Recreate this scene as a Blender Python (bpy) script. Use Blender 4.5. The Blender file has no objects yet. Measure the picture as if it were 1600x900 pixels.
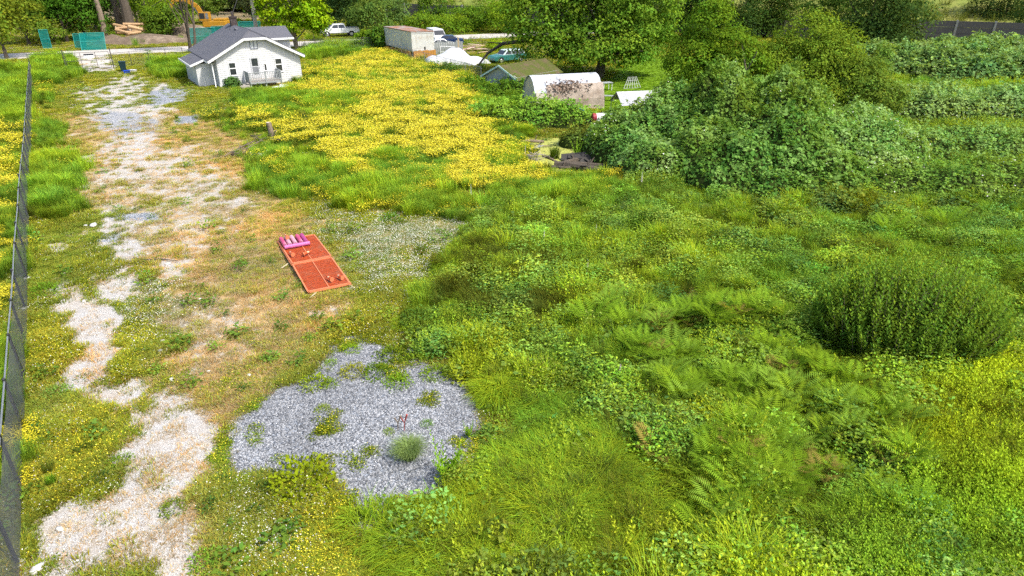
import bpy, math, random
import numpy as np
from mathutils import Vector, Matrix

# ------------------------------------------------------------------ camera, world, sun
SC = bpy.context.scene
COL = SC.collection
CAM_H, CAM_F, CAM_P = 10.5, 1040.0, math.radians(26.0)      # survey numbers: drone height, focal length in px of 1600, pitch
cam_data = bpy.data.cameras.new('camera')
cam_data.sensor_width = 36.0
cam_data.lens = 36.0 * CAM_F / 1600.0
cam_data.clip_start = 0.1
cam_data.clip_end = 3000.0
cam = bpy.data.objects.new('camera', cam_data)
COL.objects.link(cam)
cam.location = (0, 0, CAM_H)
cam.rotation_euler = (math.pi / 2 - CAM_P, 0, 0)
SC.camera = cam

TO_SUN = Vector((0.52, -0.30, 0.80)).normalized()
world = bpy.data.worlds.new('World')
SC.world = world
world.use_nodes = True
wn = world.node_tree.nodes
wl = world.node_tree.links
wn.clear()
sky = wn.new('ShaderNodeTexSky')
sky.sky_type = 'NISHITA'
sky.sun_disc = False
sky.sun_elevation = math.asin(TO_SUN.z)
sky.sun_rotation = math.atan2(TO_SUN.x, TO_SUN.y)
sky.air_density = 1.0
sky.dust_density = 2.5
bgn = wn.new('ShaderNodeBackground')
bgn.inputs['Strength'].default_value = 0.15
won = wn.new('ShaderNodeOutputWorld')
wl.new(sky.outputs[0], bgn.inputs[0])
wl.new(bgn.outputs[0], won.inputs[0])

sun_d = bpy.data.lights.new('sun', 'SUN')
sun_d.energy = 3.2
sun_d.angle = math.radians(4.0)
sun_d.color = (1.0, 0.955, 0.88)
sun = bpy.data.objects.new('sun', sun_d)
COL.objects.link(sun)
sun.rotation_euler = TO_SUN.to_track_quat('Z', 'Y').to_euler()
SC.view_settings.view_transform = 'Standard'
SC.view_settings.look = 'None'
SC.view_settings.exposure = 0.75
SC.view_settings.gamma = 1.0
SC.render.engine = 'CYCLES'
SC.cycles.use_denoising = False
SC.cycles.use_adaptive_sampling = True
SC.cycles.adaptive_threshold = 0.03
SC.cycles.max_bounces = 4
SC.cycles.diffuse_bounces = 2
SC.cycles.transparent_max_bounces = 8
SC.cycles.caustics_reflective = False
SC.cycles.caustics_refractive = False

# ------------------------------------------------------------------ survey helpers
_s, _c = math.sin(CAM_P), math.cos(CAM_P)


def at(px, py, z=0.0):
    """ground point (x, y) surveyed from the photograph"""
    u = (px - 800) / CAM_F
    v = (py - 450) / CAM_F
    t = (z - CAM_H) / (-_s - v * _c)
    return (u * t, (_c - v * _s) * t)


def scale_at(px, py):
    x, y = at(px, py)
    return CAM_F / (y * _c + CAM_H * _s)      # pixels per metre there


def _hash(ix, iy, seed):
    n = (ix.astype(np.int64) * 374761393 + iy.astype(np.int64) * 668265263 + seed * 1442695041) & 0xFFFFFFFF
    n = ((n ^ (n >> 13)) * 1274126177) & 0xFFFFFFFF
    return ((n ^ (n >> 16)) & 0xFFFF) / 65535.0


def vnoise(x, y, seed=0):
    x = np.asarray(x, float)
    y = np.asarray(y, float)
    ix = np.floor(x)
    iy = np.floor(y)
    fx = x - ix
    fy = y - iy
    fx = fx * fx * (3 - 2 * fx)
    fy = fy * fy * (3 - 2 * fy)
    a = _hash(ix, iy, seed)
    b = _hash(ix + 1, iy, seed)
    c = _hash(ix, iy + 1, seed)
    d = _hash(ix + 1, iy + 1, seed)
    return (a * (1 - fx) + b * fx) * (1 - fy) + (c * (1 - fx) + d * fx) * fy


def fbm(x, y, seed=0, oct=3):
    s = 0
    amp = 0.5
    tot = 0
    for i in range(oct):
        s = s + amp * vnoise(x * 2 ** i + 17.3 * i, y * 2 ** i - 9.1 * i, seed + i)
        tot += amp
        amp *= 0.5
    return s / tot


def sstep(a, b, x):
    t = np.clip((x - a) / (b - a), 0, 1)
    return t * t * (3 - 2 * t)


def poly_sd(x, y, poly):
    """signed distance (positive inside) to a polygon on the ground"""
    n = len(poly)
    d2 = np.full(x.shape, 1e18)
    ins = np.zeros(x.shape, bool)
    for i in range(n):
        ax, ay = poly[i]
        bx, by = poly[(i + 1) % n]
        ex, ey = bx - ax, by - ay
        L = ex * ex + ey * ey + 1e-12
        t = np.clip(((x - ax) * ex + (y - ay) * ey) / L, 0, 1)
        d2 = np.minimum(d2, (x - ax - t * ex) ** 2 + (y - ay - t * ey) ** 2)
        cond = ((ay > y) != (by > y)) & (x < (bx - ax) * (y - ay) / ((by - ay) if abs(by - ay) > 1e-9 else 1e-9) + ax)
        ins ^= cond
    d = np.sqrt(d2)
    return np.where(ins, d, -d)


def region(x, y, pix, soft=0.4, warp=0.3, val=1.0):
    poly = [at(*p) for p in pix]
    xs = [p[0] for p in poly]
    ys = [p[1] for p in poly]
    out = np.zeros(x.shape)
    m = (x > min(xs) - soft - warp * 3) & (x < max(xs) + soft + warp * 3) & (y > min(ys) - soft - warp * 3) & (y < max(ys) + soft + warp * 3)
    if not m.any():
        return out
    xx = x[m] + (fbm(x[m] * 0.9, y[m] * 0.9, 5) - 0.5) * warp * 3
    yy = y[m] + (fbm(x[m] * 0.9, y[m] * 0.9, 55) - 0.5) * warp * 3
    out[m] = sstep(-soft, soft, poly_sd(xx, yy, poly)) * val
    return out


# ------------------------------------------------------------------ regions of the ground (photo survey polygons)
ROCK = [
    ([(105, 140), (200, 112), (290, 138), (285, 175), (240, 190), (285, 240), (320, 270), (365, 300), (380, 330), (345, 360), (300, 345), (285, 310), (230, 280), (195, 300), (120, 255), (150, 215), (120, 175)], .74, 2.0, 1.6),
    ([(148, 370), (222, 362), (228, 420), (200, 475), (135, 475), (118, 440), (158, 425)], .85, .35, .3),
    ([(150, 335), (235, 335), (222, 405), (190, 430), (150, 385)], .75, .4, .3),
    ([(0, 930), (30, 850), (60, 790), (160, 735), (210, 800), (130, 1000), (-20, 1000)], 1.0, .5, .4),
    ([(140, 320), (240, 318), (300, 325), (285, 345), (200, 352), (150, 345)], .62, .7, .6),
    ([(150, 372), (195, 362), (200, 395), (215, 400), (185, 425), (172, 465), (200, 500), (185, 540), (205, 580), (245, 595), (230, 620), (180, 640), (130, 625), (98, 615), (92, 560), (100, 520), (82, 480), (60, 450), (110, 435), (140, 462), (162, 445), (168, 400)], 1.0, .40, .30),
    ([(180, 640), (250, 600), (330, 640), (350, 700), (340, 760), (310, 830), (350, 960), (100, 980), (0, 980), (35, 850), (110, 760), (175, 690)], .95, .8, .5),
    ([(480, 470), (550, 470), (560, 490), (500, 500), (420, 490)], .5, .5, .4),
    ([(235, 405), (275, 410), (280, 422), (250, 425)], .9, .2, .2),
    ([(60, 385), (105, 378), (110, 392), (80, 400)], .9, .3, .2),
    ([(340, 850), (420, 840), (430, 860), (350, 880)], .7, .2, .2),
    ([(200, 230), (330, 250), (370, 310), (320, 300), (210, 260)], .5, .6, .5),
    ([(100, 80), (170, 78), (185, 112), (130, 112)], .9, .6, .3),
    ([(280, 470), (330, 460), (390, 480), (330, 510)], .5, .4, .4),
    ([(100, 240), (330, 220), (400, 320), (380, 380), (300, 470), (430, 480), (400, 560), (260, 600), (150, 440), (130, 330)], .50, 1.6, 1.0),
]
BLUE = [
    ([(356, 668), (420, 612), (470, 600), (475, 575), (525, 528), (580, 515), (600, 540), (660, 545), (680, 575), (735, 580), (752, 600), (745, 640), (780, 660), (745, 690), (720, 720), (735, 770), (690, 800), (640, 790), (600, 785), (570, 862), (535, 845), (520, 790), (500, 745), (440, 765), (355, 735)], 1.0, .30, .34),
    ([(915, 830), (940, 808), (960, 825), (945, 860), (920, 862)], 1.0, .1, .1),
    ([(505, 755), (600, 768), (622, 800), (590, 850), (560, 872), (528, 852), (512, 800)], 1.0, .16, .12),
    ([(215, 150), (260, 135), (305, 140), (300, 160), (240, 165)], .8, .7, .6),
    ([(150, 170), (230, 175), (270, 205), (180, 215), (140, 200)], .55, .7, .6),
    ([(272, 182), (310, 180), (312, 190), (275, 194)], .8, .3, .3),
    ([(160, 332), (250, 330), (262, 343), (170, 346)], .75, .2, .3),
    ([(150, 366), (195, 362), (190, 375), (155, 378)], .8, .15, .1),
    ([(880, 700), (720, 760), (735, 780)], .0, .1, .1),
]
DRY = [
    ([(270, 470), (420, 440), (520, 470), (480, 540), (460, 580), (380, 650), (350, 720), (270, 650), (240, 610), (300, 560)], .95, .6, .5),
    ([(250, 340), (380, 300), (450, 340), (430, 400), (340, 440), (250, 430), (200, 400)], .85, 1.0, .6),
    ([(90, 180), (300, 170), (420, 230), (420, 300), (120, 330)], .75, 1.2, .8),
    ([(350, 650), (340, 905), (180, 905), (220, 660)], .75, .5, .4),
    ([(200, 330), (420, 300), (500, 360), (560, 480), (480, 560), (350, 640), (250, 600), (280, 470), (210, 410)], .80, .9, .6),
    ([(740, 560), (830, 545), (830, 600), (760, 600)], .7, .4, .3),
    ([(760, 860), (860, 855), (840, 905), (720, 905)], .6, .3, .3),
    ([(1040, 455), (1130, 450), (1140, 480), (1070, 485)], .9, .3, .3),
    ([(600, 560), (680, 520), (760, 560), (700, 580)], .5, .4, .3),
    ([(420, 370), (380, 420), (470, 480), (520, 470)], .5, .4, .3),
    ([(70, 570), (70, 640), (160, 680), (250, 620), (100, 560)], .2, .3, .3),
]
MEADOW = [
    ([(474, 112), (600, 75), (640, 95), (720, 118), (770, 170), (800, 225), (830, 262), (950, 283), (955, 308), (860, 318), (760, 300), (650, 300), (540, 268), (470, 240), (400, 205), (330, 185), (440, 150), (480, 135)], 1.0, 2.8, 1.6),
    ([(400, 225), (560, 280), (700, 318), (960, 318), (720, 345), (520, 318), (400, 285)], .58, 1.0, .8),
    ([(-60, 190), (46, 190), (42, 300), (20, 420), (-60, 420)], .64, .6, .8),
    ([(-60, 420), (20, 420), (15, 560), (0, 640), (-60, 640)], .60, .5, .6),
    ([(56, 140), (80, 138), (80, 165), (54, 165)], .6, .6, .5),
    ([(60, 270), (84, 262), (84, 280), (58, 285)], .5, .6, .5),
    ([(760, 405), (840, 400), (880, 440), (860, 480), (800, 440)], .45, .4, .4),
    ([(980, 560), (800, 540), (860, 575)], .3, .3, .3),
    ([(-60, 640), (60, 640), (60, 760), (-60, 800)], .42, .3, .3),
]
TALL = [
    ([(372, 150), (480, 150), (562, 158), (560, 190), (440, 196), (370, 176)], 1.0, .6, .5),
    ([(55, 88), (110, 85), (128, 118), (90, 132), (52, 130)], 1.0, .8, .5),
    ([(48, 245), (115, 245), (124, 330), (80, 345), (45, 330)], .85, .7, .5),
    ([(55, 190), (100, 190), (90, 230), (52, 235)], .6, .7, .5),
    ([(235, 100), (296, 95), (300, 122), (250, 124)], 1.0, .6, .4),
    ([(480, 62), (580, 66), (600, 80), (480, 95)], .9, .8, .5),
    ([(390, 235), (470, 250), (560, 270), (690, 300), (720, 335), (600, 322), (480, 312), (400, 295)], .42, .8, .7),
    ([(590, 240), (690, 250), (700, 300), (600, 290)], .75, .6, .6),
    ([(540, 190), (600, 185), (600, 220), (545, 222)], .6, .6, .6),
    ([(-80, 100), (46, 110), (46, 190), (-80, 190)], .9, .8, .5),
    ([(750, 150), (800, 150), (830, 215), (810, 250), (770, 200)], .9, .8, .6),
    ([(800, 290), (960, 300), (1040, 340), (1000, 400), (860, 420), (760, 380), (760, 320)], .6, .8, .6),
    ([(-60, 560), (12, 560), (4, 660), (-60, 660)], .6, .4, .4),
    ([(1340, 115), (1500, 125), (1600, 135), (1600, 150), (1400, 140)], 1.0, .8, .6),
]
CLOVER = [
    ([(500, 320), (600, 325), (745, 340), (740, 400), (660, 440), (560, 450), (540, 390), (490, 360)], 1.0, .8, .7),
    ([(170, 420), (280, 440), (300, 480), (220, 540), (180, 500)], .7, .4, .4),
    ([(380, 760), (480, 800), (500, 905), (340, 905)], .3, .3, .3),
]
RIGHT = [
    ([(760, 325), (930, 312), (985, 300), (1050, 215), (1085, 150), (1250, 105), (2300, 66), (2300, 960), (700, 960), (620, 850), (700, 810), (770, 760), (760, 700), (785, 650), (760, 590), (690, 555), (630, 500), (700, 430)], 1.0, .6, .5),
]
TUSS = [
    ([(740, 565), (850, 600), (960, 650), (1090, 760), (1090, 830), (1080, 930), (600, 930), (590, 850), (690, 810), (750, 780), (735, 710), (765, 660)], 1.0, .5, .4),
    ([(860, 500), (960, 500), (990, 560), (880, 580)], .8, .4, .4),
    ([(650, 560), (720, 540), (740, 570), (690, 590)], .4, .4, .4),
]
DARKG = [([(680, 420), (740, 385), (860, 395), (900, 470), (870, 515), (780, 500), (700, 490)], 1.0, .5, .4)]
FERN = [([(960, 505), (1100, 500), (1230, 520), (1340, 570), (1400, 700), (1425, 800), (1260, 815), (1150, 760), (1130, 650), (1010, 640)], 1.0, .4, .3),
        ([(1000, 700), (1130, 720), (1120, 860), (1020, 840)], .5, .4, .3)]
SPIR = [([(1390, 610), (1480, 590), (1600, 560), (1800, 560), (1800, 960), (1130, 960), (1260, 840), (1430, 800)], 1.0, .5, .5)]
BRAMB = [([(1050, 320), (1200, 290), (1440, 250), (1600, 210), (2000, 210), (2000, 480), (1560, 470), (1450, 400), (1320, 400), (1130, 340)], .8, 1.0, .8)]
LAWN = [([(925, 172), (935, 135), (985, 92), (1100, 88), (1180, 110), (1130, 190), (1040, 190)], 1.0, .4, .1),
        ([(660, 66), (730, 62), (800, 60), (760, 50), (690, 50)], .8, 1.0, .3)]
POND = [(824, 212), (850, 216), (884, 214), (896, 236), (884, 258), (905, 270), (930, 278), (880, 280), (866, 262), (838, 256), (832, 235)]
YARD = [([(600, 84), (700, 60), (860, 55), (960, 90), (930, 135), (830, 135), (740, 112), (690, 105)], 1.0, 1.0, .5)]


def msum(lst, x, y):
    o = np.zeros(x.shape)
    for pix, val, soft, warp in lst:
        if val > 0:
            o = np.maximum(o, region(x, y, pix, soft, warp, val))
    return o


def masks(x, y):
    return dict(rock=msum(ROCK, x, y), blue=msum(BLUE, x, y), dry=msum(DRY, x, y), meadow=msum(MEADOW, x, y), tall=msum(TALL, x, y),
                clover=msum(CLOVER, x, y), right=msum(RIGHT, x, y), tuss=msum(TUSS, x, y), darkg=msum(DARKG, x, y), fern=msum(FERN, x, y),
                spir=msum(SPIR, x, y), bramb=msum(BRAMB, x, y), lawn=msum(LAWN, x, y), yard=msum(YARD, x, y),
                pond=region(x, y, POND, .15, .05, 1.0))


ROAD_A = (-62.0, 84.6)          # a point of the near road edge on the left
ROAD_D = Vector((0.915, 0.404)).normalized()
ROAD_N = Vector((-ROAD_D.y, ROAD_D.x))


def road_coord(x, y):
    dx = x - ROAD_A[0]
    dy = y - ROAD_A[1]
    return dx * ROAD_D.x + dy * ROAD_D.y, dx * ROAD_N.x + dy * ROAD_N.y


def height(x, y):
    x = np.asarray(x, float)
    y = np.asarray(y, float)
    far = sstep(48, 62, y)
    h = (fbm(x * .22, y * .22, 31) - .5) * .30 * (1 - far)
    g = np.exp(-(((x + 3.4) / 2.6) ** 2 + ((y - 14.2) / 2.2) ** 2))
    h = h * (1 - .6 * g) + .16 * g
    d = np.exp(-((((x - 3.0) / 3.0) ** 2 + ((y - 40.6) / 5.0) ** 2)) ** 1.5)
    r = sstep(.8, 3.6, x + .10 * np.maximum(0, 22 - y)) * (1 - sstep(34, 44, y))
    h = h + r * (.75 * (fbm(x * .42 + 3, y * .42, 37, 3) - .42))
    return h * (1 - .9 * d) - .40 * d


def hz(x, y):
    return float(height(np.array([x]), np.array([y]))[0])


# ------------------------------------------------------------------ mesh helpers
class MB:
    def __init__(self):
        self.v = []
        self.f = []

    def add(self, vs, fs):
        o = len(self.v)
        self.v += [tuple(p) for p in vs]
        self.f += [tuple(i + o for i in f) for f in fs]
        return self

    def box(self, x0, x1, y0, y1, z0, z1, M=None):
        vs = [(x0, y0, z0), (x1, y0, z0), (x1, y1, z0), (x0, y1, z0), (x0, y0, z1), (x1, y0, z1), (x1, y1, z1), (x0, y1, z1)]
        if M is not None:
            vs = [tuple(M @ Vector(p)) for p in vs]
        return self.add(vs, [(3, 2, 1, 0), (4, 5, 6, 7), (0, 1, 5, 4), (1, 2, 6, 5), (2, 3, 7, 6), (3, 0, 4, 7)])

    def bar(self, a, b, r, n=6, r2=None):
        return self.tube([a, b], [r, r if r2 is None else r2], n)

    def beam(self, a, b, w, h):
        """rectangular beam from a to b"""
        a = Vector(a)
        b = Vector(b)
        d = (b - a).normalized()
        s = d.cross(Vector((0, 0, 1)))
        if s.length < 1e-3:
            s = Vector((1, 0, 0))
        s.normalize()
        t = s.cross(d)
        vs = []
        for p in (a, b):
            for i, j in ((-1, -1), (1, -1), (1, 1), (-1, 1)):
                vs.append(p + s * (i * w / 2) + t * (j * h / 2))
        return self.add(vs, [(0, 1, 2, 3), (7, 6, 5, 4), (0, 4, 5, 1), (1, 5, 6, 2), (2, 6, 7, 3), (3, 7, 4, 0)])

    def tube(self, path, rad, n=6):
        pts = [Vector(p) for p in path]
        vs = []
        fs = []
        for i, p in enumerate(pts):
            d = (pts[min(i + 1, len(pts) - 1)] - pts[max(i - 1, 0)])
            d = d.normalized() if d.length > 1e-6 else Vector((0, 0, 1))
            ref = Vector((0, 0, 1)) if abs(d.z) < .9 else Vector((1, 0, 0))
            s = d.cross(ref).normalized()
            t = s.cross(d)
            r = rad[i] if hasattr(rad, '__len__') else rad
            for k in range(n):
                a = 2 * math.pi * k / n
                vs.append(p + s * (math.cos(a) * r) + t * (math.sin(a) * r))
        for i in range(len(pts) - 1):
            for k in range(n):
                k2 = (k + 1) % n
                fs.append((i * n + k, i * n + k2, (i + 1) * n + k2, (i + 1) * n + k))
        fs.append(tuple(range(n))[::-1])
        fs.append(tuple((len(pts) - 1) * n + k for k in range(n)))
        return self.add(vs, fs)

    def prism(self, poly, y0, y1, plane='xz'):
        """polygon in the xz plane drawn out along y (or in the xy plane along z)"""
        n = len(poly)
        if plane == 'xz':
            vs = [(p[0], y0, p[1]) for p in poly] + [(p[0], y1, p[1]) for p in poly]
        elif plane == 'yz':
            vs = [(y0, p[0], p[1]) for p in poly] + [(y1, p[0], p[1]) for p in poly]
        else:
            vs = [(p[0], p[1], y0) for p in poly] + [(p[0], p[1], y1) for p in poly]
        fs = [tuple(range(n)), tuple(range(2 * n - 1, n - 1, -1))]
        for i in range(n):
            j = (i + 1) % n
            fs.append((j, i, i + n, j + n))
        return self.add(vs, fs)

    def slab(self, quad, t):
        """a thick plate: 4+ corners, thickness t downwards along its normal"""
        q = [Vector(p) for p in quad]
        nrm = (q[1] - q[0]).cross(q[2] - q[0]).normalized()
        n = len(q)
        vs = q + [p - nrm * t for p in q]
        fs = [tuple(range(n)), tuple(range(2 * n - 1, n - 1, -1))]
        for i in range(n):
            j = (i + 1) % n
            fs.append((j, i, i + n, j + n))
        return self.add(vs, fs)

    def lathe(self, prof, n=12, c=(0, 0, 0)):
        vs = []
        fs = []
        for r, z in prof:
            for k in range(n):
                a = 2 * math.pi * k / n
                vs.append((c[0] + r * math.cos(a), c[1] + r * math.sin(a), c[2] + z))
        for i in range(len(prof) - 1):
            for k in range(n):
                k2 = (k + 1) % n
                fs.append((i * n + k, i * n + k2, (i + 1) * n + k2, (i + 1) * n + k))
        fs.append(tuple(range(n))[::-1])
        fs.append(tuple((len(prof) - 1) * n + k for k in range(n)))
        return self.add(vs, fs)

    def build(self, name, mat, parent=None, smooth=False, bevel=0):
        me = bpy.data.meshes.new(name)
        me.from_pydata(self.v, [], self.f)
        me.validate()
        me.update()
        o = bpy.data.objects.new(name, me)
        COL.objects.link(o)
        if mat is not None:
            me.materials.append(mat)
        if parent is not None:
            o.parent = parent
        if smooth:
            for p in me.polygons:
                p.use_smooth = True
        if bevel:
            b = o.modifiers.new('bevel', 'BEVEL')
            b.width = bevel
            b.segments = 2
            b.limit_method = 'ANGLE'
        return o


def mesh_np(name, V, F, mats=(), tint=None, mat_idx=None):
    V = np.asarray(V, np.float32)
    F = np.asarray(F, np.int32)
    me = bpy.data.meshes.new(name)
    me.vertices.add(len(V))
    me.vertices.foreach_set('co', V.ravel())
    k = F.shape[1]
    me.loops.add(F.size)
    me.loops.foreach_set('vertex_index', F.ravel())
    me.polygons.add(len(F))
    me.polygons.foreach_set('loop_start', np.arange(0, F.size, k, dtype=np.int32))
    if mat_idx is not None:
        me.polygons.foreach_set('material_index', np.asarray(mat_idx, np.int32))
    me.update(calc_edges=True)
    for m in mats:
        me.materials.append(m)
    if tint is not None:
        a = me.attributes.new('tint', 'FLOAT_COLOR', 'POINT')
        T = np.ones((len(V), 4), np.float32)
        T[:, :3] = tint
        a.data.foreach_set('color', T.ravel())
    return me


def link(name, me, parent=None):
    o = bpy.data.objects.new(name, me)
    COL.objects.link(o)
    if parent is not None:
        o.parent = parent
    return o


def tag(o, label=None, cat=None, group=None, kind=None):
    if label:
        o['label'] = label
    if cat:
        o['category'] = cat
    if group:
        o['group'] = group
    if kind:
        o['kind'] = kind
    return o


def thing(name, label, cat, loc=(0, 0, 0), rz=0.0, group=None):
    o = bpy.data.objects.new(name, None)
    o.empty_display_size = .3
    COL.objects.link(o)
    o.location = loc
    o.rotation_euler = (0, 0, rz)
    return tag(o, label, cat, group)


def copy_tree(o, parent=None):
    c = o.copy()
    COL.objects.link(c)
    c.parent = parent
    for ch in list(o.children):
        copy_tree(ch, c)
    return c


# ------------------------------------------------------------------ materials
def lin(r, g, b):
    f = lambda u: (u / 255 / 12.92) if u / 255 <= .04045 else ((u / 255 + .055) / 1.055) ** 2.4
    return (f(r), f(g), f(b))


def new_mat(name):
    m = bpy.data.materials.new(name)
    m.use_nodes = True
    nt = m.node_tree
    for n in list(nt.nodes):
        nt.nodes.remove(n)
    out = nt.nodes.new('ShaderNodeOutputMaterial')
    return m, nt, out


def mix_col(nt, fac, a, b, mode='MIX'):
    n = nt.nodes.new('ShaderNodeMix')
    n.data_type = 'RGBA'
    n.blend_type = mode
    for sock, val in ((n.inputs[0], fac), (n.inputs[6], a), (n.inputs[7], b)):
        if hasattr(val, 'links'):
            nt.links.new(val, sock)
        elif hasattr(val, '__len__'):
            sock.default_value = (*val[:3], 1)
        else:
            sock.default_value = val
    return n.outputs[2]


def noise(nt, scale, detail=4, rough=.6, vec=None, dist=0.0):
    n = nt.nodes.new('ShaderNodeTexNoise')
    n.inputs['Scale'].default_value = scale
    n.inputs['Detail'].default_value = detail
    n.inputs['Roughness'].default_value = rough
    n.inputs['Distortion'].default_value = dist
    if vec is not None:
        nt.links.new(vec, n.inputs['Vector'])
    return n.outputs['Fac']


def ramp(nt, fac, stops):
    n = nt.nodes.new('ShaderNodeValToRGB')
    el = n.color_ramp.elements
    while len(el) < len(stops):
        el.new(.5)
    for e, (p, c) in zip(el, stops):
        e.position = p
        e.color = (*(c if hasattr(c, '__len__') else (c, c, c)), 1)
    nt.links.new(fac, n.inputs[0])
    return n.outputs[0]


def obj_vec(nt):
    return nt.nodes.new('ShaderNodeTexCoord').outputs['Object']


def plain(name, col, rough=.7, var=.25, scale=3.0, dirt=None, metal=0.0, spec=.3, bump=0.0, stretch=None, emit=None):
    """painted or natural surface with uneven colour, optional second colour in stains"""
    m, nt, out = new_mat(name)
    b = nt.nodes.new('ShaderNodeBsdfPrincipled')
    b.inputs['Roughness'].default_value = rough
    b.inputs['Metallic'].default_value = metal
    b.inputs['Specular IOR Level'].default_value = spec
    vec = obj_vec(nt)
    if stretch:
        mp = nt.nodes.new('ShaderNodeMapping')
        mp.inputs['Scale'].default_value = stretch
        nt.links.new(vec, mp.inputs[0])
        vec = mp.outputs[0]
    nz = noise(nt, scale, 5, .65, vec)
    c = mix_col(nt, nz, [k * (1 - var) for k in col], [min(1, k * (1 + var)) for k in col])
    if dirt:
        d = ramp(nt, noise(nt, scale * .45, 6, .7, vec), [(dirt[1] - .08, 0), (dirt[1] + .08, 1)])
        c = mix_col(nt, d, c, dirt[0])
    nt.links.new(c, b.inputs['Base Color'])
    if bump:
        bp = nt.nodes.new('ShaderNodeBump')
        bp.inputs['Strength'].default_value = bump
        bp.inputs['Distance'].default_value = .05
        nt.links.new(noise(nt, scale * 4, 4, .7, vec), bp.inputs['Height'])
        nt.links.new(bp.outputs[0], b.inputs['Normal'])
    nt.links.new(b.outputs[0], out.inputs[0])
    return m


def leaf_mat(name, instanced, trans=.36, rough=.55, spec=.25):
    m, nt, out = new_mat(name)
    a = nt.nodes.new('ShaderNodeAttribute')
    a.attribute_name = 'tint'
    col = a.outputs['Color']
    if instanced:
        a2 = nt.nodes.new('ShaderNodeAttribute')
        a2.attribute_name = 'itint'
        a2.attribute_type = 'INSTANCER'
        col = mix_col(nt, 1.0, col, a2.outputs['Color'], 'MULTIPLY')
    else:
        col = mix_col(nt, 1.0, col, (1.32, 1.45, 1.1), 'MULTIPLY')
    b = nt.nodes.new('ShaderNodeBsdfDiffuse')
    nt.links.new(col, b.inputs[0])
    t = nt.nodes.new('ShaderNodeBsdfTranslucent')
    yel = mix_col(nt, 1.0, col, (1.25, 1.1, .45), 'MULTIPLY')
    nt.links.new(yel, t.inputs[0])
    mx = nt.nodes.new('ShaderNodeMixShader')
    mx.inputs[0].default_value = trans
    nt.links.new(b.outputs[0], mx.inputs[1])
    nt.links.new(t.outputs[0], mx.inputs[2])
    nt.links.new(mx.outputs[0], out.inputs[0])
    return m


LEAF = leaf_mat('leaf', False)
LEAF_I = leaf_mat('leaf_instanced', True)


def petal_mat(name, col):
    m, nt, out = new_mat(name)
    b = nt.nodes.new('ShaderNodeBsdfPrincipled')
    b.inputs['Base Color'].default_value = (*col, 1)
    b.inputs['Roughness'].default_value = .5
    nt.links.new(b.outputs[0], out.inputs[0])
    return m


PETAL_Y = petal_mat('buttercup_petal', (.76, .65, .02))
PETAL_W = petal_mat('white_petal', (.80, .78, .66))
BARK = plain('bark', (.10, .08, .06), .9, .45, 6, bump=.6)
BARK_L = plain('bark_light', (.22, .17, .12), .9, .4, 6, bump=.6)

# ================================================================== THE GROUND
def ground_mat():
    m, nt, out = new_mat('ground')
    L = nt.links
    b = nt.nodes.new('ShaderNodeBsdfPrincipled')
    b.inputs['Roughness'].default_value = .95
    b.inputs['Specular IOR Level'].default_value = .1

    def attr(n):
        a = nt.nodes.new('ShaderNodeAttribute')
        a.attribute_name = n
        return a
    vec = obj_vec(nt)
    gc = attr('gcol').outputs['Color']
    rk = attr('rk').outputs['Fac']
    bg = attr('bg').outputs['Fac']
    # soil and moss
    n1 = noise(nt, 5.0, 6, .7, vec)
    c = mix_col(nt, n1, mix_col(nt, 1.0, gc, (.55, .55, .6), 'MULTIPLY'), mix_col(nt, 1.0, gc, (1.45, 1.4, 1.3), 'MULTIPLY'))
    # crushed white rock, broken up at its rim by noise
    n2 = noise(nt, 2.2, 7, .75, vec)
    ad = nt.nodes.new('ShaderNodeMath')
    ad.operation = 'ADD'
    L.new(rk, ad.inputs[0])
    sb = nt.nodes.new('ShaderNodeMath')
    sb.operation = 'MULTIPLY_ADD'
    L.new(n2, sb.inputs[0])
    sb.inputs[1].default_value = 2.6
    sb.inputs[2].default_value = -1.3
    L.new(sb.outputs[0], ad.inputs[1])
    rfac = ramp(nt, ad.outputs[0], [(.26, 0), (.66, 1)])
    vor = nt.nodes.new('ShaderNodeTexVoronoi')
    vor.inputs['Scale'].default_value = 42
    L.new(vec, vor.inputs['Vector'])
    rockc = mix_col(nt, ramp(nt, vor.outputs['Color'], [(.0, .0), (1, 1)]), (.30, .28, .255), (.58, .565, .54))
    n3 = noise(nt, 1.1, 6, .7, vec)
    rockc = mix_col(nt, ramp(nt, n3, [(.44, 0), (.70, .6)]), rockc, (.41, .33, .23))
    c = mix_col(nt, rfac, c, rockc)
    # blue grey gravel bed
    v2 = nt.nodes.new('ShaderNodeTexVoronoi')
    v2.inputs['Scale'].default_value = 26
    L.new(vec, v2.inputs['Vector'])
    gravc = ramp(nt, v2.outputs['Color'], [(.1, (.07, .078, .09)), (.5, (.22, .24, .27)), (.9, (.50, .52, .55))])
    ad2 = nt.nodes.new('ShaderNodeMath')
    ad2.operation = 'MULTIPLY_ADD'
    L.new(n2, ad2.inputs[0])
    ad2.inputs[1].default_value = .8
    L.new(bg, ad2.inputs[2])
    gf = ramp(nt, ad2.outputs[0], [(.70, 0), (1.0, 1)])
    c = mix_col(nt, gf, c, gravc)
    L.new(c, b.inputs['Base Color'])
    bp = nt.nodes.new('ShaderNodeBump')
    bp.inputs['Strength'].default_value = .7
    bp.inputs['Distance'].default_value = .04
    L.new(mix_col(nt, .5, noise(nt, 18, 5, .7, vec), vor.outputs['Distance']), bp.inputs['Height'])
    L.new(bp.outputs[0], b.inputs['Normal'])
    L.new(b.outputs[0], out.inputs[0])
    return m


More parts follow.
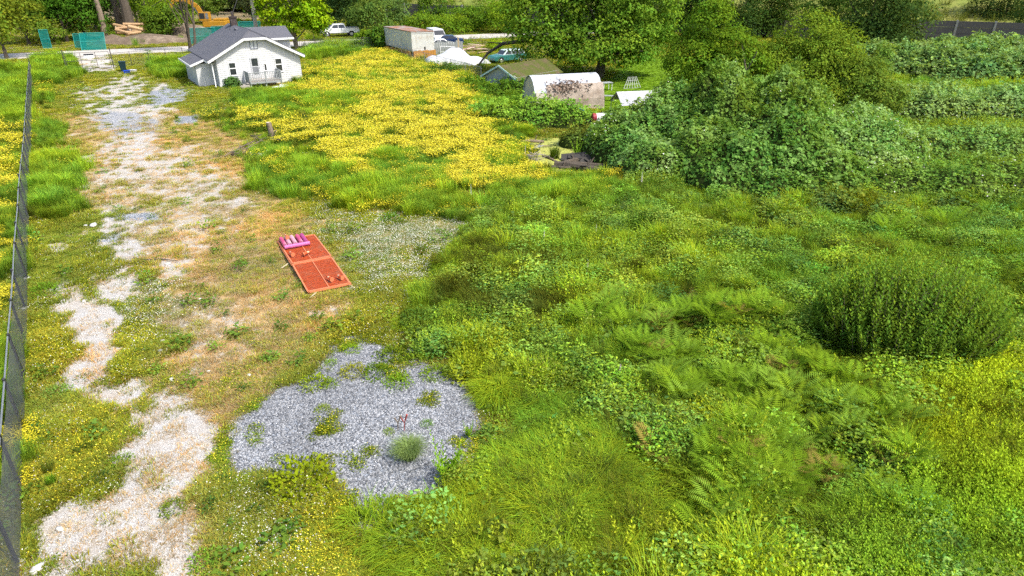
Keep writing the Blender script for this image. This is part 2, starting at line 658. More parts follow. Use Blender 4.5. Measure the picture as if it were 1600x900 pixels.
NR, NC = 470, 470
yy = np.concatenate([[-40, -15, -4], 3.0 * (900 / 3.0) ** (np.linspace(0, 1, NR - 3) ** 1.0)])
tt = np.linspace(-1, 1, NC)
tt = np.sign(tt) * (np.abs(tt) * .8 + .2 * np.abs(tt) ** 5)
GX = (np.abs(yy)[:, None] * .95 + 8) * tt[None, :]
GY = np.repeat(yy[:, None], NC, 1)
gx, gy = GX.ravel(), GY.ravel()
MK = masks(gx, gy)
gz = height(gx, gy)


def lerp(a, b, t):
    return a * (1 - t[:, None]) + np.asarray(b)[None, :] * t[:, None]


def ground_colour(x, y, M):
    n = fbm(x * .35, y * .35, 11, 4)
    n2 = fbm(x * 1.3, y * 1.3, 12, 3)
    c = lerp(np.tile(np.array([[.20, .21, .028]]), (len(x), 1)), (.30, .25, .06), sstep(.35, .65, n))
    c = lerp(c, (.46, .33, .17), np.clip(M['dry'] * (0.35 + 1.1 * n2) + .25 * sstep(.5, .75, n2), 0, 1))
    c = lerp(c, (.12, .14, .02), M['meadow'])
    c = lerp(c, (.10, .15, .02), M['tall'] * .8)
    c = lerp(c, (.30, .27, .13), M['clover'] * .6)
    c = lerp(c, (.11, .105, .04), M['right'])  # dark soil and moss, with soft shading under the plants put into the colour
    c = lerp(c, (.10, .15, .02), M['tuss'] * .8)
    c = lerp(c, (.34, .25, .14), np.clip(M['right'] * M['dry'] + M['tuss'] * sstep(.52, .66, n2) * .8, 0, 1))
    c = lerp(c, (.14, .25, .012), M['lawn'])
    c = lerp(c, (.16, .14, .07), M['yard'])
    s, t = road_coord(x, y)
    beyond = sstep(4.2, 7.5, t + (n2 - .5) * 3) * (1 - sstep(34, 48, s))
    c = lerp(c, (.23, .18, .11), beyond * .9)
    c = lerp(c, (.13, .17, .03), sstep(34, 48, s) * sstep(0, 6, t))
    return c


gcol = ground_colour(gx, gy, MK)
idx = np.arange(NR * NC).reshape(NR, NC)
F = np.stack([idx[:-1, :-1], idx[:-1, 1:], idx[1:, 1:], idx[1:, :-1]], -1).reshape(-1, 4)
gme = mesh_np('ground', np.stack([gx, gy, gz], 1), F, [ground_mat()])
for nm, arr in (('rk', MK['rock'] * (1 - MK['right'])), ('bg', MK['blue'])):
    a = gme.attributes.new(nm, 'FLOAT', 'POINT')
    a.data.foreach_set('value', arr.astype(np.float32))
a = gme.attributes.new('gcol', 'FLOAT_COLOR', 'POINT')
gc4 = np.ones((len(gx), 4), np.float32)
gc4[:, :3] = gcol
a.data.foreach_set('color', gc4.ravel())
gme.polygons.foreach_set('use_smooth', np.ones(len(F), bool))
ground = link('ground', gme)
tag(ground, 'uneven vacant lot of grass, bare crushed rock and soil', 'ground', kind='structure')

# the road past the far end of the lot
rd_mat = plain('road_surface', (.50, .46, .41), .9, .12, 1.5, dirt=((.38, .33, .27), .62))


def road_pt(s, t, z):
    return (ROAD_A[0] + ROAD_D.x * s + ROAD_N.x * t, ROAD_A[1] + ROAD_D.y * s + ROAD_N.y * t, z)


mb = MB()
S = [-80, -40, 0, 20, 40, 60, 90]
for i in range(len(S) - 1):
    mb.add([road_pt(S[i], 0, .03), road_pt(S[i + 1], 0, .03), road_pt(S[i + 1], 6.6, .03), road_pt(S[i], 6.6, .03)], [(0, 1, 2, 3)])
tag(mb.build('road', rd_mat), 'pale dusty road passing behind the lot', 'road', kind='structure')
# pale apron between the gate and the road
ap = [at(100, 103), at(178, 100), at(196, 88), at(100, 93)]
mb = MB().add([(p[0], p[1], .018) for p in ap], [(0, 1, 2, 3)])
tag(mb.build('driveway_apron', rd_mat), 'pale gravel apron between the gate and the road', 'driveway', kind='structure')

# duckweed pond
pm, nt, out = new_mat('duckweed_water')
b = nt.nodes.new('ShaderNodeBsdfPrincipled')
pv = obj_vec(nt)
pf = ramp(nt, noise(nt, 1.6, 6, .7, pv), [(.34, 0), (.46, 1)])
dk = mix_col(nt, noise(nt, 14, 4, .7, pv), (.29, .32, .045), (.46, .46, .11))
nt.links.new(mix_col(nt, pf, (.02, .02, .012), dk), b.inputs['Base Color'])
nt.links.new(mix_col(nt, pf, (.08,) * 3, (.75,) * 3), b.inputs['Roughness'])
nt.links.new(b.outputs[0], out.inputs[0])
pp = [at(*p) for p in POND]
cx = sum(p[0] for p in pp) / len(pp)
cy = sum(p[1] for p in pp) / len(pp)
wz = -.16
big = [((p[0] - cx) * 1.12, (p[1] - cy) * 1.12, wz) for p in pp]
mb = MB().add(big, [tuple(range(len(big)))])
pond = mb.build('pond', pm)
pond.location = (cx, cy, 0)
for p in pond.data.polygons:
    if p.normal.z < 0:
        pond.data.flip_normals()
        break
tag(pond, 'small pond covered in yellow green duckweed beside the brush', 'pond', kind='structure')

# ================================================================== FOLIAGE BUILDERS
def rnd(seed):
    return np.random.default_rng(seed)


def unit(a):
    return a / np.maximum(np.linalg.norm(a, axis=1, keepdims=True), 1e-9)


def leaves(C, D, N, size, aspect=.55, fold=.2):
    """leaf blades: base at C, pointing along D, facing N; each a rhombus folded along the midrib"""
    D = unit(D)
    S = unit(np.cross(D, N))
    U = np.cross(S, D)
    size = np.asarray(size)[:, None]
    w = size * aspect * .5
    V = np.empty((len(C), 4, 3))
    V[:, 0] = C
    V[:, 1] = C + D * size * .45 + S * w + U * w * fold
    V[:, 2] = C + D * size
    V[:, 3] = C + D * size * .45 - S * w + U * w * fold
    i = np.arange(len(C))[:, None] * 4
    F = np.concatenate([i + np.array([[0, 1, 2]]), i + np.array([[0, 2, 3]])], 1).reshape(-1, 3)
    return V.reshape(-1, 3), F


def blades(P0, D, L, W, bend, rng):
    """grass blades: two segments, bending over in direction D"""
    n = len(P0)
    up = np.array([[0, 0, 1.0]])
    D = unit(D)
    S = np.cross(D, up)
    S = unit(S)
    L = L[:, None]
    W = W[:, None]
    bend = bend[:, None]
    m = P0 + up * L * .6 + D * L * bend * .3
    t = P0 + up * L * (1 - bend * .45) + D * L * bend
    V = np.empty((n, 5, 3))
    V[:, 0] = P0 - S * W * .5
    V[:, 1] = P0 + S * W * .5
    V[:, 2] = m + S * W * .42
    V[:, 3] = m - S * W * .42
    V[:, 4] = t
    i = np.arange(n)[:, None] * 5
    F = np.concatenate([i + np.array([[0, 1, 2]]), i + np.array([[0, 2, 3]]), i + np.array([[3, 2, 4]])], 1).reshape(-1, 3)
    return V.reshape(-1, 3), F


def rand_dir(n, rng, zlo=-1, zhi=1):
    a = rng.uniform(0, 2 * np.pi, n)
    z = rng.uniform(zlo, zhi, n)
    r = np.sqrt(np.maximum(0, 1 - z * z))
    return np.stack([r * np.cos(a), r * np.sin(a), z], 1)


def merge(parts):
    """parts: list of (V, F, tint(n,3) or colour, matidx)"""
    Vs, Fs, Ts, Ms = [], [], [], []
    o = 0
    for V, F, T, m in parts:
        Vs.append(V)
        Fs.append(F + o)
        T = np.asarray(T, float)
        Ts.append(np.tile(T[None, :], (len(V), 1)) if T.ndim == 1 else T)
        Ms.append(np.full(len(F), m))
        o += len(V)
    return np.concatenate(Vs), np.concatenate(Fs), np.concatenate(Ts), np.concatenate(Ms)


def per(n, k, rng, lo=.75, hi=1.25, hue=.12):
    """a colour multiplier per leaf, repeated for its k vertices"""
    b = rng.uniform(lo, hi, (n, 1))
    h = rng.normal(0, hue, (n, 1))
    m = np.concatenate([b * (1 + h), b, b * (1 - h)], 1)
    return np.repeat(np.clip(m, .2, 2), k, 0)


PROTO = bpy.data.collections.new('plant_prototypes')


def proto_set(name, meshes):
    c = bpy.data.collections.new(name)
    for i, me in enumerate(meshes):
        o = bpy.data.objects.new('%s_%d' % (name, i), me)
        c.objects.link(o)
    return c


def disc_pts(n, r, rng):
    a = rng.uniform(0, 2 * np.pi, n)
    q = np.sqrt(rng.uniform(0, 1, n)) * r
    return np.stack([q * np.cos(a), q * np.sin(a), np.zeros(n)], 1)


def tuft(seed, n, r, h, w, bend, hvar=.35, flowers=0, fl_size=.03, fl_mat=1, dome=False, mats=None, leafy=0, leaf=.05):
    rng = rnd(seed)
    P = disc_pts(n, r, rng)
    D = P + rng.normal(0, r * .5, (n, 3))
    D[:, 2] = 0
    L = h * rng.uniform(1 - hvar, 1 + hvar, n)
    if dome:
        rr = np.linalg.norm(P[:, :2], axis=1) / r
        L *= np.sqrt(np.maximum(.1, 1 - rr ** 2 * .6))
    V, F = blades(P, D, L, w * rng.uniform(.7, 1.3, n), bend * rng.uniform(.5, 1.4, n), rng)
    parts = [(V, F, per(n, 5, rng, .7, 1.3, .14), 0)]
    if leafy:
        C = disc_pts(leafy, r * 1.1, rng)
        C[:, 2] = rng.uniform(.2, .8, leafy) * h
        V, F = leaves(C, rand_dir(leafy, rng, -.1, .5), rand_dir(leafy, rng, .5, 1), leaf * rng.uniform(.6, 1.3, leafy), .7)
        parts.append((V, F, per(leafy, 4, rng), 0))
    if flowers:
        C = disc_pts(flowers, r * 1.1, rng)
        C[:, 2] = h * rng.uniform(.75, 1.15, flowers)
        V, F = leaves(C, rand_dir(flowers, rng, -.2, .2), rand_dir(flowers, rng, .75, 1), fl_size * rng.uniform(.7, 1.3, flowers), 1.0)
        parts.append((V, F, (1, 1, 1), 1))
    V, F, T, M = merge(parts)
    return mesh_np('tuft', V, F, mats or [LEAF_I], T, M)


def leafmat_tuft(seed, n, r, h, size, aspect=.7, flowers=0, fl_size=.03, mats=None):
    """low mat of round leaves with optional flower heads"""
    rng = rnd(seed)
    C = disc_pts(n, r, rng)
    C[:, 2] = h * rng.uniform(.1, 1, n) * (1 - .5 * (np.linalg.norm(C[:, :2], axis=1) / r) ** 2)
    V, F = leaves(C, rand_dir(n, rng, -.3, .4), rand_dir(n, rng, .5, 1), size * rng.uniform(.6, 1.3, n), aspect)
    parts = [(V, F, per(n, 4, rng), 0)]
    if flowers:
        C = disc_pts(flowers, r, rng)
        C[:, 2] = h * rng.uniform(.9, 1.3, flowers)
        V, F = leaves(C, rand_dir(flowers, rng, -.2, .2), rand_dir(flowers, rng, .7, 1), fl_size * rng.uniform(.7, 1.3, flowers), 1.0)
        parts.append((V, F, (1, 1, 1), 1))
    V, F, T, M = merge(parts)
    return mesh_np('leaf_tuft', V, F, mats or [LEAF_I], T, M)


def shoots(seed, nst, r, h, nl, leaf, aspect=.38, lean=.25, hvar=.3, tipf=0.0):
    """upright leafy stems, leaves spiralling up each"""
    rng = rnd(seed)
    P = disc_pts(nst, r, rng)
    Cs, Ds, Ns, Ss, Ti = [], [], [], [], []
    parts = []
    for k in range(nst):
        L = h * rng.uniform(1 - hvar, 1 + hvar)
        ld = np.array([P[k, 0], P[k, 1], 0]) / (r + 1e-6) * lean + rng.normal(0, .08, 3)
        ax = np.array([ld[0], ld[1], 1.0])
        ax /= np.linalg.norm(ax)
        f = np.linspace(.12, 1, nl)
        ang = np.arange(nl) * 2.4 + rng.uniform(0, 6)
        c = P[k][None, :] + ax[None, :] * (f * L)[:, None]
        up = .25 + .9 * f ** 3
        d = np.stack([np.cos(ang), np.sin(ang), up], 1)
        Cs.append(c)
        Ds.append(d)
        Ns.append(np.stack([-np.cos(ang) * .5, -np.sin(ang) * .5, np.ones(nl)], 1))
        Ss.append(leaf * (1.1 - .55 * f) * rng.uniform(.8, 1.2, nl))
        bmul = rng.uniform(.75, 1.25)
        Ti.append(np.repeat((bmul * (1 + tipf * f ** 2))[:, None] * np.array([[1, 1, 1]]), 4, 0))
        sv = MB().tube([tuple(P[k]), tuple(P[k] + ax * L)], [.006, .003], 3)
        parts.append((np.array(sv.v), np.array([t for t in sv.f if len(t) == 4])[:, [0, 1, 2]], (.6, .55, .5), 0))
    V, F = leaves(np.concatenate(Cs), np.concatenate(Ds), np.concatenate(Ns), np.concatenate(Ss), aspect)
    parts.append((V, F, np.concatenate(Ti), 0))
    V, F, T, M = merge(parts)
    return mesh_np('shoots', V, F, [LEAF_I], T, M)


PR = {
    'short': proto_set('short_grass', [tuft(10 + i, 60, .20, .10, .012, .7) for i in range(4)]),
    'dry': proto_set('dry_grass', [tuft(20 + i, 46, .20, .10, .009, .9) for i in range(3)]),
    'clover': proto_set('clover', [leafmat_tuft(30 + i, 70, .22, .09, .040, .9, 3, .024, [LEAF_I, PETAL_W]) for i in range(3)]),
    'cloverw': proto_set('clover_bloom', [leafmat_tuft(34 + i, 46, .22, .09, .036, .9, 9, .024, [LEAF_I, PETAL_W]) for i in range(3)]),
    'mat': proto_set('leaf_mat', [leafmat_tuft(37 + i, 90, .20, .13, .05, .6, 3, .024, [LEAF_I, PETAL_Y]) for i in range(3)]),
    'butter': proto_set('buttercup', [tuft(40 + i, 50, .36, .46, .012, .35, flowers=32, fl_size=.054, mats=[LEAF_I, PETAL_Y], leafy=40, leaf=.08) for i in range(4)]),
    'tall': proto_set('tall_grass', [tuft(50 + i, 90, .24, .62, .013, .45) for i in range(4)]),
    'tuss': proto_set('tussock', [tuft(60 + i, 420, .42, .44, .010, .9, dome=True) for i in range(4)]),
    'rush': proto_set('rush', [tuft(70 + i, 120, .14, .8, .010, .4, dome=True) for i in range(3)]),
    'hard': proto_set('hardhack', [shoots(80 + i, 8, .28, .44, 16, .09, .45, .4) for i in range(4)]),
    'spir': proto_set('spirea', [shoots(90 + i, 9, .24, .42, 13, .075, .55, .35, .3, .25) for i in range(4)]),
    'bram': proto_set('bramble', [leafmat_tuft(100 + i, 80, .42, .52, .135, .72) for i in range(4)]),
    'fine': proto_set('fine_herb', [leafmat_tuft(120 + i, 170, .36, .38, .062, .5) for i in range(4)]),
    'clump': proto_set('shrub_clump', [leafmat_tuft(140 + i, 520, .60, .72, .085, .55) for i in range(4)]),
    'forb': proto_set('forb', [leafmat_tuft(110 + i, 60, .26, .42, .12, .5) for i in range(4)]),
}


def scatter_obj(name, pts, rz, sc, tint, coll, label, cat):
    me = bpy.data.meshes.new(name)
    me.vertices.add(len(pts))
    me.vertices.foreach_set('co', pts.astype(np.float32).ravel())
    for nm, arr in (('rz', rz), ('sc', sc)):
        a = me.attributes.new(nm, 'FLOAT', 'POINT')
        a.data.foreach_set('value', arr.astype(np.float32))
    a = me.attributes.new('itint', 'FLOAT_COLOR', 'POINT')
    T = np.ones((len(pts), 4), np.float32)
    T[:, :3] = tint
    a.data.foreach_set('color', T.ravel())
    o = link(name, me)
    ng = bpy.data.node_groups.new(name + '_scatter', 'GeometryNodeTree')
    ng.interface.new_socket('Geometry', in_out='INPUT', socket_type='NodeSocketGeometry')
    ng.interface.new_socket('Geometry', in_out='OUTPUT', socket_type='NodeSocketGeometry')
    N = ng.nodes
    gi = N.new('NodeGroupInput')
    go = N.new('NodeGroupOutput')
    ci = N.new('GeometryNodeCollectionInfo')
    ci.inputs['Collection'].default_value = coll
    ci.inputs['Separate Children'].default_value = True
    ci.inputs['Reset Children'].default_value = True
    ip = N.new('GeometryNodeInstanceOnPoints')
    ip.inputs['Pick Instance'].default_value = True
    rv = N.new('FunctionNodeRandomValue')
    rv.data_type = 'INT'
    rv.inputs[4].default_value = 0
    rv.inputs[5].default_value = max(0, len(coll.objects) - 1)
    ar = N.new('GeometryNodeInputNamedAttribute')
    ar.data_type = 'FLOAT'
    ar.inputs[0].default_value = 'rz'
    asx = N.new('GeometryNodeInputNamedAttribute')
    asx.data_type = 'FLOAT'
    asx.inputs[0].default_value = 'sc'
    cb = N.new('ShaderNodeCombineXYZ')
    k = ng.links.new
    k(gi.outputs[0], ip.inputs['Points'])
    k(ci.outputs[0], ip.inputs['Instance'])
    k(rv.outputs[2], ip.inputs['Instance Index'])
    k(ar.outputs[0], cb.inputs[2])
    k(cb.outputs[0], ip.inputs['Rotation'])
    k(asx.outputs[0], ip.inputs['Scale'])
    k(ip.outputs[0], go.inputs[0])
    md = o.modifiers.new('scatter', 'NODES')
    md.node_group = ng
    return tag(o, label, cat, kind='stuff')


# ------------------------------------------------------------------ candidates over the visible ground
rng = rnd(4242)
NCAND = 300000
yt = np.linspace(6.5, 150, 3000)
dens = (yt * .72 + 5) * yt ** -1.5
cdf = np.cumsum(dens)
cdf /= cdf[-1]
ys = np.interp(rng.uniform(0, 1, NCAND), cdf, yt)
xs = (ys * .74 + 4.6) * rng.uniform(-1, 1, NCAND)
M = masks(xs, ys)
n_lo = fbm(xs * .30, ys * .30, 71, 4)
n_mid = fbm(xs * 1.1, ys * 1.1, 72, 3)
n_mid2 = fbm(xs * .9 + 40, ys * .9, 73, 3)
n_hi = fbm(xs * 3.1, ys * 3.1, 74, 2)
rs, rt = road_coord(xs, ys)
on_road = (rt > -.15) & (rt < 6.9)
beyond = (rt > 6.9) & (rs < 38)
right, tallm, mead = M['right'], M['tall'], M['meadow']
field = (1 - right) * (1 - M['lawn'])
bare = np.clip(np.maximum(sstep(.12, .85, M['rock'] + (n_mid - .5) * .9 + (n_hi - .5) * .9), sstep(.3, .9, M['blue'])), 0, 1)
dryf = np.clip(M['dry'] * (.55 + 1.0 * n_mid2), 0, 1)
HOUSE_O, HOUSE_A = (-27.37, 64.47), math.radians(32.6)
hx = (xs - HOUSE_O[0]) * math.cos(HOUSE_A) + (ys - HOUSE_O[1]) * math.sin(HOUSE_A)
hy = -(xs - HOUSE_O[0]) * math.sin(HOUSE_A) + (ys - HOUSE_O[1]) * math.cos(HOUSE_A)
blocked = ((hx > -1.9) & (hx < 8.0) & (hy > -.1) & (hy < 10.5) & ~((hx < -.1) & (hy < 1.4)))
blocked |= ((hx > 2.2) & (hx < 6.0) & (hy > -2.2) & (hy < 0))
px0, py0 = at(490, 412)
panel = np.zeros(NCAND, bool)
for (sx_, sy_) in ((-8.40, 24.78), (-7.06, 22.36)):
    ca, sa = math.cos(math.radians(28.3)), math.sin(math.radians(28.3))
    panel |= (np.abs((xs - sx_) * ca + (ys - sy_) * sa) < .86) & (np.abs(-(xs - sx_) * sa + (ys - sy_) * ca) < 1.42)
blocked |= on_road | (M['pond'] > .35)

W = {}
grass_ok = field * (1 - bare)
base = grass_ok * (1 - mead) * (1 - tallm) * (1 - .6 * dryf)
W['short'] = M['tuss'] * right * .25 + right * .10 + base * (1 - .85 * dryf) * (1 - M['clover']) * (.75 + .5 * n_mid)
W['clover'] = base * (1 - dryf) ** 2 * sstep(.42, .62, n_mid2) * .9
W['cloverw'] = base * M['clover'] * 1.1
W['mat'] = (M['blue'] * sstep(.58, .70, n_mid2) * .35 + sstep(.08, .3, M['blue']) * (1 - sstep(.5, .8, M['blue'])) * sstep(.45, .6, n_mid) * .8) * (ys < 22) + base * (1 - dryf) * sstep(.48, .62, n_lo) * .8
W['dry'] = (base * (dryf * 1.3 + .12) + right * M['dry'] * .8 + M['tuss'] * sstep(.42, .56, n_mid2) * .5 + field * bare * .05 * (M['blue'] < .3))
W['butter'] = mead * (1 - .85 * tallm) * sstep(.29, .55, n_mid + .40 * (mead - 1) + .34 * (n_lo - .5)) * 1.3
W['tall'] = tallm * (1 - .5 * right) * (1 - bare) * .9 + mead * (1 - sstep(.34, .54, n_mid)) * .8 + right * (1 - M['spir']) * (1 - M['fern']) * (1 - M['tuss']) * sstep(.5, .66, n_mid2) * .5 + (1 - M['lawn']) * beyond * .02
W['tuss'] = (right * M['tuss'] * (1 - sstep(.46, .58, n_mid2)) * .16 + right * (1 - M['tuss']) * .03) * (ys < 45)
W['rush'] = M['darkg'] * sstep(.40, .55, n_mid2) * .5 + right * .02 + mead * .01
hardz = (.25 + .9 * sstep(.36, .5, n_mid)) * right * (1 - M['tuss'] * .97) * (1 - M['spir'] * .9) * (1 - M['fern'] * .85) * (1 - M['bramb'] * .55) * (1 - M['darkg'] * .6) * (1 - M['dry'])
n_sp = fbm(xs * .42 + 7, ys * .42, 95, 3)
W['fine'] = hardz * (.35 + .65 * sstep(.44, .54, n_sp)) * .6 + M['fern'] * .15
W['clump'] = right * (1 - M['tuss']) * (1 - M['spir'] * .8) * (1 - M['fern'] * .8) * (1 - M['dry']) * sstep(.35, .6, n_mid) * .13
W['hard'] = hardz * (1 - .8 * sstep(.44, .54, n_sp)) * .45 + M['yard'] * .05
W['spir'] = right * M['spir'] * 1.2 + right * .10 * (n_lo > .55) * (1 - M['tuss'])
W['bram'] = right * M['bramb'] * sstep(.40, .55, n_lo) * .9 + hardz * sstep(.62, .72, n_mid) * .5
W['forb'] = hardz * .10 + M['fern'] * .25 + base * .008 + M['tuss'] * .012 + M['yard'] * .08
keys = list(W)
Wm = np.stack([W[k] for k in keys], 1)
Wm[blocked | panel] = 0
n_gap = fbm(xs * .8 + 11, ys * .8, 97, 3)
gap = right * (1 - sstep(.33, .43, n_gap)) * (1 - M['spir'] * .7)
for k_ in ('hard', 'fine', 'spir', 'tall', 'clump', 'bram'):
    Wm[:, keys.index(k_)] *= 1 - .92 * gap
Wm[:, keys.index('dry')] += gap * .30 * (~blocked)
Wm *= (1 - right * sstep(.25, .7, M['blue']))[:, None]
Wm[beyond] *= .35
Wm[M['yard'] > .5] *= .35
tot = Wm.sum(1)
# total above 1 is full cover
u = rng.uniform(0, 1, NCAND)
cum = np.cumsum(Wm / np.maximum(tot, 1)[:, None], 1)
cls = (u[:, None] > cum).sum(1)
# lawn
lawn_hit = (M['lawn'] > .5) & (rng.uniform(0, 1, NCAND) < .8)

zs = height(xs, ys)
INFO = {   # base colour, size lo/hi
    'short': ((.19, .215, .022), .7, 1.3, 'short yellow green grass growing over the open field', 'grass'),
    'dry': ((.46, .34, .17), .6, 1.2, 'dry tan grass lying in worn patches of the field', 'grass'),
    'clover': ((.13, .19, .025), .7, 1.2, 'low clover with a few white heads in the field', 'clover'),
    'cloverw': ((.19, .22, .05), .7, 1.2, 'pale clover in full white bloom beside the orange panels', 'clover'),
    'mat': ((.15, .20, .015), .6, 1.1, 'small yellow flowered weeds in low mats', 'weeds'),
    'butter': ((.13, .17, .016), .75, 1.2, 'yellow buttercups covering the meadow behind the white house', 'flowers'),
    'tall': ((.14, .23, .022), .6, 1.15, 'tall bright green grass standing in soft clumps', 'grass'),
    'tuss': ((.14, .21, .014), .7, 1.4, 'fine soft green grass tussocks beside the gravel bed', 'grass'),
    'rush': ((.085, .11, .016), .6, 1.0, 'dark olive rushes in the middle of the lot', 'rushes'),
    'hard': ((.150, .214, .022), .6, 1.25, 'leafy green hardhack thicket covering the right of the lot', 'undergrowth'),
    'spir': ((.165, .25, .018), .7, 1.2, 'yellow green low shrubs filling the right foreground', 'undergrowth'),
    'bram': ((.11, .175, .040), .7, 1.2, 'low trailing bramble leaves among the undergrowth', 'undergrowth'),
    'fine': ((.154, .228, .024), .6, 1.25, 'fine leaved rounded herbs among the thicket on the right', 'undergrowth'),
    'clump': ((.125, .20, .022), .6, 1.25, 'separate leafy shrub clumps standing out of the right hand thicket', 'undergrowth'),
    'forb': ((.11, .19, .03), .7, 1.2, 'broad leaved weeds scattered through the undergrowth', 'weeds'),
}
GAIN = {'short': 1.55, 'dry': 1.15, 'butter': 1.3, 'hard': 1.9, 'fine': 1.85, 'spir': 1.7, 'clump': 1.75, 'tuss': 1.75, 'tall': 1.7, 'rush': 1.5}
NAMES = {'short': 'short_grass', 'dry': 'dry_grass', 'clover': 'clover', 'cloverw': 'white_clover', 'mat': 'low_weeds', 'butter': 'buttercup_meadow', 'tall': 'tall_grass',
         'tuss': 'soft_grass', 'rush': 'rush_cover', 'hard': 'hardhack_thicket', 'spir': 'low_shrub_cover', 'bram': 'bramble_cover', 'clump': 'shrub_clump_cover', 'fine': 'fine_herb_cover', 'forb': 'broadleaf_weeds'}
for ki, k in enumerate(keys):
    sel = cls == ki
    n = int(sel.sum())
    if n == 0:
        continue
    x, y = xs[sel], ys[sel]
    c0, s0, s1, label, cat = INFO[k]
    sc = rng.uniform(s0, s1, n) * (.75 + .5 * n_lo[sel]) * (1 + .35 * sstep(30, 75, y))
    if k == 'butter':
        sc *= .55 + .45 * sstep(22, 40, y)
    if k == 'short':
        sc *= .8 + .9 * n_mid2[sel]
    if k in ('hard', 'tall'):
        sc *= .55 + .85 * n_mid[sel]
    if k == 'tall':
        sc *= 1 - .35 * (1 - right[sel]) * sstep(35, 45, y) * (1 - sstep(50, 58, y))
    if k in ('hard', 'bram'):
        sc *= 1 + .15 * sstep(20, 40, y)
    br = (.72 + .56 * n_mid[sel]) * rng.uniform(.85, 1.15, n) * (.8 + .4 * n_lo[sel])
    hue = np.clip((n_lo[sel] - .5) * .7 + (n_mid2[sel] - .5) * .4, -.22, .22) + rng.normal(0, .06, n)
    T = np.stack([c0[0] * br * (1 + hue * .7), c0[1] * br, c0[2] * br * (1 - hue)], 1)
    if k == 'short':
        T = T + (np.array([[.30, .26, .06]]) - T) * (.55 * dryf[sel] + .25 * sstep(.45, .65, n_hi[sel]))[:, None]
    if k == 'hard':
        dk = sstep(0, 1, M['bramb'][sel])[:, None]
        T = T * (1 - .28 * dk)
    if k in ('hard', 'spir', 'tall', 'bram', 'forb', 'fine'):
        pa_ = sstep(.44, .56, fbm(x * .55 + 9, y * .55, 88, 3))[:, None]
        pb_ = sstep(.50, .60, fbm(x * 1.5 + 4, y * 1.5, 89, 2))[:, None]
        T = T * (1 - pa_) + T * np.array([[1.25, 1.17, .9]]) * pa_
        T = T * (1 - .40 * pb_)
        sc *= (1 + .22 * pa_[:, 0]) * (1 - .25 * pb_[:, 0])
    if k == 'clump':
        T = T * rng.choice([.55, .9, 1.15, 1.4], n)[:, None] * np.stack([rng.uniform(.8, 1.2, n), np.ones(n), rng.uniform(.7, 1.8, n)], 1)
    T = T * GAIN.get(k, 1.3)
    pts = np.stack([x, y, zs[sel] - .02], 1)
    scatter_obj(NAMES[k], pts, rng.uniform(0, 6.28, n), sc, np.clip(T, .004, .9), PR[k], label, cat)
sel = lawn_hit & ~blocked
n = int(sel.sum())
T = np.array([[.13, .24, .008]]) * rng.uniform(.85, 1.2, (n, 1))
scatter_obj('lawn_grass', np.stack([xs[sel], ys[sel], zs[sel] - .03], 1), rng.uniform(0, 6.28, n), rng.uniform(.6, 1.0, n), T, PR['short'], 'bright mown lawn behind the tarp shelter', 'lawn')

# ------------------------------------------------------------------ loose stone: blue grey gravel and crushed rock
def stone_mesh(seed):
    r = rnd(seed)
    t = (1 + 5 ** .5) / 2
    v = np.array([(-1, t, 0), (1, t, 0), (-1, -t, 0), (1, -t, 0), (0, -1, t), (0, 1, t), (0, -1, -t), (0, 1, -t), (t, 0, -1), (t, 0, 1), (-t, 0, -1), (-t, 0, 1)]) / 1.9
    f = np.array([(0, 11, 5), (0, 5, 1), (0, 1, 7), (0, 7, 10), (0, 10, 11), (1, 5, 9), (5, 11, 4), (11, 10, 2), (10, 7, 6), (7, 1, 8), (3, 9, 4), (3, 4, 2), (3, 2, 6), (3, 6, 8), (3, 8, 9), (4, 9, 5), (2, 4, 11), (6, 2, 10), (8, 6, 7), (9, 8, 1)])
    v = v * r.uniform(.65, 1.25, (12, 1)) * np.array([[1.25, .9, .62]])
    return v, f


stone_m, nt, out = new_mat('loose_stone')
b = nt.nodes.new('ShaderNodeBsdfPrincipled')
b.inputs['Roughness'].default_value = .85
a2 = nt.nodes.new('ShaderNodeAttribute')
a2.attribute_name = 'itint'
a2.attribute_type = 'INSTANCER'
nt.links.new(mix_col(nt, noise(nt, 30, 3, .6, obj_vec(nt)), a2.outputs['Color'], mix_col(nt, 1.0, a2.outputs['Color'], (.7, .7, .72), 'MULTIPLY')), b.inputs['Base Color'])
nt.links.new(b.outputs[0], out.inputs[0])
stones = proto_set('gravel_stone', [mesh_np('stone', *stone_mesh(300 + i), [stone_m]) for i in range(5)])
n = 150000
gxs = rng.uniform(-9, 4.5, n)
gys = rng.uniform(9.2, 20.5, n)
gm = msum(BLUE[:3], gxs, gys)
keep = (gm > .12 + .8 * rng.uniform(0, 1, n) ** 1.5)
gxs, gys = gxs[keep], gys[keep]
n = len(gxs)
v = rng.beta(1.3, 1.5, n)[:, None]
T = (np.array([[.078, .083, .092]]) * (1 - v) + np.array([[.49, .495, .50]]) * v) * (.72 + .56 * fbm(gxs * .8, gys * .8, 61, 3))[:, None]
scatter_obj('gravel_bed', np.stack([gxs, gys, height(gxs, gys) + .004], 1), rng.uniform(0, 6.28, n), rng.uniform(.010, .026, n) * rng.choice([1, 1, 1, 1.5], n), T, stones, 'blue grey crushed gravel spread in a bed on the lot', 'gravel')
sel = (M['rock'] * (1 - right) > .4) & (rng.uniform(0, 1, NCAND) < .9) & ~blocked
n = int(sel.sum())
v = rng.beta(2, 1.5, n)[:, None]
T = (np.array([[.36, .33, .29]]) * (1 - v) + np.array([[.74, .72, .69]]) * v)
scatter_obj('crushed_rock', np.stack([xs[sel], ys[sel], zs[sel] + .004], 1), rng.uniform(0, 6.28, n), rng.uniform(.007, .019, n) * (1 + ys[sel] / 50), T, stones, 'pale crushed rock on the worn track along the fence', 'gravel')

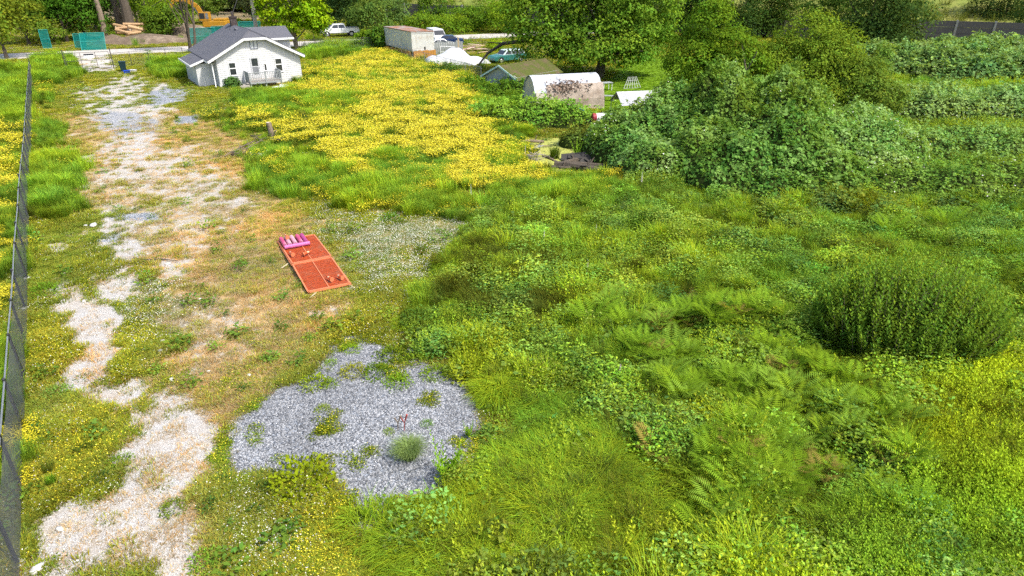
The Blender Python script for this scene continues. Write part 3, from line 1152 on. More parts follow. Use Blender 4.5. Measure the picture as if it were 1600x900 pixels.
# ================================================================== BUILT THINGS: MATERIALS
def siding_mat(name, col, pitch=.14, axis=2, depth=.5, dirt=None, rough=.6):
    m, nt, out = new_mat(name)
    b = nt.nodes.new('ShaderNodeBsdfPrincipled')
    b.inputs['Roughness'].default_value = rough
    vec = obj_vec(nt)
    w = nt.nodes.new('ShaderNodeTexWave')
    w.wave_type = 'BANDS'
    w.bands_direction = 'Z' if axis == 2 else 'X'
    w.wave_profile = 'SAW'
    w.inputs['Scale'].default_value = 1 / pitch / 2 * 1.0 * (math.pi / 10) * 2
    nt.links.new(vec, w.inputs[0])
    nz = noise(nt, 1.4, 5, .65, vec)
    c = mix_col(nt, nz, [k * .90 for k in col], [min(1, k * 1.06) for k in col])
    if dirt:
        c = mix_col(nt, ramp(nt, noise(nt, 1.1, 7, .75, vec), [(dirt[1] - .1, 0), (dirt[1] + .1, 1)]), c, dirt[0])
    nt.links.new(c, b.inputs['Base Color'])
    bp = nt.nodes.new('ShaderNodeBump')
    bp.inputs['Strength'].default_value = depth
    bp.inputs['Distance'].default_value = .03
    bp.inputs['Strength'].default_value = depth * .35
    nt.links.new(w.outputs[1], bp.inputs['Height'])
    nt.links.new(b.outputs[0], out.inputs[0])
    return m


WHITE_SIDING = siding_mat('white_siding', (.61, .61, .605), dirt=((.50, .50, .47), .62))
WHITE_PAINT = plain('white_paint', (.80, .80, .79), .5, .05, 2)
SHINGLE = plain('grey_shingle', (.115, .115, .13), .9, .35, 9, bump=.5, stretch=(1, 1, 2.5))
GLASS = plain('dark_glass', (.035, .04, .045), .08, .3, 1, spec=.6)
GLASS_L = plain('curtained_glass', (.20, .21, .22), .12, .3, 1.5, spec=.6)
GREY_WOOD = plain('grey_wood', (.30, .32, .315), .8, .2, 4, stretch=(1, 6, 6))
DECK_WOOD = plain('deck_boards', (.40, .36, .32), .8, .2, 3)
CONCRETE = plain('concrete', (.50, .49, .47), .9, .15, 3)
BRICK_D = plain('sooty_brick', (.06, .045, .042), .9, .6, 7, dirt=((.16, .14, .13), .62), bump=.5)
STEEL = plain('galvanised_steel', (.34, .35, .36), .45, .15, 4, metal=.6)
DARK_STEEL = plain('dark_steel', (.07, .065, .06), .6, .3, 4)
RUBBER = plain('rubber', (.025, .025, .027), .8, .2, 5)
TRIM_GREY = plain('grey_trim', (.17, .18, .22), .6, .2, 3)

# ------------------------------------------------------------------ the white house
hr = thing('house', 'white bungalow with clipped gable, grey shingle roof and small back deck', 'house', (HOUSE_O[0], HOUSE_O[1], 0), HOUSE_A)
HW = 7.75
RX, RZ = 3.66, 4.77
EL, ER = (-.78, 2.40), (8.12, 2.40)      # eave edges
FZ = 4.23


def roofz(x):
    return RZ - (RX - x) * (RZ - EL[1]) / (RX - EL[0]) if x < RX else RZ - (x - RX) * (RZ - ER[1]) / (ER[0] - RX)


fxl, fxr = RX - 1.0, RX + 1.0
pl = [(0, -.05), (HW, -.05), (HW, roofz(HW) - .13), (fxr, FZ - .10), (fxl, FZ - .10), (0, roofz(0) - .13)]
w = MB().prism(pl, 0, .16)
w.box(0, .16, .16, 9.5, -.05, roofz(.1) - .13)
w.box(HW - .16, HW, .16, 9.5, -.05, roofz(HW - .1) - .13)
w.prism([(0, -.05), (HW, -.05), (HW, 2.35), (RX, RZ - .15), (0, 2.35)], 9.5, 9.66)
wall = w.build('wall', WHITE_SIDING, hr)
for i in range(21):                       # lapped clapboards on the gable
    z0, z1 = .34 + i * .185, .34 + (i + 1) * .185
    if z1 > FZ - .12:
        break
    xl, xr = .02, HW - .02
    zr = z1 + .15
    if zr > roofz(xl):
        xl = EL[0] + (zr - EL[1]) * (RX - EL[0]) / (RZ - EL[1])
        xr = ER[0] - (zr - ER[1]) * (ER[0] - RX) / (RZ - ER[1])
    MB().add([(xl, -.026, z0), (xr, -.026, z0), (xr, -.008, z1 + .004), (xl, -.008, z1 + .004), (xl, .01, z0), (xr, .01, z0)],
             [(0, 1, 2, 3), (1, 0, 4, 5)]).build('clapboard', WHITE_SIDING, wall)
f = MB().box(-.03, HW + .03, -.03, 9.6, -.1, .32)
f.build('foundation', plain('foundation', (.62, .63, .62), .9, .12, 2), hr)
# cross wing to the right rear
wg = MB()
wg.box(4.2, 7.70, 2.6, 2.74, 2.2, 3.86)
wg.box(7.56, 7.70, 2.74, 6.6, .0, 3.86)
wg.prism([(2.6, 3.86), (6.6, 3.86), (4.6, 4.66)], 7.565, 7.695, 'yz')
wg.build('wing_wall', WHITE_SIDING, hr)
# left lean-to
ex = MB()
ex.box(-1.62, -.003, 1.5, 1.64, -.05, 2.06)
ex.box(-1.62, -1.48, 1.64, 7.4, -.05, 2.0)
ex.box(-1.62, -.003, 7.4, 7.54, -.05, 2.0)
ex.build('lean_to_wall', WHITE_SIDING, hr)
rf = MB()
YF, YB = -.45, 10.0
T = .12
hipy = 1.05
rf.slab([(EL[0], YF, EL[1]), (fxl, YF, FZ), (RX, hipy, RZ), (RX, YB, RZ), (EL[0], YB, EL[1])][::-1], T)
rf.slab([(ER[0], YF, ER[1]), (ER[0], YB, ER[1]), (RX, YB, RZ), (RX, hipy, RZ), (fxr, YF, FZ)][::-1], T)
rf.slab([(fxl, YF, FZ), (fxr, YF, FZ), (RX, hipy, RZ)], T)
roof = rf.build('roof', SHINGLE, hr)
wr = MB()
wr.slab([(3.0, 4.6, 4.80), (3.9, 2.15, 3.86), (8.0, 2.15, 3.86), (8.0, 4.6, 4.80)], .11)
wr.slab([(3.0, 4.6, 4.80), (8.0, 4.6, 4.80), (8.0, 7.0, 3.86), (3.9, 7.0, 3.86)], .11)
wr.build('wing_roof', SHINGLE, hr)
lr = MB()
lr.slab([(-2.1, 1.2, 1.98), (-.5, 1.2, 2.56), (-.5, 7.7, 2.56), (-2.1, 7.7, 1.98)], .10)
lr.build('lean_to_roof', SHINGLE, hr)
# white rake and eave boards
fa = MB()
off = .10
fa.beam((EL[0], YF - .03, EL[1] - .07), (fxl, YF - .03, FZ - .07), .05, .20)
fa.beam((fxl, YF - .033, FZ - .07), (fxr, YF - .033, FZ - .07), .05, .20)
fa.beam((fxr, YF - .03, FZ - .07), (ER[0], YF - .03, ER[1] - .07), .05, .20)
fa.build('rake_board', WHITE_PAINT, hr)
for (a_, b_) in (((-2.12, 1.17, 1.93), (-.75, 1.17, 2.42)), ((3.9, 2.12, 3.80), (8.03, 2.12, 3.80)), ((-.8, -.4, 2.34), (-.8, 1.2, 2.34)), ((-2.13, 1.2, 1.93), (-2.13, 7.7, 1.93)), ((8.14, -.4, 2.34), (8.14, 10, 2.34))):
    MB().beam(a_, b_, .05, .17).build('fascia_board', WHITE_PAINT, hr)


def window(x0, x1, z0, z1, rails=True, glass=GLASS, frame=WHITE_PAINT, sill=True, mull=0):
    fr = MB()
    y = -.07
    t = .06
    fr.box(x0 - t, x1 + t, y, -.002, z1, z1 + t)
    fr.box(x0 - t, x1 + t, y, -.002, z0 - t, z0)
    fr.box(x0 - t, x0, y, -.002, z0, z1)
    fr.box(x1, x1 + t, y, -.002, z0, z1)
    if rails:
        zm = z0 + (z1 - z0) * .55
        fr.box(x0, x1, y + .004, -.004, zm - .04, zm + .04)
    for k in range(mull):
        xm = x0 + (x1 - x0) * (k + 1) / (mull + 1)
        fr.box(xm - .035, xm + .035, y + .004, -.004, z0, z1)
    wd = fr.build('window', frame, hr)
    MB().box(x0, x1, -.042, -.003, z0, z1).build('pane', glass, wd)
    if sill:
        MB().box(x0 - .1, x1 + .1, -.10, -.002, z0 - t - .05, z0 - t - .002).build('sill', frame, wd)
    return wd


window(1.08, 1.62, 1.06, 2.12)
window(5.35, 5.92, 1.10, 2.22)
window(3.28, 3.88, 3.30, 4.00, rails=False, glass=plain('pale_glass', (.62, .64, .66), .2, .1, 1), frame=TRIM_GREY, mull=1, sill=False)
window(4.26, 4.44, 1.25, 1.82, rails=False, sill=False)
dr = MB().box(3.02, 3.86, -.055, -.002, .62, 2.52).build('door', plain('grey_door', (.52, .53, .53), .5, .08, 2), hr)
MB().box(3.14, 3.70, -.066, -.056, 1.72, 2.40).build('upper_pane', GLASS, dr)
MB().box(3.14, 3.70, -.066, -.056, .95, 1.64).build('lower_pane', GLASS_L, dr)
MB().box(3.76, 3.82, -.09, -.052, 1.50, 1.56).build('door_handle', STEEL, dr)
# deck
for i in range(13):
    MB().box(2.36 + i * .224, 2.36 + i * .224 + .20, -1.80, -.01, .50, .55).build('deck_board', DECK_WOOD, hr)
d = MB()
d.box(2.34, 5.30, -1.80, -1.76, .34, .498)
d.box(2.34, 5.30, -.08, -.04, .34, .498)
d.box(2.34, 2.38, -1.75, -.09, .34, .498)
d.box(5.26, 5.30, -1.75, -.09, .34, .498)
for x in (2.42, 3.8, 5.2):
    d.box(x - .05, x + .05, -1.74, -1.64, -.1, .34)
d.build('deck_frame', GREY_WOOD, hr)
rl = MB()
for x in (2.40, 3.82, 5.25):
    rl.box(x - .045, x + .045, -1.86, -1.805, .36, 1.32)
rl.box(2.36, 5.30, -1.88, -1.80, 1.32, 1.37)
rl.box(2.36, 5.30, -1.85, -1.81, .64, .69)
rail = rl.build('railing', GREY_WOOD, hr)
for i in range(18):
    x = 2.52 + i * .152
    MB().box(x - .02, x + .02, -1.845, -1.815, .692, 1.318).build('baluster', GREY_WOOD, rail)
for x0 in (2.30, 5.27):
    sp = MB()
    for k in range(10):
        yb = -1.74 + k * .165
        sp.box(x0, x0 + .03, yb, yb + .15, .56, 1.34)
    sp.box(x0 - .02, x0 + .05, -1.79, -.06, 1.342, 1.39)
    sp.build('side_screen', GREY_WOOD, hr)
st = MB()
for k in range(3):
    st.box(1.55 + k * .25, 1.85 + k * .25, -1.7, -.8, .08 + k * .15, .13 + k * .15)
st.box(1.5, 2.3, -1.74, -1.70, 0, .30)
st.build('stairs', DECK_WOOD, hr)
ch = MB().box(3.35, 3.95, 7.3, 7.85, 4.2, 5.55).box(3.30, 4.0, 7.25, 7.90, 5.55, 5.66).build('chimney', BRICK_D, hr)
MB().lathe([(.12, 5.66), (.12, 6.15), (.10, 6.15), (.10, 5.7)], 10, (3.65, 7.57, 0)).build('flue', BRICK_D, ch)
for (x, y) in ((3.1, 6.6), (4.3, 5.6), (1.0, 3.2)):
    zr = roofz(x)
    MB().box(x - .12, x + .12, y - .12, y + .12, zr - .05, zr + .12).build('roof_vent', DARK_STEEL, hr)
MB().box(-.45, -.36, -.1, -.01, .1, 2.2).build('downpipe', WHITE_PAINT, hr)

# things lying by the deck
x, y = at(440, 141)
mb = MB().slab([(-.8, -.25, .3), (.7, -.35, .34), (.75, .3, .42), (-.75, .35, .30)], .03).box(-.1, .5, -.1, .1, .34, .5)
o = mb.build('white_board', plain('white_sheet', (.8, .8, .8), .6, .08, 3))
o.location = (x, y, 0)
tag(o, 'white sheet lying in the buttercups below the house deck', 'sheet')

# ------------------------------------------------------------------ left chain-link fence with dark windscreen
SCREEN, nt, out = new_mat('windscreen_cloth')
b = nt.nodes.new('ShaderNodeBsdfDiffuse')
vec = obj_vec(nt)
nt.links.new(mix_col(nt, noise(nt, 1.2, 5, .6, vec), (.10, .105, .115), (.20, .205, .22)), b.inputs[0])
tr = nt.nodes.new('ShaderNodeBsdfTransparent')
ms = nt.nodes.new('ShaderNodeMixShader')
nt.links.new(ramp(nt, noise(nt, .35, 4, .6, vec), [(.35, .36), (.65, .60)]), ms.inputs[0])
nt.links.new(tr.outputs[0], ms.inputs[1])
nt.links.new(b.outputs[0], ms.inputs[2])
nt.links.new(ms.outputs[0], out.inputs[0])
POST = plain('black_post', (.028, .03, .032), .5, .2, 5)
fo = Vector((-8.2, 7.1))
fd = (Vector((-49.6, 71.6)) - fo)
flen = fd.length
fd.normalize()
frz = math.atan2(fd.y, fd.x)
fence = thing('windscreen_fence', 'long chain link fence covered with dark mesh cloth along the left boundary', 'fence', (fo.x, fo.y, 0), frz)
npost = 31
sp = flen / (npost - 1)
ph = []
rr = rnd(7)
sagk = rr.uniform(.2, 1.2, 40)
for i in range(npost):
    p = fo + fd * (sp * i)
    ph.append(hz(p.x, p.y))
pm0 = MB().tube([(0, 0, -.3), (0, 0, 1.43)], [.038, .038], 7).lathe([(.042, 1.43), (.042, 1.46), (.015, 1.49)], 7)
p0 = pm0.build('post', POST, fence)
foot0 = MB().lathe([(.14, -.1), (.13, .05), (.05, .07)], 8).build('concrete_foot', CONCRETE, p0)
for i in range(1, npost):
    c = copy_tree(p0, fence)
    c.location = (sp * i, rr.normal(0, .02), ph[i])
p0.location = (0, 0, ph[0])
for i in range(npost - 1):
    n_ = 8
    V, Fc = [], []
    for k in range(n_ + 1):
        f_ = k / n_
        x = sp * (i + f_)
        zb = ph[i] * (1 - f_) + ph[i + 1] * f_
        sag = -.16 * sagk[i] * math.sin(math.pi * f_)
        bul = .05 * math.sin(math.pi * f_) * rr.uniform(.4, 1.2)
        for zz, yo in ((.05 + rr.uniform(-.03, .05), 0), (.5, bul), (1.0, bul), (1.40 + sag * .5, 0)):
            V.append((x, -.045 - yo, zb + zz))
    for k in range(n_):
        for j in range(3):
            a_ = k * 4 + j
            Fc.append((a_, a_ + 4, a_ + 5, a_ + 1))
    MB().add(V, Fc).build('cloth_panel', SCREEN, fence, smooth=True)
for i in range(npost - 1):
    MB().bar((sp * i, 0, ph[i] + 1.40), (sp * (i + 1), 0, ph[i + 1] + 1.40), .02, 5).build('top_rail', STEEL, fence)

# ------------------------------------------------------------------ front gate, its sign and the front fence
def wire_fabric(mb, x0, x1, z0, z1, gap=.22, r=.004):
    h = z1 - z0
    x = x0 - h
    while x < x1:
        for sgn in (1, -1):
            a0, a1 = (x, x + h) if sgn > 0 else (x + h, x)
            za, zb = z0, z1
            p, q = Vector((a0, 0, za)), Vector((a1, 0, zb))
            lo, hi = x0, x1
            d = q - p
            t0, t1 = 0.0, 1.0
            if d.x > 0:
                t0 = max(0, (lo - p.x) / d.x)
                t1 = min(1, (hi - p.x) / d.x)
            else:
                t0 = max(0, (hi - p.x) / d.x)
                t1 = min(1, (lo - p.x) / d.x)
            if t1 > t0 + .02:
                mb.bar(p + d * t0, p + d * t1, r, 3)
        x += gap
    return mb


def fence_run(name, label, pts, h, nposts, mat, cat='fence', post_r=.03, fabric=True):
    a0, a1 = Vector(pts[0]), Vector(pts[1])
    d = a1 - a0
    L = d.length
    o = thing(name, label, cat, (a0.x, a0.y, 0), math.atan2(d.y, d.x))
    for i in range(nposts):
        x = L * i / (nposts - 1)
        MB().tube([(x, 0, -.2), (x, 0, h + .05)], [post_r, post_r], 6).build('post', mat, o)
    MB().bar((0, 0, h), (L, 0, h), .018, 5).build('top_rail', STEEL if mat is not DARK_STEEL else mat, o)
    if fabric:
        wire_fabric(MB(), 0, L, .05, h).build('wire_fabric', STEEL, o)
    return o


GA, GB = at(105, 111), at(176, 107)
GC = at(50, 113)
fence_run('chain_link_fence', 'short wire fence joining the dark windscreen fence to the gate', (GC, GA), 1.8, 2, DARK_STEEL, fabric=False)
a0, a1 = Vector(GA), Vector(GB)
d = a1 - a0
L = d.length
gate = thing('gate', 'wide steel tube gate with a sign across the driveway', 'gate', (a0.x, a0.y, 0), math.atan2(d.y, d.x))
MB().tube([(0, 0, -.2), (0, 0, 2.15)], [.05, .05], 7).build('gate_post', DARK_STEEL, gate)
MB().tube([(L + .15, 0, -.2), (L + .15, 0, 2.15)], [.05, .05], 7).build('gate_post', DARK_STEEL, gate)
g = MB()
for z in (.14, .98, 1.80):
    g.bar((.15, 0, z), (L - .05, 0, z), .026, 6)
for x in (.15, L * .36, L * .69, L - .05):
    g.bar((x, 0, .14), (x, 0, 1.80), .026, 6)
g.build('gate_frame', DARK_STEEL, gate)
sx = L * .44
sg = MB().box(sx, sx + .95, -.06, -.03, 1.22, 1.66).build('sign', WHITE_PAINT, gate)
MB().box(sx, sx + .95, -.066, -.061, 1.50, 1.66).build('sign_header', plain('sign_black', (.05, .05, .06), .5, .1, 3), sg)
ga2 = at(178, 107)
gb2 = at(288, 97)
fence_run('wire_fence', 'dark wire fence with pale rail between the gate and the house', (ga2, gb2), 1.6, 5, DARK_STEEL)
p_ = at(470, 84)
q_ = at(600, 79)
fence_run('wire_fence', 'thin wire fence with dark posts between meadow and road right of house', (p_, q_), 1.7, 5, DARK_STEEL)

# bins by the gate
BIN_G = plain('dark_green_plastic', (.012, .035, .04), .4, .15, 4)
x, y = at(194, 112)
bn = thing('wheelie_bin', 'dark green wheeled rubbish bin standing inside the gate', 'bin', (x, y, 0), .4)
MB().add([(-.24, -.26, .08), (.24, -.26, .08), (.24, .24, .08), (-.24, .24, .08), (-.30, -.33, .98), (.30, -.33, .98), (.30, .34, .98), (-.30, .34, .98)],
         [(3, 2, 1, 0), (4, 5, 6, 7), (0, 1, 5, 4), (1, 2, 6, 5), (2, 3, 7, 6), (3, 0, 4, 7)]).build('body', BIN_G, bn, bevel=.02)
MB().prism([(-.36, .985), (.38, .985), (.34, 1.05), (-.1, 1.09), (-.36, 1.04)], -.33, .33, 'yz').build('lid', BIN_G, bn)
for sx_ in (-.26, .22):
    MB().tube([(sx_, .3, .11), (sx_ + .05, .3, .11)], [.11, .11], 10).build('wheel', RUBBER, bn)
MB().bar((-.25, .42, .95), (.25, .42, .95), .02, 6).build('handle', BIN_G, bn)
x, y = at(199, 115)
rb = thing('recycling_tub', 'blue plastic recycling tub beside the green bin', 'tub', (x, y, 0), .5)
MB().add([(-.26, -.18, .0), (.26, -.18, .0), (.26, .18, .0), (-.26, .18, .0), (-.33, -.24, .34), (.33, -.24, .34), (.33, .24, .34), (-.33, .24, .34),
          (-.30, -.21, .34), (.30, -.21, .34), (.30, .21, .34), (-.30, .21, .34), (-.25, -.17, .06), (.25, -.17, .06), (.25, .17, .06), (-.25, .17, .06)],
         [(3, 2, 1, 0), (0, 1, 5, 4), (1, 2, 6, 5), (2, 3, 7, 6), (3, 0, 4, 7), (4, 5, 9, 8), (5, 6, 10, 9), (6, 7, 11, 10), (7, 4, 8, 11), (8, 9, 13, 12), (9, 10, 14, 13), (10, 11, 15, 14), (11, 8, 12, 15), (12, 13, 14, 15)]).build('body', plain('blue_plastic', (.015, .06, .42), .4, .1, 3), rb)
MB().box(-.36, .36, -.262, -.242, .28, .33).build('rim', plain('blue_plastic_rim', (.02, .08, .48), .4, .1, 3), rb)
x, y = at(208, 113)
o = MB().box(-.3, .3, -.2, .2, 0, .22).box(-.33, .33, -.23, .23, .222, .28).build('crate', plain('pale_plastic', (.6, .6, .58), .5, .15, 3))
o.location = (x, y, 0)
tag(o, 'pale lidded crate next to the blue tub', 'crate')

# ------------------------------------------------------------------ the two stacks of orange panels, pink rolls, cones
ORANGE = plain('orange_paint', (.50, .080, .018), .55, .22, 5, dirt=((.44, .12, .05), .56))
ORANGE_L = plain('orange_paint_worn', (.60, .20, .09), .6, .2, 4)
PW, PL = 1.48, 2.62


def orange_panel():
    root = bpy.data.objects.new('fence_panel', None)
    COL.objects.link(root)
    tag(root, 'x', 'fence panel', 'orange fence panels stacked on the ground')
    x, y = PW / 2, PL / 2
    for a_, b_ in (((-x, -y, .02), (-x, y, .02)), ((x, -y, .02), (x, y, .02)), ((-x + .025, -y, .02), (x - .025, -y, .02)), ((-x + .025, y, .02), (x - .025, y, .02))):
        MB().beam(a_, b_, .05, .036).build('frame_tube', ORANGE_L, root)
    MB().beam((0, -y + .03, .02), (0, y - .03, .02), .032, .028).build('middle_bar', ORANGE_L, root)
    m = MB()
    for i in range(34):
        xx = -x + .045 + i * (PW - .09) / 33
        m.box(xx - .013, xx + .013, -y + .026, y - .026, .008, .014)
    for i in range(7):
        yv = -y + PL * (i + 1) / 8
        m.box(-x + .026, x - .026, yv - .006, yv + .006, .015, .019)
    m.build('mesh_infill', ORANGE, root)
    return root


pa = orange_panel()
stacks = [((-8.40, 24.78), math.radians(28.5), 3, 'upper'), ((-7.06, 22.36), math.radians(28.0), 3, 'lower')]
first = True
rr = rnd(31)
for (cx_, cy_), rz_, n_, which in stacks:
    z0 = hz(cx_, cy_) + .07
    for k in range(n_):
        o = pa if first else copy_tree(pa)
        first = False
        o.location = (cx_ + rr.normal(0, .02), cy_ + rr.normal(0, .02), z0 + k * .038)
        o.rotation_euler = (0, 0, rz_ + rr.normal(0, .008))
        if k == n_ - 1:
            o['label'] = 'topmost orange panel of the stack ' + ('under the pink rolls' if which == 'upper' else 'nearer the gravel bed')
        else:
            o['label'] = 'orange steel mesh panel lower in the stack ' + ('under the pink rolls' if which == 'upper' else 'nearer the gravel bed')
SA = Matrix.Translation((-8.40, 24.78, hz(-8.40, 24.78) + .07 + 2 * .038 + .038)) @ Matrix.Rotation(math.radians(28.5), 4, 'Z')
SB = Matrix.Translation((-7.06, 22.36, hz(-7.06, 22.36) + .07 + 2 * .038 + .038)) @ Matrix.Rotation(math.radians(28), 4, 'Z')
PINK = plain('pink_plastic', (.50, .07, .17), .55, .2, 3, dirt=((.58, .27, .34), .60))
PINK_L = plain('pale_pink_plastic', (.58, .30, .36), .6, .2, 3)
PURP = plain('magenta_plastic', (.38, .05, .20), .45, .15, 3)
for i, (xx, m_, lab) in enumerate(((-.62, PINK, 'pink roll at the left end of the row on the orange panel'), (-.42, PINK_L, 'pale pink roll second from the left on the orange panel'), (-.20, PINK_L, 'pale pink roll in the middle of the orange panel'), (.03, PINK, 'bright pink roll third from right on the orange panel'), (.22, PURP, 'magenta roll at the right end of the orange panel'))):
    t_ = thing('plastic_roll', lab, 'roll', SA @ Vector((xx, .72, .085)), math.radians(28.5), 'pink rolls on the orange panels')
    MB().tube([(0, -.36, 0), (0, .50, 0)], [.085, .088], 12).build('sheet', m_, t_, smooth=False)
    MB().tube([(0, -.364, 0), (0, -.361, 0)], [.05, .05], 10).build('core', DARK_STEEL, t_)
t_ = thing('plastic_roll', 'long pink roll lying across the ends of the others', 'roll', SA @ Vector((-.18, .22, .08)), math.radians(28.5), 'pink rolls on the orange panels')
MB().tube([(-.50, 0, 0), (.50, 0, 0)], [.08, .08], 12).build('sheet', plain('pink_magenta', (.50, .13, .32), .45, .12, 3), t_)
MB().tube([(.503, 0, 0), (.507, 0, 0)], [.05, .05], 10).build('core', DARK_STEEL, t_)


def cone(label, M4, loc, yaw):
    t_ = thing('traffic_cone', label, 'cone', M4 @ Vector(loc), math.radians(24) + yaw, 'cones on the orange panels')
    rot = Matrix.Rotation(math.radians(-84), 4, 'X')
    c_ = MB().lathe([(.075, .02), (.065, .06), (.05, .16)], 12)
    c_.v = [tuple(rot @ Vector(p)) for p in c_.v]
    c_.build('cone_body', ORANGE, t_)
    c_ = MB().lathe([(.051, .162), (.036, .25)], 12)
    c_.v = [tuple(rot @ Vector(p)) for p in c_.v]
    c_.build('reflective_band', plain('cone_band', (.62, .40, .24), .5, .1, 3), t_)
    c_ = MB().lathe([(.035, .252), (.018, .36)], 12)
    c_.v = [tuple(rot @ Vector(p)) for p in c_.v]
    c_.build('cone_tip', ORANGE, t_)
    c_ = MB().lathe([(.088, -.012), (.088, .014)], 12)
    c_.v = [tuple(rot @ Vector(p)) for p in c_.v]
    c_.build('base', ORANGE_L, t_)


cone('orange cone lying at right end of the lower panel', SB, (.55, -.95, .085), .5)
cone('orange cone lying nearer the middle of the lower panel', SB, (.18, -.92, .085), .4)
cone('orange cone lying left on the upper panel below the rolls', SA, (-.55, -.72, .085), .3)
cone('orange cone lying left of the middle bar on the upper panel', SA, (-.18, -.85, .085), -1.2)
cone('orange cone lying on top of the pale pink rolls', SA, (-.42, .80, .25), .2)
for M4, loc, ln, rz_, lab in ((SB, (-.62, -1.45, -.12), .5, 1.3, 'pale wooden stake poking out below the lower panel corner'), (SB, (.74, -1.35, -.12), .4, -.9, 'pale stake beside the right corner of the lower panel'), (SA, (-.95, -1.05, -.12), .45, 1.2, 'pale stake on the ground between the two panel stacks')):
    p = M4 @ Vector(loc)
    o = MB().beam((-ln / 2, 0, .02), (ln / 2, 0, .04), .035, .025).build('wooden_stake', plain('pale_wood', (.62, .52, .36), .8, .2, 5))
    o.location = (p.x, p.y, hz(p.x, p.y) + .03)
    o.rotation_euler = (0, 0, rz_)
    tag(o, lab, 'stake')

# ------------------------------------------------------------------ stump, branches, white tray left of the meadow
CUTWOOD = plain('cut_wood', (.55, .46, .36), .8, .15, 8)
x, y = at(424, 213)
sm = thing('tree_stump', 'tall grey brown stump standing at the edge of the buttercups', 'stump', (x, y, hz(x, y)))
MB().tube([(.05, 0, -.1), (.03, 0, .25), (0, 0, .6), (-.05, 0, .92)], [.24, .19, .165, .16], 12).build('trunk', BARK_L, sm)
MB().lathe([(.158, .918), (.155, .93)], 12, (-.05, 0, 0)).build('cut_top', CUTWOOD, sm)
for k in range(4):
    a_ = k * 1.6 + .4
    MB().tube([(.1 * math.cos(a_), .1 * math.sin(a_), .12), (.34 * math.cos(a_), .34 * math.sin(a_), -.05)], [.1, .05], 6).build('root', BARK_L, sm)
x, y = at(431, 211)
o = MB().tube([(0, 0, -.05), (.02, 0, .3)], [.11, .10], 10).build('small_stump', BARK_L)
o.location = (x, y, hz(x, y))
tag(o, 'low cut stump just right of the tall stump', 'stump')
br_spec = [((392, 214), (412, 228), .05, 'dead forked branch lying below the stump'), ((363, 245), (400, 228), .06, 'thick dark branch at the top of the brush pile'), ((352, 247), (382, 240), .035, 'thin grey branch at the left end of the brush pile'), ((368, 246), (398, 236), .03, 'pale stripped branch across the brush pile'), ((356, 243), (375, 249), .025, 'short broken twig at the near edge of the brush pile'), ((437, 222), (435, 227), .04, 'short upright dark stick right of the stump'), ((380, 243), (412, 226), .03, 'slim branch leaning toward the stump')]
for (a_, b_, r_, lab) in br_spec:
    A_, B_ = Vector(at(*a_)), Vector(at(*b_))
    z_ = hz(A_.x, A_.y)
    t_ = thing('dead_branch', lab, 'branch', (A_.x, A_.y, z_ + .05), math.atan2(B_.y - A_.y, B_.x - A_.x), 'brush pile by the stump')
    L = (B_ - A_).length
    MB().tube([(0, 0, .05), (L * .35, .08, .2), (L * .7, -.06, .28), (L, .05, .24)], [r_, r_ * .9, r_ * .7, r_ * .35], 6).build('limb', BARK_L if r_ < .04 else BARK, t_)
    for f_, s_ in ((.4, 1), (.6, -1), (.75, 1)):
        MB().tube([(L * f_, 0, .22), (L * f_ + .25, s_ * .3, .35), (L * f_ + .4, s_ * .42, .40)], [r_ * .5, r_ * .35, r_ * .15], 5).build('twig', BARK_L, t_)
x, y = at(405, 244)
t_ = thing('white_tray', 'broken white tray lying by the brush pile', 'tray', (x, y, hz(x, y) + .03), .3)
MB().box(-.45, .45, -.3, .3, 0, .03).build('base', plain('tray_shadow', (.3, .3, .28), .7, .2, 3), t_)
for q in ((-.45, .45, -.33, -.302, 0, .2), (-.48, -.452, -.3, .3, 0, .2), (.452, .48, -.3, .3, 0, .2)):
    MB().box(*q).build('side', WHITE_PAINT, t_)

# ------------------------------------------------------------------ stones lying on the worn ground
stone_paint = plain('pale_stone', (.62, .60, .56), .9, .2, 6, bump=.4)
stone_grey = plain('grey_stone', (.30, .29, .28), .9, .3, 6, bump=.4)
spots = [(145, 351, .16, 'large flat white stone beside the dark fence'), (133, 351, .08, None), (224, 549, .09, None), (209, 554, .07, None), (252, 551, .10, 'grey stone beside two white ones on the worn ground'), (255, 535, .08, None), (269, 596, .10, None), (327, 584, .06, None), (390, 589, .06, None), (305, 482, .05, None), (132, 469, .09, None), (176, 648, .06, None), (298, 588, .05, None), (58, 747, .10, None), (59, 757, .08, None), (95, 829, .08, None), (58, 893, .12, 'white stone at the bottom left corner by the fence'), (313, 469, .06, None), (62, 351, .10, None), (99, 430, .08, None), (1436, 845, .22, 'half buried grey stone in the yellow green shrubs'), (987, 862, .14, 'brown stone in the grass beside a gravel patch'), (230, 398, .07, None), (262, 413, .09, None)]
smesh = []
for i in range(4):
    V_, F_ = stone_mesh(500 + i)
    smesh.append(mesh_np('stone_shape', V_, F_, [stone_paint]))
sgrey = mesh_np('stone_shape', *stone_mesh(511), [stone_grey])
rr = rnd(77)
for i, (px, py, r_, lab) in enumerate(spots):
    x, y = at(px, py)
    o = link('stone', sgrey if lab and ('grey' in lab or 'brown' in lab) else smesh[i % 4])
    o.location = (x, y, hz(x, y) + r_ * .35)
    o.scale = (r_ * 1.1, r_ * 1.1, r_ * .9)
    o.rotation_euler = (0, 0, rr.uniform(0, 6))
    tag(o, lab or 'small pale stone lying on the worn ground', 'stone', None if lab else 'small stones on the worn ground')
o = MB().tube([(-1.0, .2, .04), (-.4, -.05, .07), (.2, .05, .05), (.9, -.1, .04)], [.025, .03, .025, .012], 5).build('fallen_stick', BARK)
x, y = at(245, 408)
o.location = (x, y, hz(x, y))
tag(o, 'thin dark stick lying on the worn track', 'stick')

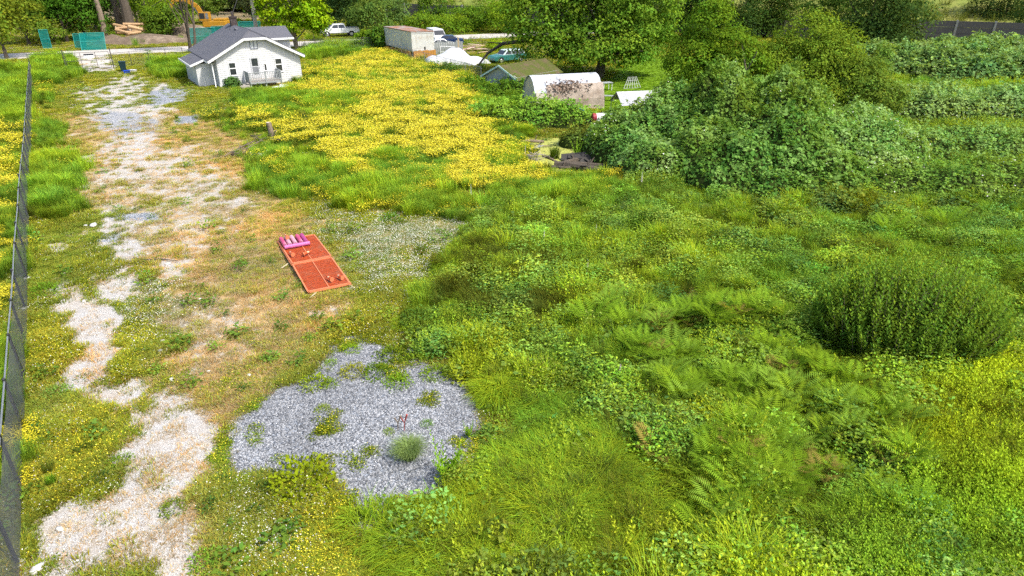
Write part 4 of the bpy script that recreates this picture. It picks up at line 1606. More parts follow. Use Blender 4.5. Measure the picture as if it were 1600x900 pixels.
# ================================================================== THE YARD BEHIND: SHEDS, CARS, TARPS
RUST_ROOF = plain('rusted_roof', (.30, .115, .045), .9, .5, 1.6, dirt=((.30, .26, .24), .50), bump=.3)
BOX_WHITE = siding_mat('box_panel', (.62, .62, .57), .9, 0, .35, dirt=((.44, .38, .28), .60))
STAIN_WOOD = plain('stained_boards', (.50, .24, .05), .8, .3, 3, dirt=((.28, .15, .06), .62), stretch=(4, 4, 1))
cx_, cy_ = at(645, 92)
ct = thing('storage_container', 'white box body with rusted roof and orange boards along its base', 'container', (cx_, cy_, 0), math.radians(20))
CWD, CLN, CHT = 2.75, 8.2, 3.05
sh = math.tan(math.radians(12.6))        # its long side follows the lot line


def csk(p):
    return (p[0] - p[1] * sh * .96, p[1], p[2])


def cbox(name, mat, x0, x1, y0, y1, z0, z1, parent=ct):
    m = MB().box(x0, x1, y0, y1, z0, z1)
    m.v = [csk(p) for p in m.v]
    return m.build(name, mat, parent)


cbox('end_wall', BOX_WHITE, 0, CWD, 0, .08, .9, CHT)
for i in range(6):
    y0 = .085 + i * (CLN / 6)
    cbox('side_panel', BOX_WHITE, 0, .06, y0, y0 + CLN / 6 - .03, .9, CHT)
    cbox('side_panel', BOX_WHITE, CWD - .06, CWD, y0, y0 + CLN / 6 - .03, .9, CHT)
cbox('rear_wall', BOX_WHITE, 0, CWD, CLN + .09, CLN + .17, .9, CHT)
cbox('roof', RUST_ROOF, -.06, CWD + .06, -.05, CLN + .22, CHT + .002, CHT + .09)
cbox('floor', DARK_STEEL, .02, CWD - .02, .09, CLN, .86, .895)
for z in (CHT - .1, .92):
    cbox('edge_rail', plain('edge_rail', (.55, .55, .52), .7, .2, 3), -.03, CWD + .03, -.03, -.003, z - .06, z + .06)
for i in range(9):
    cbox('board', STAIN_WOOD, .0 + i * .31, .29 + i * .31, -.35, -.31, 0, .92 + .04 * ((i * 7) % 3))
for i in range(16):
    y0 = -.3 + i * .5
    cbox('board', STAIN_WOOD, -.36, -.32, y0, y0 + .47, 0, .80 + .04 * ((i * 5) % 3))
cbox('latch', DARK_STEEL, 1.5, 1.66, -.04, -.003, .98, 1.35)


def car(name, label, cat, loc, rz, paint, profile, cabin, width=1.75, wheels=(), wr_=.33, paint2=None, bed=None, side_windows=(), front=1):
    """side profile along x (front at -x), cabin polygon narrower, panes on it"""
    t_ = thing(name, label, cat, loc, rz)
    w_ = width / 2
    MB().prism(profile, -w_, w_).build('body', paint, t_, bevel=.05)
    n_ = len(cabin)
    zs_ = [p[1] for p in cabin]
    zlo, zhi = min(zs_), max(zs_)
    vs = []
    for sgn in (-1, 1):
        for (px, pz) in cabin:
            f_ = (pz - zlo) / (zhi - zlo)
            vs.append((px, sgn * (w_ - .06 - .16 * f_), pz))
    fs = [tuple(range(n_)), tuple(range(2 * n_ - 1, n_ - 1, -1))] + [((i + 1) % n_, i, i + n_, (i + 1) % n_ + n_) for i in range(n_)]
    cb = MB().add(vs, fs).build('cabin', paint2 or paint, t_, bevel=.04)
    for poly in side_windows:
        for sgn in (-1, 1):
            q = []
            for (px, pz) in poly:
                f_ = (pz - zlo) / (zhi - zlo)
                q.append((px, sgn * (w_ - .06 - .16 * f_ + .012), pz))
            inner = [(p[0], p[1] - sgn * .01, p[2]) for p in q]
            k = len(q)
            fcs = [tuple(range(k)) if sgn < 0 else tuple(range(k))[::-1]] + [((i + 1) % k, i, i + k, (i + 1) % k + k) for i in range(k)]
            MB().add(q + inner, fcs).build('side_window', GLASS, t_)
    # windscreen and rear pane on the sloping cabin ends
    for (a_, b_) in ((cabin[0], cabin[1]), (cabin[-1], cabin[-2])):
        q = []
        for (p, f_) in ((a_, .15), (b_, .15)):
            pass
        pa_ = Vector((a_[0], 0, a_[1])).lerp(Vector((b_[0], 0, b_[1])), .14)
        pb_ = Vector((a_[0], 0, a_[1])).lerp(Vector((b_[0], 0, b_[1])), .86)
        sgx = -.012 if a_ is cabin[0] else .012
        w0, w1 = w_ - .14, w_ - .26
        q = [(pa_.x + sgx, -w0, pa_.z), (pa_.x + sgx, w0, pa_.z), (pb_.x + sgx, w1, pb_.z), (pb_.x + sgx, -w1, pb_.z)]
        q2 = [(p[0] - sgx * .8, p[1], p[2]) for p in q]
        MB().add(q + q2, [(0, 1, 2, 3), (7, 6, 5, 4), (0, 4, 5, 1), (1, 5, 6, 2), (2, 6, 7, 3), (3, 7, 4, 0)]).build('windscreen' if a_ is cabin[0] else 'rear_window', GLASS, t_)
    for wx in wheels:
        for sgn in (-1, 1):
            y0, y1 = sgn * (w_ - .20), sgn * (w_ + .02)
            MB().lathe([(wr_ + .07, 0), (wr_ + .07, .01)], 16)
            a_ = MB().tube([(wx, y0, wr_), (wx, y1, wr_)], [wr_, wr_], 16).build('wheel', RUBBER, t_)
            MB().tube([(wx, y1 + sgn * .002, wr_), (wx, y1 + sgn * .02, wr_)], [wr_ * .62, wr_ * .55], 12).build('rim', plain('rim_metal', (.5, .5, .52), .35, .1, 3, metal=.7) if 'rim_metal' not in bpy.data.materials else bpy.data.materials['rim_metal'], a_)
            ar = MB().tube([(wx, sgn * (w_ - .01), wr_ + .02), (wx, sgn * (w_ + .006), wr_ + .02)], [wr_ * 1.2, wr_ * 1.2], 16).build('wheel_arch', RUBBER, t_)
    return t_


WHITE_CAR = plain('white_car_paint', (.80, .80, .80), .25, .03, 1, spec=.5)
x, y = at(531, 57)
tk = car('pickup_truck', 'white pickup truck parked on the road beyond the meadow', 'pickup truck', (x, y, .03), math.atan2(ROAD_D.y, ROAD_D.x) - .05, WHITE_CAR,
         [(-3.05, .55), (-3.05, 1.0), (-2.95, 1.12), (-1.7, 1.22), (-1.25, 1.25), (3.0, 1.25), (3.05, .7), (2.95, .55)],
         [(-1.75, 1.2), (-.95, 1.86), (.75, 1.90), (1.0, 1.2)], 2.0, (-2.05, 1.75), .40,
         side_windows=([(-1.45, 1.28), (-.88, 1.76), (-.25, 1.80), (-.25, 1.28)], [(-.17, 1.28), (-.17, 1.80), (.62, 1.80), (.80, 1.28)]))
MB().box(1.12, 2.95, -.86, .86, 1.252, 1.27).build('truck_bed', plain('bed_liner', (.04, .04, .045), .8, .2, 4), tk)
for s_ in (-1, 1):
    MB().box(1.05, 3.02, s_ * .99 - .07, s_ * .99 + .0, 1.252, 1.32).build('bed_rail', WHITE_CAR, tk)
    MB().box(2.98, 3.062, s_ * .9 - .09, s_ * .9 + .09, .85, 1.18).build('tail_light', plain('tail_red', (.35, .02, .02), .3, .1, 3) if 'tail_red' not in bpy.data.materials else bpy.data.materials['tail_red'], tk)
    MB().box(-3.07, -2.98, s_ * .75 - .18, s_ * .75 + .18, .86, 1.04).build('headlight', GLASS_L, tk)
    MB().box(-1.35, -1.2, s_ * 1.13 - .09, s_ * 1.13 + .09, 1.28, 1.48).build('mirror', WHITE_CAR, tk)
MB().box(3.06, 3.16, -.95, .95, .5, .68).build('bumper', DARK_STEEL, tk)
MB().box(-3.14, -3.055, -.98, .98, .48, .72).build('bumper', DARK_STEEL, tk)
MB().box(-2.5, 2.4, .995, 1.003, .52, .60).box(-2.5, 2.4, -1.003, -.995, .52, .60).build('sill_strip', DARK_STEEL, tk)

sed = [(-2.2, .35), (-2.25, .62), (-2.05, .80), (-1.0, .92), (1.6, .95), (2.15, .90), (2.2, .40), (2.1, .30), (-2.1, .30)]
sed_c = [(-1.15, .90), (-.45, 1.38), (.75, 1.40), (1.55, .93)]
sed_w = ([(-.85, .98), (-.38, 1.30), (.12, 1.33), (.12, .98)], [(.2, .98), (.2, 1.33), (.70, 1.32), (1.15, .98)])
wag_c = [(-1.1, .90), (-.5, 1.42), (1.7, 1.42), (2.08, .92)]
wag_w = ([(-.8, .98), (-.4, 1.33), (.1, 1.35), (.1, .98)], [(.2, .98), (.2, 1.35), (.9, 1.35), (.95, .98)], [(1.02, .98), (1.0, 1.35), (1.6, 1.34), (1.82, .98)])
x, y = at(793, 97)
car('station_wagon', 'teal and white old station wagon parked under the big tree', 'car', (x, y, 0), .55, plain('teal_car', (.03, .17, .15), .35, .1, 1, spec=.5), sed, wag_c, 1.75, (-1.35, 1.35), .32, plain('pale_teal', (.52, .62, .60), .4, .1, 1), side_windows=wag_w)
x, y = at(700, 71)
car('parked_car', 'dark blue car behind the rusty roofed container', 'car', (x, y, 0), .15, plain('navy_car', (.012, .03, .10), .25, .1, 1, spec=.6), sed, sed_c, 1.75, (-1.35, 1.35), .32, side_windows=sed_w)
x, y = at(682, 67)
car('parked_van', 'white van half hidden behind the container', 'van', (x, y, 0), 2.0, WHITE_CAR, [(-2.3, .35), (-2.3, .95), (-1.6, 1.1), (2.3, 1.15), (2.3, .4)], [(-1.8, 1.1), (-1.0, 1.95), (2.1, 1.98), (2.28, 1.1)], 1.9, (-1.5, 1.5), .34, side_windows=([(-1.3, 1.2), (-.9, 1.75), (-.1, 1.78), (-.1, 1.2)], [(.05, 1.2), (.05, 1.78), (1.2, 1.8), (1.2, 1.2)]))
x, y = at(686, 78)
car('parked_car', 'white hatchback in front of the dark blue car', 'car', (x, y, 0), .2, WHITE_CAR, sed, sed_c, 1.7, (-1.35, 1.35), .32, side_windows=sed_w)

# heap under a white tarpaulin
def draped(name, label, cat, loc, rz, L, Wd, H, mat, seed, ridge=.5):
    r_ = rnd(seed)
    nx, ny = 26, 16
    V_, F_ = [], []
    X, Y = np.meshgrid(np.linspace(-1, 1, nx), np.linspace(-1, 1, ny), indexing='ij')
    e = np.maximum(np.abs(X) ** 4, np.abs(Y) ** 3)
    Z = H * np.clip(1 - e, 0, 1) ** .6 * (.62 + .38 * np.cos((X - ridge * .5) * 1.9) ** 2)
    Z += .16 * H * (fbm(X * 3 + seed, Y * 3, seed) - .5) * 2 * (1 - e)
    fold = .05 * np.sin(np.arctan2(Y, X) * 17) * e
    V_ = np.stack([X * L / 2 * (1 + fold), Y * Wd / 2 * (1 + fold), Z + .02], -1).reshape(-1, 3)
    ii = np.arange(nx * ny).reshape(nx, ny)
    F_ = np.stack([ii[:-1, :-1], ii[1:, :-1], ii[1:, 1:], ii[:-1, 1:]], -1).reshape(-1, 4)
    o = link(name, mesh_np(name, V_, F_, [mat]))
    o.location = loc
    o.rotation_euler = (0, 0, rz)
    return tag(o, label, cat)


TARP_W = plain('white_tarp', (.60, .61, .63), .5, .08, 2, dirt=((.55, .54, .50), .63), bump=.3)
x, y = at(703, 101)
draped('tarpaulin', 'white tarpaulin draped over a boat shaped heap beside the container', 'tarpaulin', (x, y, 0), .25, 5.6, 2.8, 1.7, TARP_W, 3)
x, y = at(738, 99)
draped('tarpaulin', 'low pale tarpaulin stretched under the leaning branch', 'tarpaulin', (x, y, 0), .1, 4.2, 2.2, .8, TARP_W, 9, 0)
PLANK = plain('old_plank', (.48, .34, .22), .85, .35, 3, stretch=(1, 5, 5))
PLANK_P = plain('pinkish_plank', (.60, .44, .38), .85, .25, 3)
rr = rnd(91)
cx0, cy0 = at(735, 82)
for i in range(16):
    L = rr.uniform(1.8, 3.4)
    o = MB().box(-L / 2, L / 2, -.12, .12, 0, .05).build('plank', PLANK if i % 3 else PLANK_P)
    o.location = (cx0 + rr.normal(0, 1.3), cy0 + rr.normal(0, 1.0), .05 + i * .055)
    o.rotation_euler = (rr.normal(0, .05), rr.normal(0, .06), rr.normal(.3, .45))
    tag(o, 'weathered plank in the heap of lumber behind the tarpaulin', 'plank', 'planks in the lumber heap')
x, y = at(717, 92)
o = MB().box(-.09, .09, -.09, .09, -.1, 2.4).box(-.11, .11, -.11, .11, 2.4, 2.46).build('timber_post', plain('post_wood', (.55, .42, .26), .8, .2, 4))
o.location = (x, y, 0)
tag(o, 'square timber post standing by the lumber heap', 'post')
x, y = at(700, 89)
t_ = thing('bed_frame', 'pale metal rack frame standing behind the white tarpaulin', 'frame', (x, y, 0), .25)
for a_, b_ in (((-.9, 0, 0), (-.9, 0, 1.3)), ((.9, 0, 0), (.9, 0, 1.2)), ((-.9, 0, 1.28), (.9, 0, 1.18)), ((-.9, 0, .6), (.9, 0, .6))):
    MB().bar(a_, b_, .04, 6).build('tube', WHITE_PAINT, t_)
x, y = at(690, 86)
t_ = thing('board_fence', 'weathered grey board fence between container and lumber heap', 'fence', (x - 2, y, 0), .2)
for i in range(16):
    MB().box(i * .3, i * .3 + .27, 0, .03, 0, 1.5 + .06 * ((i * 7) % 4)).build('board', GREY_WOOD, t_)

fence_run('chain_link_fence', 'sagging grey chain link fence along the yard behind the meadow', (at(612, 86), at(752, 126)), 1.3, 8, STEEL)

# mossy shed
S0 = (.45, 60.6)
sd = thing('garden_shed', 'low shed with moss covered roof and teal grey gable boards', 'shed', (S0[0], S0[1], 0), math.radians(-40))
SHW = siding_mat('shed_boards', (.34, .38, .37), .2, 0, .5, dirt=((.22, .24, .22), .58))
SW = 3.9
apx, apz, ez = -1.95, 2.36, 1.45
MB().prism([(-SW + .12, 0), (-.1, 0), (-.1, ez), (apx, apz - .1), (-SW + .12, ez)], .02, .12).build('gable_wall', SHW, sd)
MB().box(-.22, -.12, .13, 6.4, 0, ez).build('side_wall', SHW, sd)
MB().box(-SW + .13, -SW + .23, .13, 6.4, 0, ez).build('side_wall', SHW, sd)
MOSS_SHADED = plain('shaded_mossy_roof', (.12, .085, .05), .95, .4, 1.6, dirt=((.075, .09, .015), .45), bump=.7)  # brown roof with moss, darkened: the tree's shadow put into the colour
r1 = [(apx, -.25, apz), (.25, -.25, ez - .15), (.25, 6.6, ez - .15), (apx, 6.6, apz)]
MB().slab(r1[::-1], .08).build('roof_slope', MOSS_SHADED, sd) if False else None
MB().slab([(apx, -.25, apz), (.25, -.25, ez - .2), (.25, 6.6, ez - .2), (apx, 6.6, apz)], .08).build('roof_slope', MOSS_SHADED, sd)
MB().slab([(apx, 6.6, apz), (-SW - .2, 6.6, ez - .2), (-SW - .2, -.25, ez - .2), (apx, -.25, apz)], .08).build('roof_slope', plain('grey_felt', (.36, .37, .37), .9, .2, 2, dirt=((.2, .17, .12), .6)), sd)
TEAL = plain('teal_trim', (.42, .58, .56), .6, .1, 3)
MB().beam((apx, -.27, apz - .02), (.27, -.27, ez - .22), .05, .14).build('barge_board', TEAL, sd)
MB().beam((apx, -.273, apz - .02), (-SW - .22, -.273, ez - .22), .05, .14).build('barge_board', TEAL, sd)

# metal arched shelter with torn tarp
bx, by = 1.35, 54.6
bs = thing('tarp_shelter', 'arched shelter with white metal top and torn brown tarp over its side', 'shelter', (bx, by, 0), math.radians(17))
BL, BW, BH = 5.7, 3.4, 2.55
WM = plain('white_sheet_metal', (.54, .56, .60), .55, .15, 1.8, dirt=((.28, .29, .31), .56))
TARP_B = plain('brown_tarp', (.40, .33, .265), .8, .22, 1.6, dirt=((.26, .20, .15), .55), bump=.5)
arch = []
for k in range(13):
    a_ = math.pi * k / 12
    arch.append((BW / 2 * (1 - math.cos(a_)) if False else -BW / 2 * math.cos(a_), BH * math.sin(a_) ** .85))


def arch_sheet(name, mat, k0, k1, x0, x1, lift, nx=8, seed=0, wob=0.0):
    V_, F_ = [], []
    r_ = rnd(seed)
    m_ = k1 - k0 + 1
    for i in range(nx + 1):
        x_ = x0 + (x1 - x0) * i / nx
        for k in range(k0, k1 + 1):
            yv, zv = arch[k]
            s_ = 1 + lift + wob * r_.normal()
            V_.append((x_, yv * s_, zv * s_))
    for i in range(nx):
        for k in range(m_ - 1):
            a_ = i * m_ + k
            F_.append((a_, a_ + m_, a_ + m_ + 1, a_ + 1))
    o = MB().add(V_, F_).build(name, mat, bs)
    s_ = o.modifiers.new('thick', 'SOLIDIFY')
    s_.thickness = .03
    return o


arch_sheet('metal_top', WM, 2, 12, 0, BL, 0, 8, 1)
arch_sheet('side_tarp', TARP_B, 0, 3, 1.0, BL + .12, .035, 14, 2, .012)
arch_sheet('side_skin', plain('weathered_panel', (.48, .44, .36), .8, .2, 2), 0, 3, .1, BL, .0, 6, 3, .004)
MB().prism([(-BW / 2 * .93, 0)] + [(p[0] * .93, p[1] * .95) for p in arch[1:-1]] + [(BW / 2 * .93, 0)], .08, .12, 'yz').build('end_panel', plain('plywood', (.52, .46, .36), .8, .15, 2), bs)
MB().prism([(-BW / 2 * .97, 0)] + [(p[0] * .97, p[1] * .97) for p in arch[1:-1]] + [(BW / 2 * .97, 0)], BL - .1, BL - .05, 'yz').build('end_panel', TARP_B, bs)
LITTER = plain('fallen_litter', (.24, .16, .11), .9, .5, 6, dirt=((.48, .38, .31), .52))
r_ = rnd(5)
n_ = 420
C_ = np.zeros((n_, 3))
C_[:, 0] = np.clip(r_.normal(2.7, .95, n_), 1.0, 4.7)
ff = np.clip(r_.normal(2.6, .5, n_), 1.4, 3.7)
ky = np.array([p[0] for p in arch])
kz = np.array([p[1] for p in arch])
C_[:, 1] = np.interp(ff, np.arange(13), ky) * 1.07
C_[:, 2] = np.interp(ff, np.arange(13), kz) * 1.07
Vl, Fl = leaves(C_, rand_dir(n_, r_, -.4, .3), rand_dir(n_, r_, .3, 1), r_.uniform(.12, .3, n_), .5)
link('leaf_litter', mesh_np('leaf_litter', Vl, Fl, [LITTER]), bs)

# white canopy on the lawn
x, y = at(967, 181)
cn = thing('canopy_tent', 'white tarp canopy with open gable end on the lawn', 'canopy', (x + .1, y - 1.0, 0), math.radians(12))
CV = plain('canopy_cloth', (.42, .42, .44), .6, .08, 2)
MB().slab([(-.1, 1.3, 1.75), (-.1, -.05, .95), (4.6, -.05, .95), (4.6, 1.3, 1.75)], .02).build('roof_cloth', CV, cn)
MB().slab([(4.6, 1.3, 1.752), (4.6, 2.6, .95), (-.1, 2.6, .95), (-.1, 1.3, 1.752)], .02).build('roof_cloth', CV, cn)
for (a_, b_) in ((0, 0), (0, 2.55), (2.3, 0), (2.3, 2.55), (4.5, 0), (4.5, 2.55)):
    MB().bar((a_, b_, -.1), (a_, b_, .94), .025, 6).build('leg', STEEL, cn)
MB().bar((-.1, 1.3, 1.73), (4.6, 1.3, 1.73), .025, 6).build('ridge_pole', STEEL, cn)

# odds and ends on the lawn side
x, y = at(947, 141)
t_ = thing('garden_table', 'small white table standing behind the tarp shelter', 'table', (x, y, 0), .4)
MB().box(-.5, .5, -.35, .35, .66, .71).build('table_top', GREY_WOOD, t_)
for sx_ in (-.42, .42):
    for sy_ in (-.28, .28):
        MB().bar((sx_, sy_, 0), (sx_, sy_, .66), .03, 5).build('leg', WHITE_PAINT, t_)
x, y = at(951, 157)
t_ = thing('garden_bench', 'low pale bench on the lawn beside the shelter', 'bench', (x, y, 0), -.2)
MB().box(-.55, .55, -.2, .2, .36, .42).build('seat', GREY_WOOD, t_)
for sx_ in (-.4, .4):
    MB().box(sx_ - .05, sx_ + .05, -.16, .16, 0, .36).build('leg', GREY_WOOD, t_)
x, y = at(988, 138)
LATH = plain('weathered_lath', (.50, .50, .48), .8, .2, 3)
t_ = thing('lattice_panel', 'white lattice panel leaning at the edge of the lawn', 'lattice', (x, y, 0), .35)
Mx = Matrix.Rotation(math.radians(-40), 4, 'X')
for i in range(7):
    u_ = -.9 + i * .3
    MB().beam(tuple(Mx @ Vector((u_, 0, 0))), tuple(Mx @ Vector((u_ * .45 + .35, 0, 1.2))), .028, .028).build('lath', LATH, t_)
for z_ in (.05, .45, .85):
    MB().beam(tuple(Mx @ Vector((-.9 + z_ * .7, .03, z_))), tuple(Mx @ Vector((.9 - z_ * .15, .03, z_))), .028, .028).build('cross_lath', LATH, t_)
# junk by the brush
x, y = at(941, 200)
t_ = thing('metal_drum', 'white drum with red end lying on the junk heap', 'drum', (x, y, .75), .15)
MB().tube([(-.5, 0, .0), (.75, 0, .0)], [.30, .30], 14).build('shell', WHITE_PAINT, t_)
MB().tube([(-.75, 0, 0), (-.502, 0, 0)], [.305, .305], 14).build('red_end', plain('drum_red', (.35, .04, .05), .5, .2, 3), t_)
x, y = at(905, 180)
t_ = thing('plastic_barrel', 'blue plastic barrel tipped over below the shelter', 'barrel', (x, y, .3), -.5)
MB().tube([(-.45, 0, 0), (-.35, 0, 0), (.35, 0, 0), (.45, 0, 0)], [.22, .29, .29, .22], 14).build('shell', plain('barrel_blue', (.02, .20, .50), .4, .1, 3), t_)
MB().tube([(-.1, 0, 0), (.1, 0, 0)], [.30, .30], 14).build('hoop', plain('barrel_blue2', (.03, .26, .56), .4, .1, 3), t_)
x, y = at(912, 184)
draped('crumpled_tarp', 'crumpled white sheet beside the blue barrel', 'tarp', (x, y, 0), -.5, 1.3, .8, .45, TARP_W, 17)
jm = [plain('junk_dark', (.05, .045, .04), .8, .4, 4), plain('junk_white', (.7, .68, .65), .6, .1, 4), plain('junk_red', (.38, .14, .08), .6, .2, 4)]
rr = rnd(123)
for i, (px, py, m_, sz, lab) in enumerate(((930, 205, 0, .5, 'dark rotten crate under the white drum'), (945, 208, 0, .45, 'dark broken box at the right of the junk heap'), (932, 203, 1, .28, 'white bucket on the left of the junk heap'), (937, 206, 2, .3, 'rust red bucket in the middle of the junk heap'), (946, 203, 1, .24, 'small white bucket on the right of the junk heap'), (925, 200, 0, .5, 'dark crate at the left end of the junk heap'))):
    x, y = at(px, py)
    if 'bucket' in lab:
        o = MB().lathe([(.75, 0), (1.0, 1.5), (.92, 1.5), (.7, .1)], 12).build('bucket', jm[m_])
        o.scale = (sz * .7,) * 3
        o.location = (x, y, .45)
        o.rotation_euler = (rr.uniform(.6, 1.2), 0, rr.uniform(0, 6))
        tag(o, lab, 'bucket')
    else:
        t_ = MB()
        for k in range(4):
            t_.box(-.9, .9, -.6, -.54, .05 + k * .25, .25 + k * .25).box(-.9, .9, .54, .6, .05 + k * .25, .25 + k * .25).box(-.9, -.84, -.53, .53, .05 + k * .25, .25 + k * .25).box(.84, .9, -.53, .53, .05 + k * .25, .25 + k * .25)
        t_.box(-.84, .84, -.53, .53, .0, .06)
        o = t_.build('crate', jm[m_])
        o.scale = (sz, sz, sz)
        o.location = (x, y, .05)
        o.rotation_euler = (rr.normal(0, .1), rr.normal(0, .1), rr.uniform(0, 3))
        tag(o, lab, 'crate')
# logs and woody debris in the pond
rr = rnd(66)
for i, (px, py, L, r_, ang, lab) in enumerate(((905, 262, 3.0, .20, -.45, 'thick dark log at the near side of the pond'), (893, 250, 2.2, .16, .9, 'dark log standing out of the pond mud'), (915, 258, 2.4, .14, -.1, 'mossy log lying across the thick log'), (860, 245, 1.7, .06, -1.0, 'thin pale branch lying across the duckweed'), (832, 222, 1.5, .10, .1, 'grey log at the far left bank of the pond'), (838, 227, 1.8, .05, .0, 'slim grey stick at the left bank of the pond'), (875, 262, 1.6, .08, .1, 'dark stick floating in the near duckweed'))):
    x, y = at(px, py)
    t_ = thing('log', lab, 'log', (x, y, hz(x, y) + .22), ang, 'logs in the pond')
    MB().tube([(-L / 2, 0, 0), (-L / 4, .05, .08), (L / 4, -.04, .05), (L / 2, .03, .02)], [r_, r_ * 1.1, r_ * .95, r_ * .7], 8).build('trunk', BARK_L if r_ < .11 and i != 6 else BARK, t_)
    MB().tube([(L * .1, 0, r_ * .5), (L * .2, .25, r_ + .3)], [r_ * .4, r_ * .2], 5).build('snag', BARK, t_)
for i, (px, py, w_, lab) in enumerate(((897, 246, .8, 'dark rusted scrap sheet propped behind the pond logs'), (918, 252, .7, 'dark rotten board lying on the pond logs'), (885, 268, .6, 'dark plank half sunk in the near pond edge'), (928, 262, .9, 'mossy dark sheet at the right end of the pond'), (840, 232, .5, 'grey board on the left pond bank'), (955, 200, .7, 'dark sheet behind the white drum'))):
    x, y = at(px, py)
    o = MB().slab([(-w_, -.25, .05), (w_, -.3, .12), (w_ * .9, .3, .42), (-w_ * .95, .25, .30)], .04).slab([(-w_ * .5, -.28, .2), (w_ * .6, -.25, .16), (w_ * .6, .1, .3), (-w_ * .4, .1, .36)], .03).build('scrap_board', jm[0] if i != 4 else GREY_WOOD)
    o.location = (x, y, max(-.15, hz(x, y)))
    o.rotation_euler = (0, 0, i * 1.1)
    tag(o, lab, 'board')
x, y = at(826, 245)
bk = plain('grey_debris', (.30, .26, .23), .95, .5, 5)
t_ = thing('brush_heap', 'grey heap of dead twigs beside the pond', 'brush heap', (x, y, hz(x, y)))
tw = MB()
for k in range(70):
    a_ = rr.uniform(0, 6.28)
    c_ = rr.normal(0, .35, 2)
    L = rr.uniform(.4, .9)
    el_ = rr.normal(0, .35)
    z_ = abs(rr.normal(.2, .15))
    tw.bar((c_[0], c_[1], z_), (c_[0] + L * math.cos(a_), c_[1] + L * math.sin(a_), max(.02, z_ + L * el_ * .5)), .022, 4, .01)
o = tw.build('twigs', bk, t_)
o['kind'] = 'stuff'

# ------------------------------------------------------------------ across the road: pole, excavator, hoardings, spoil, sound wall
x, y = at(405, 74)
up = thing('utility_pole', 'tall grey wooden utility pole standing behind the house roof', 'utility pole', (x, y, 0))
WOODP = plain('pole_wood', (.42, .38, .33), .9, .2, 3, stretch=(6, 6, .6))
MB().tube([(0, 0, -.5), (0, 0, 6), (0, 0, 12.5)], [.29, .25, .2], 10).build('pole', WOODP, up)
MB().box(-1.2, 1.2, -.06, .06, 11.6, 11.75).build('crossarm', WOODP, up)
for k in (-1.0, -.4, .4, 1.0):
    MB().lathe([(.04, 11.75), (.06, 11.82), (.03, 11.95)], 8, (k, 0, 0)).build('insulator', GLASS_L, up)
p0_ = Vector((HOUSE_O[0] + 3.6 * math.cos(HOUSE_A) - 8 * math.sin(HOUSE_A), HOUSE_O[1] + 3.6 * math.sin(HOUSE_A) + 8 * math.cos(HOUSE_A), 5.6))
p1_ = Vector((x, y, 11.0))
pts = [p0_.lerp(p1_, k / 8) - Vector((0, 0, .5 * math.sin(math.pi * k / 8))) for k in range(9)]
o = MB().tube(pts, .02, 5).build('service_wire', DARK_STEEL)
tag(o, 'thin service wire running from chimney to utility pole', 'wire')

YEL = plain('excavator_yellow', (.42, .21, .015), .5, .12, 2, dirt=((.40, .22, .04), .62))
x, y = at(334, 52)
ev = thing('excavator', 'yellow excavator working behind the green hoarding', 'excavator', (x, y, 0), .1)
for s_ in (-1, 1):
    MB().prism([(-1.9, .1), (-1.6, 0), (1.6, 0), (1.9, .1), (2.0, .45), (1.7, .85), (-1.7, .85), (-2.0, .45)], s_ * 1.2 - .28, s_ * 1.2 + .28).build('track', RUBBER, ev)
MB().box(-1.1, 2.6, -1.35, 1.35, 1.0, 2.0).build('engine_house', YEL, ev, bevel=.12)
MB().box(.6, 2.5, -1.2, 1.2, 2.01, 2.35).build('engine_hood', YEL, ev, bevel=.08)
cab = MB().box(-1.5, .15, -1.38, -.25, 2.02, 3.35).build('cab', YEL, ev, bevel=.05)
MB().box(-1.38, -.55, -1.41, -1.385, 2.35, 3.2).build('cab_window', GLASS, cab)
MB().box(-.42, .02, -1.41, -1.385, 2.35, 3.2).build('cab_window', GLASS_L, cab)
MB().box(-1.53, -1.505, -1.28, -.35, 2.2, 3.2).build('cab_window', GLASS, cab)
bm_ = MB()
path = [(-.9, .3, 1.8), (-2.0, .3, 4.2), (-3.6, .3, 5.2), (-5.6, .3, 5.2)]
for k in range(3):
    bm_.beam(path[k], path[k + 1], .42, .62)
bm_.build('boom', YEL, ev)
MB().beam((-5.4, .3, 5.3), (-6.8, .3, 2.6), .34, .46).build('arm', YEL, ev)
MB().prism([(-7.3, 2.6), (-6.5, 2.7), (-6.3, 1.9), (-6.8, 1.5), (-7.5, 1.7)], -.3, .9).build('bucket', DARK_STEEL, ev)
MB().bar((-1.4, .3, 2.2), (-2.9, .3, 4.5), .09, 8).build('hydraulic_ram', STEEL, ev)

GREEN_S, nt, out = new_mat('green_debris_net')
b = nt.nodes.new('ShaderNodeBsdfDiffuse')
nt.links.new(mix_col(nt, noise(nt, 2.5, 4, .6, obj_vec(nt)), (.004, .11, .10), (.012, .20, .175)), b.inputs[0])
tr = nt.nodes.new('ShaderNodeBsdfTransparent')
ms = nt.nodes.new('ShaderNodeMixShader')
ms.inputs[0].default_value = .80
nt.links.new(tr.outputs[0], ms.inputs[1])
nt.links.new(b.outputs[0], ms.inputs[2])
nt.links.new(ms.outputs[0], out.inputs[0])
TEALT = plain('teal_tube', (.03, .30, .26), .5, .1, 3)


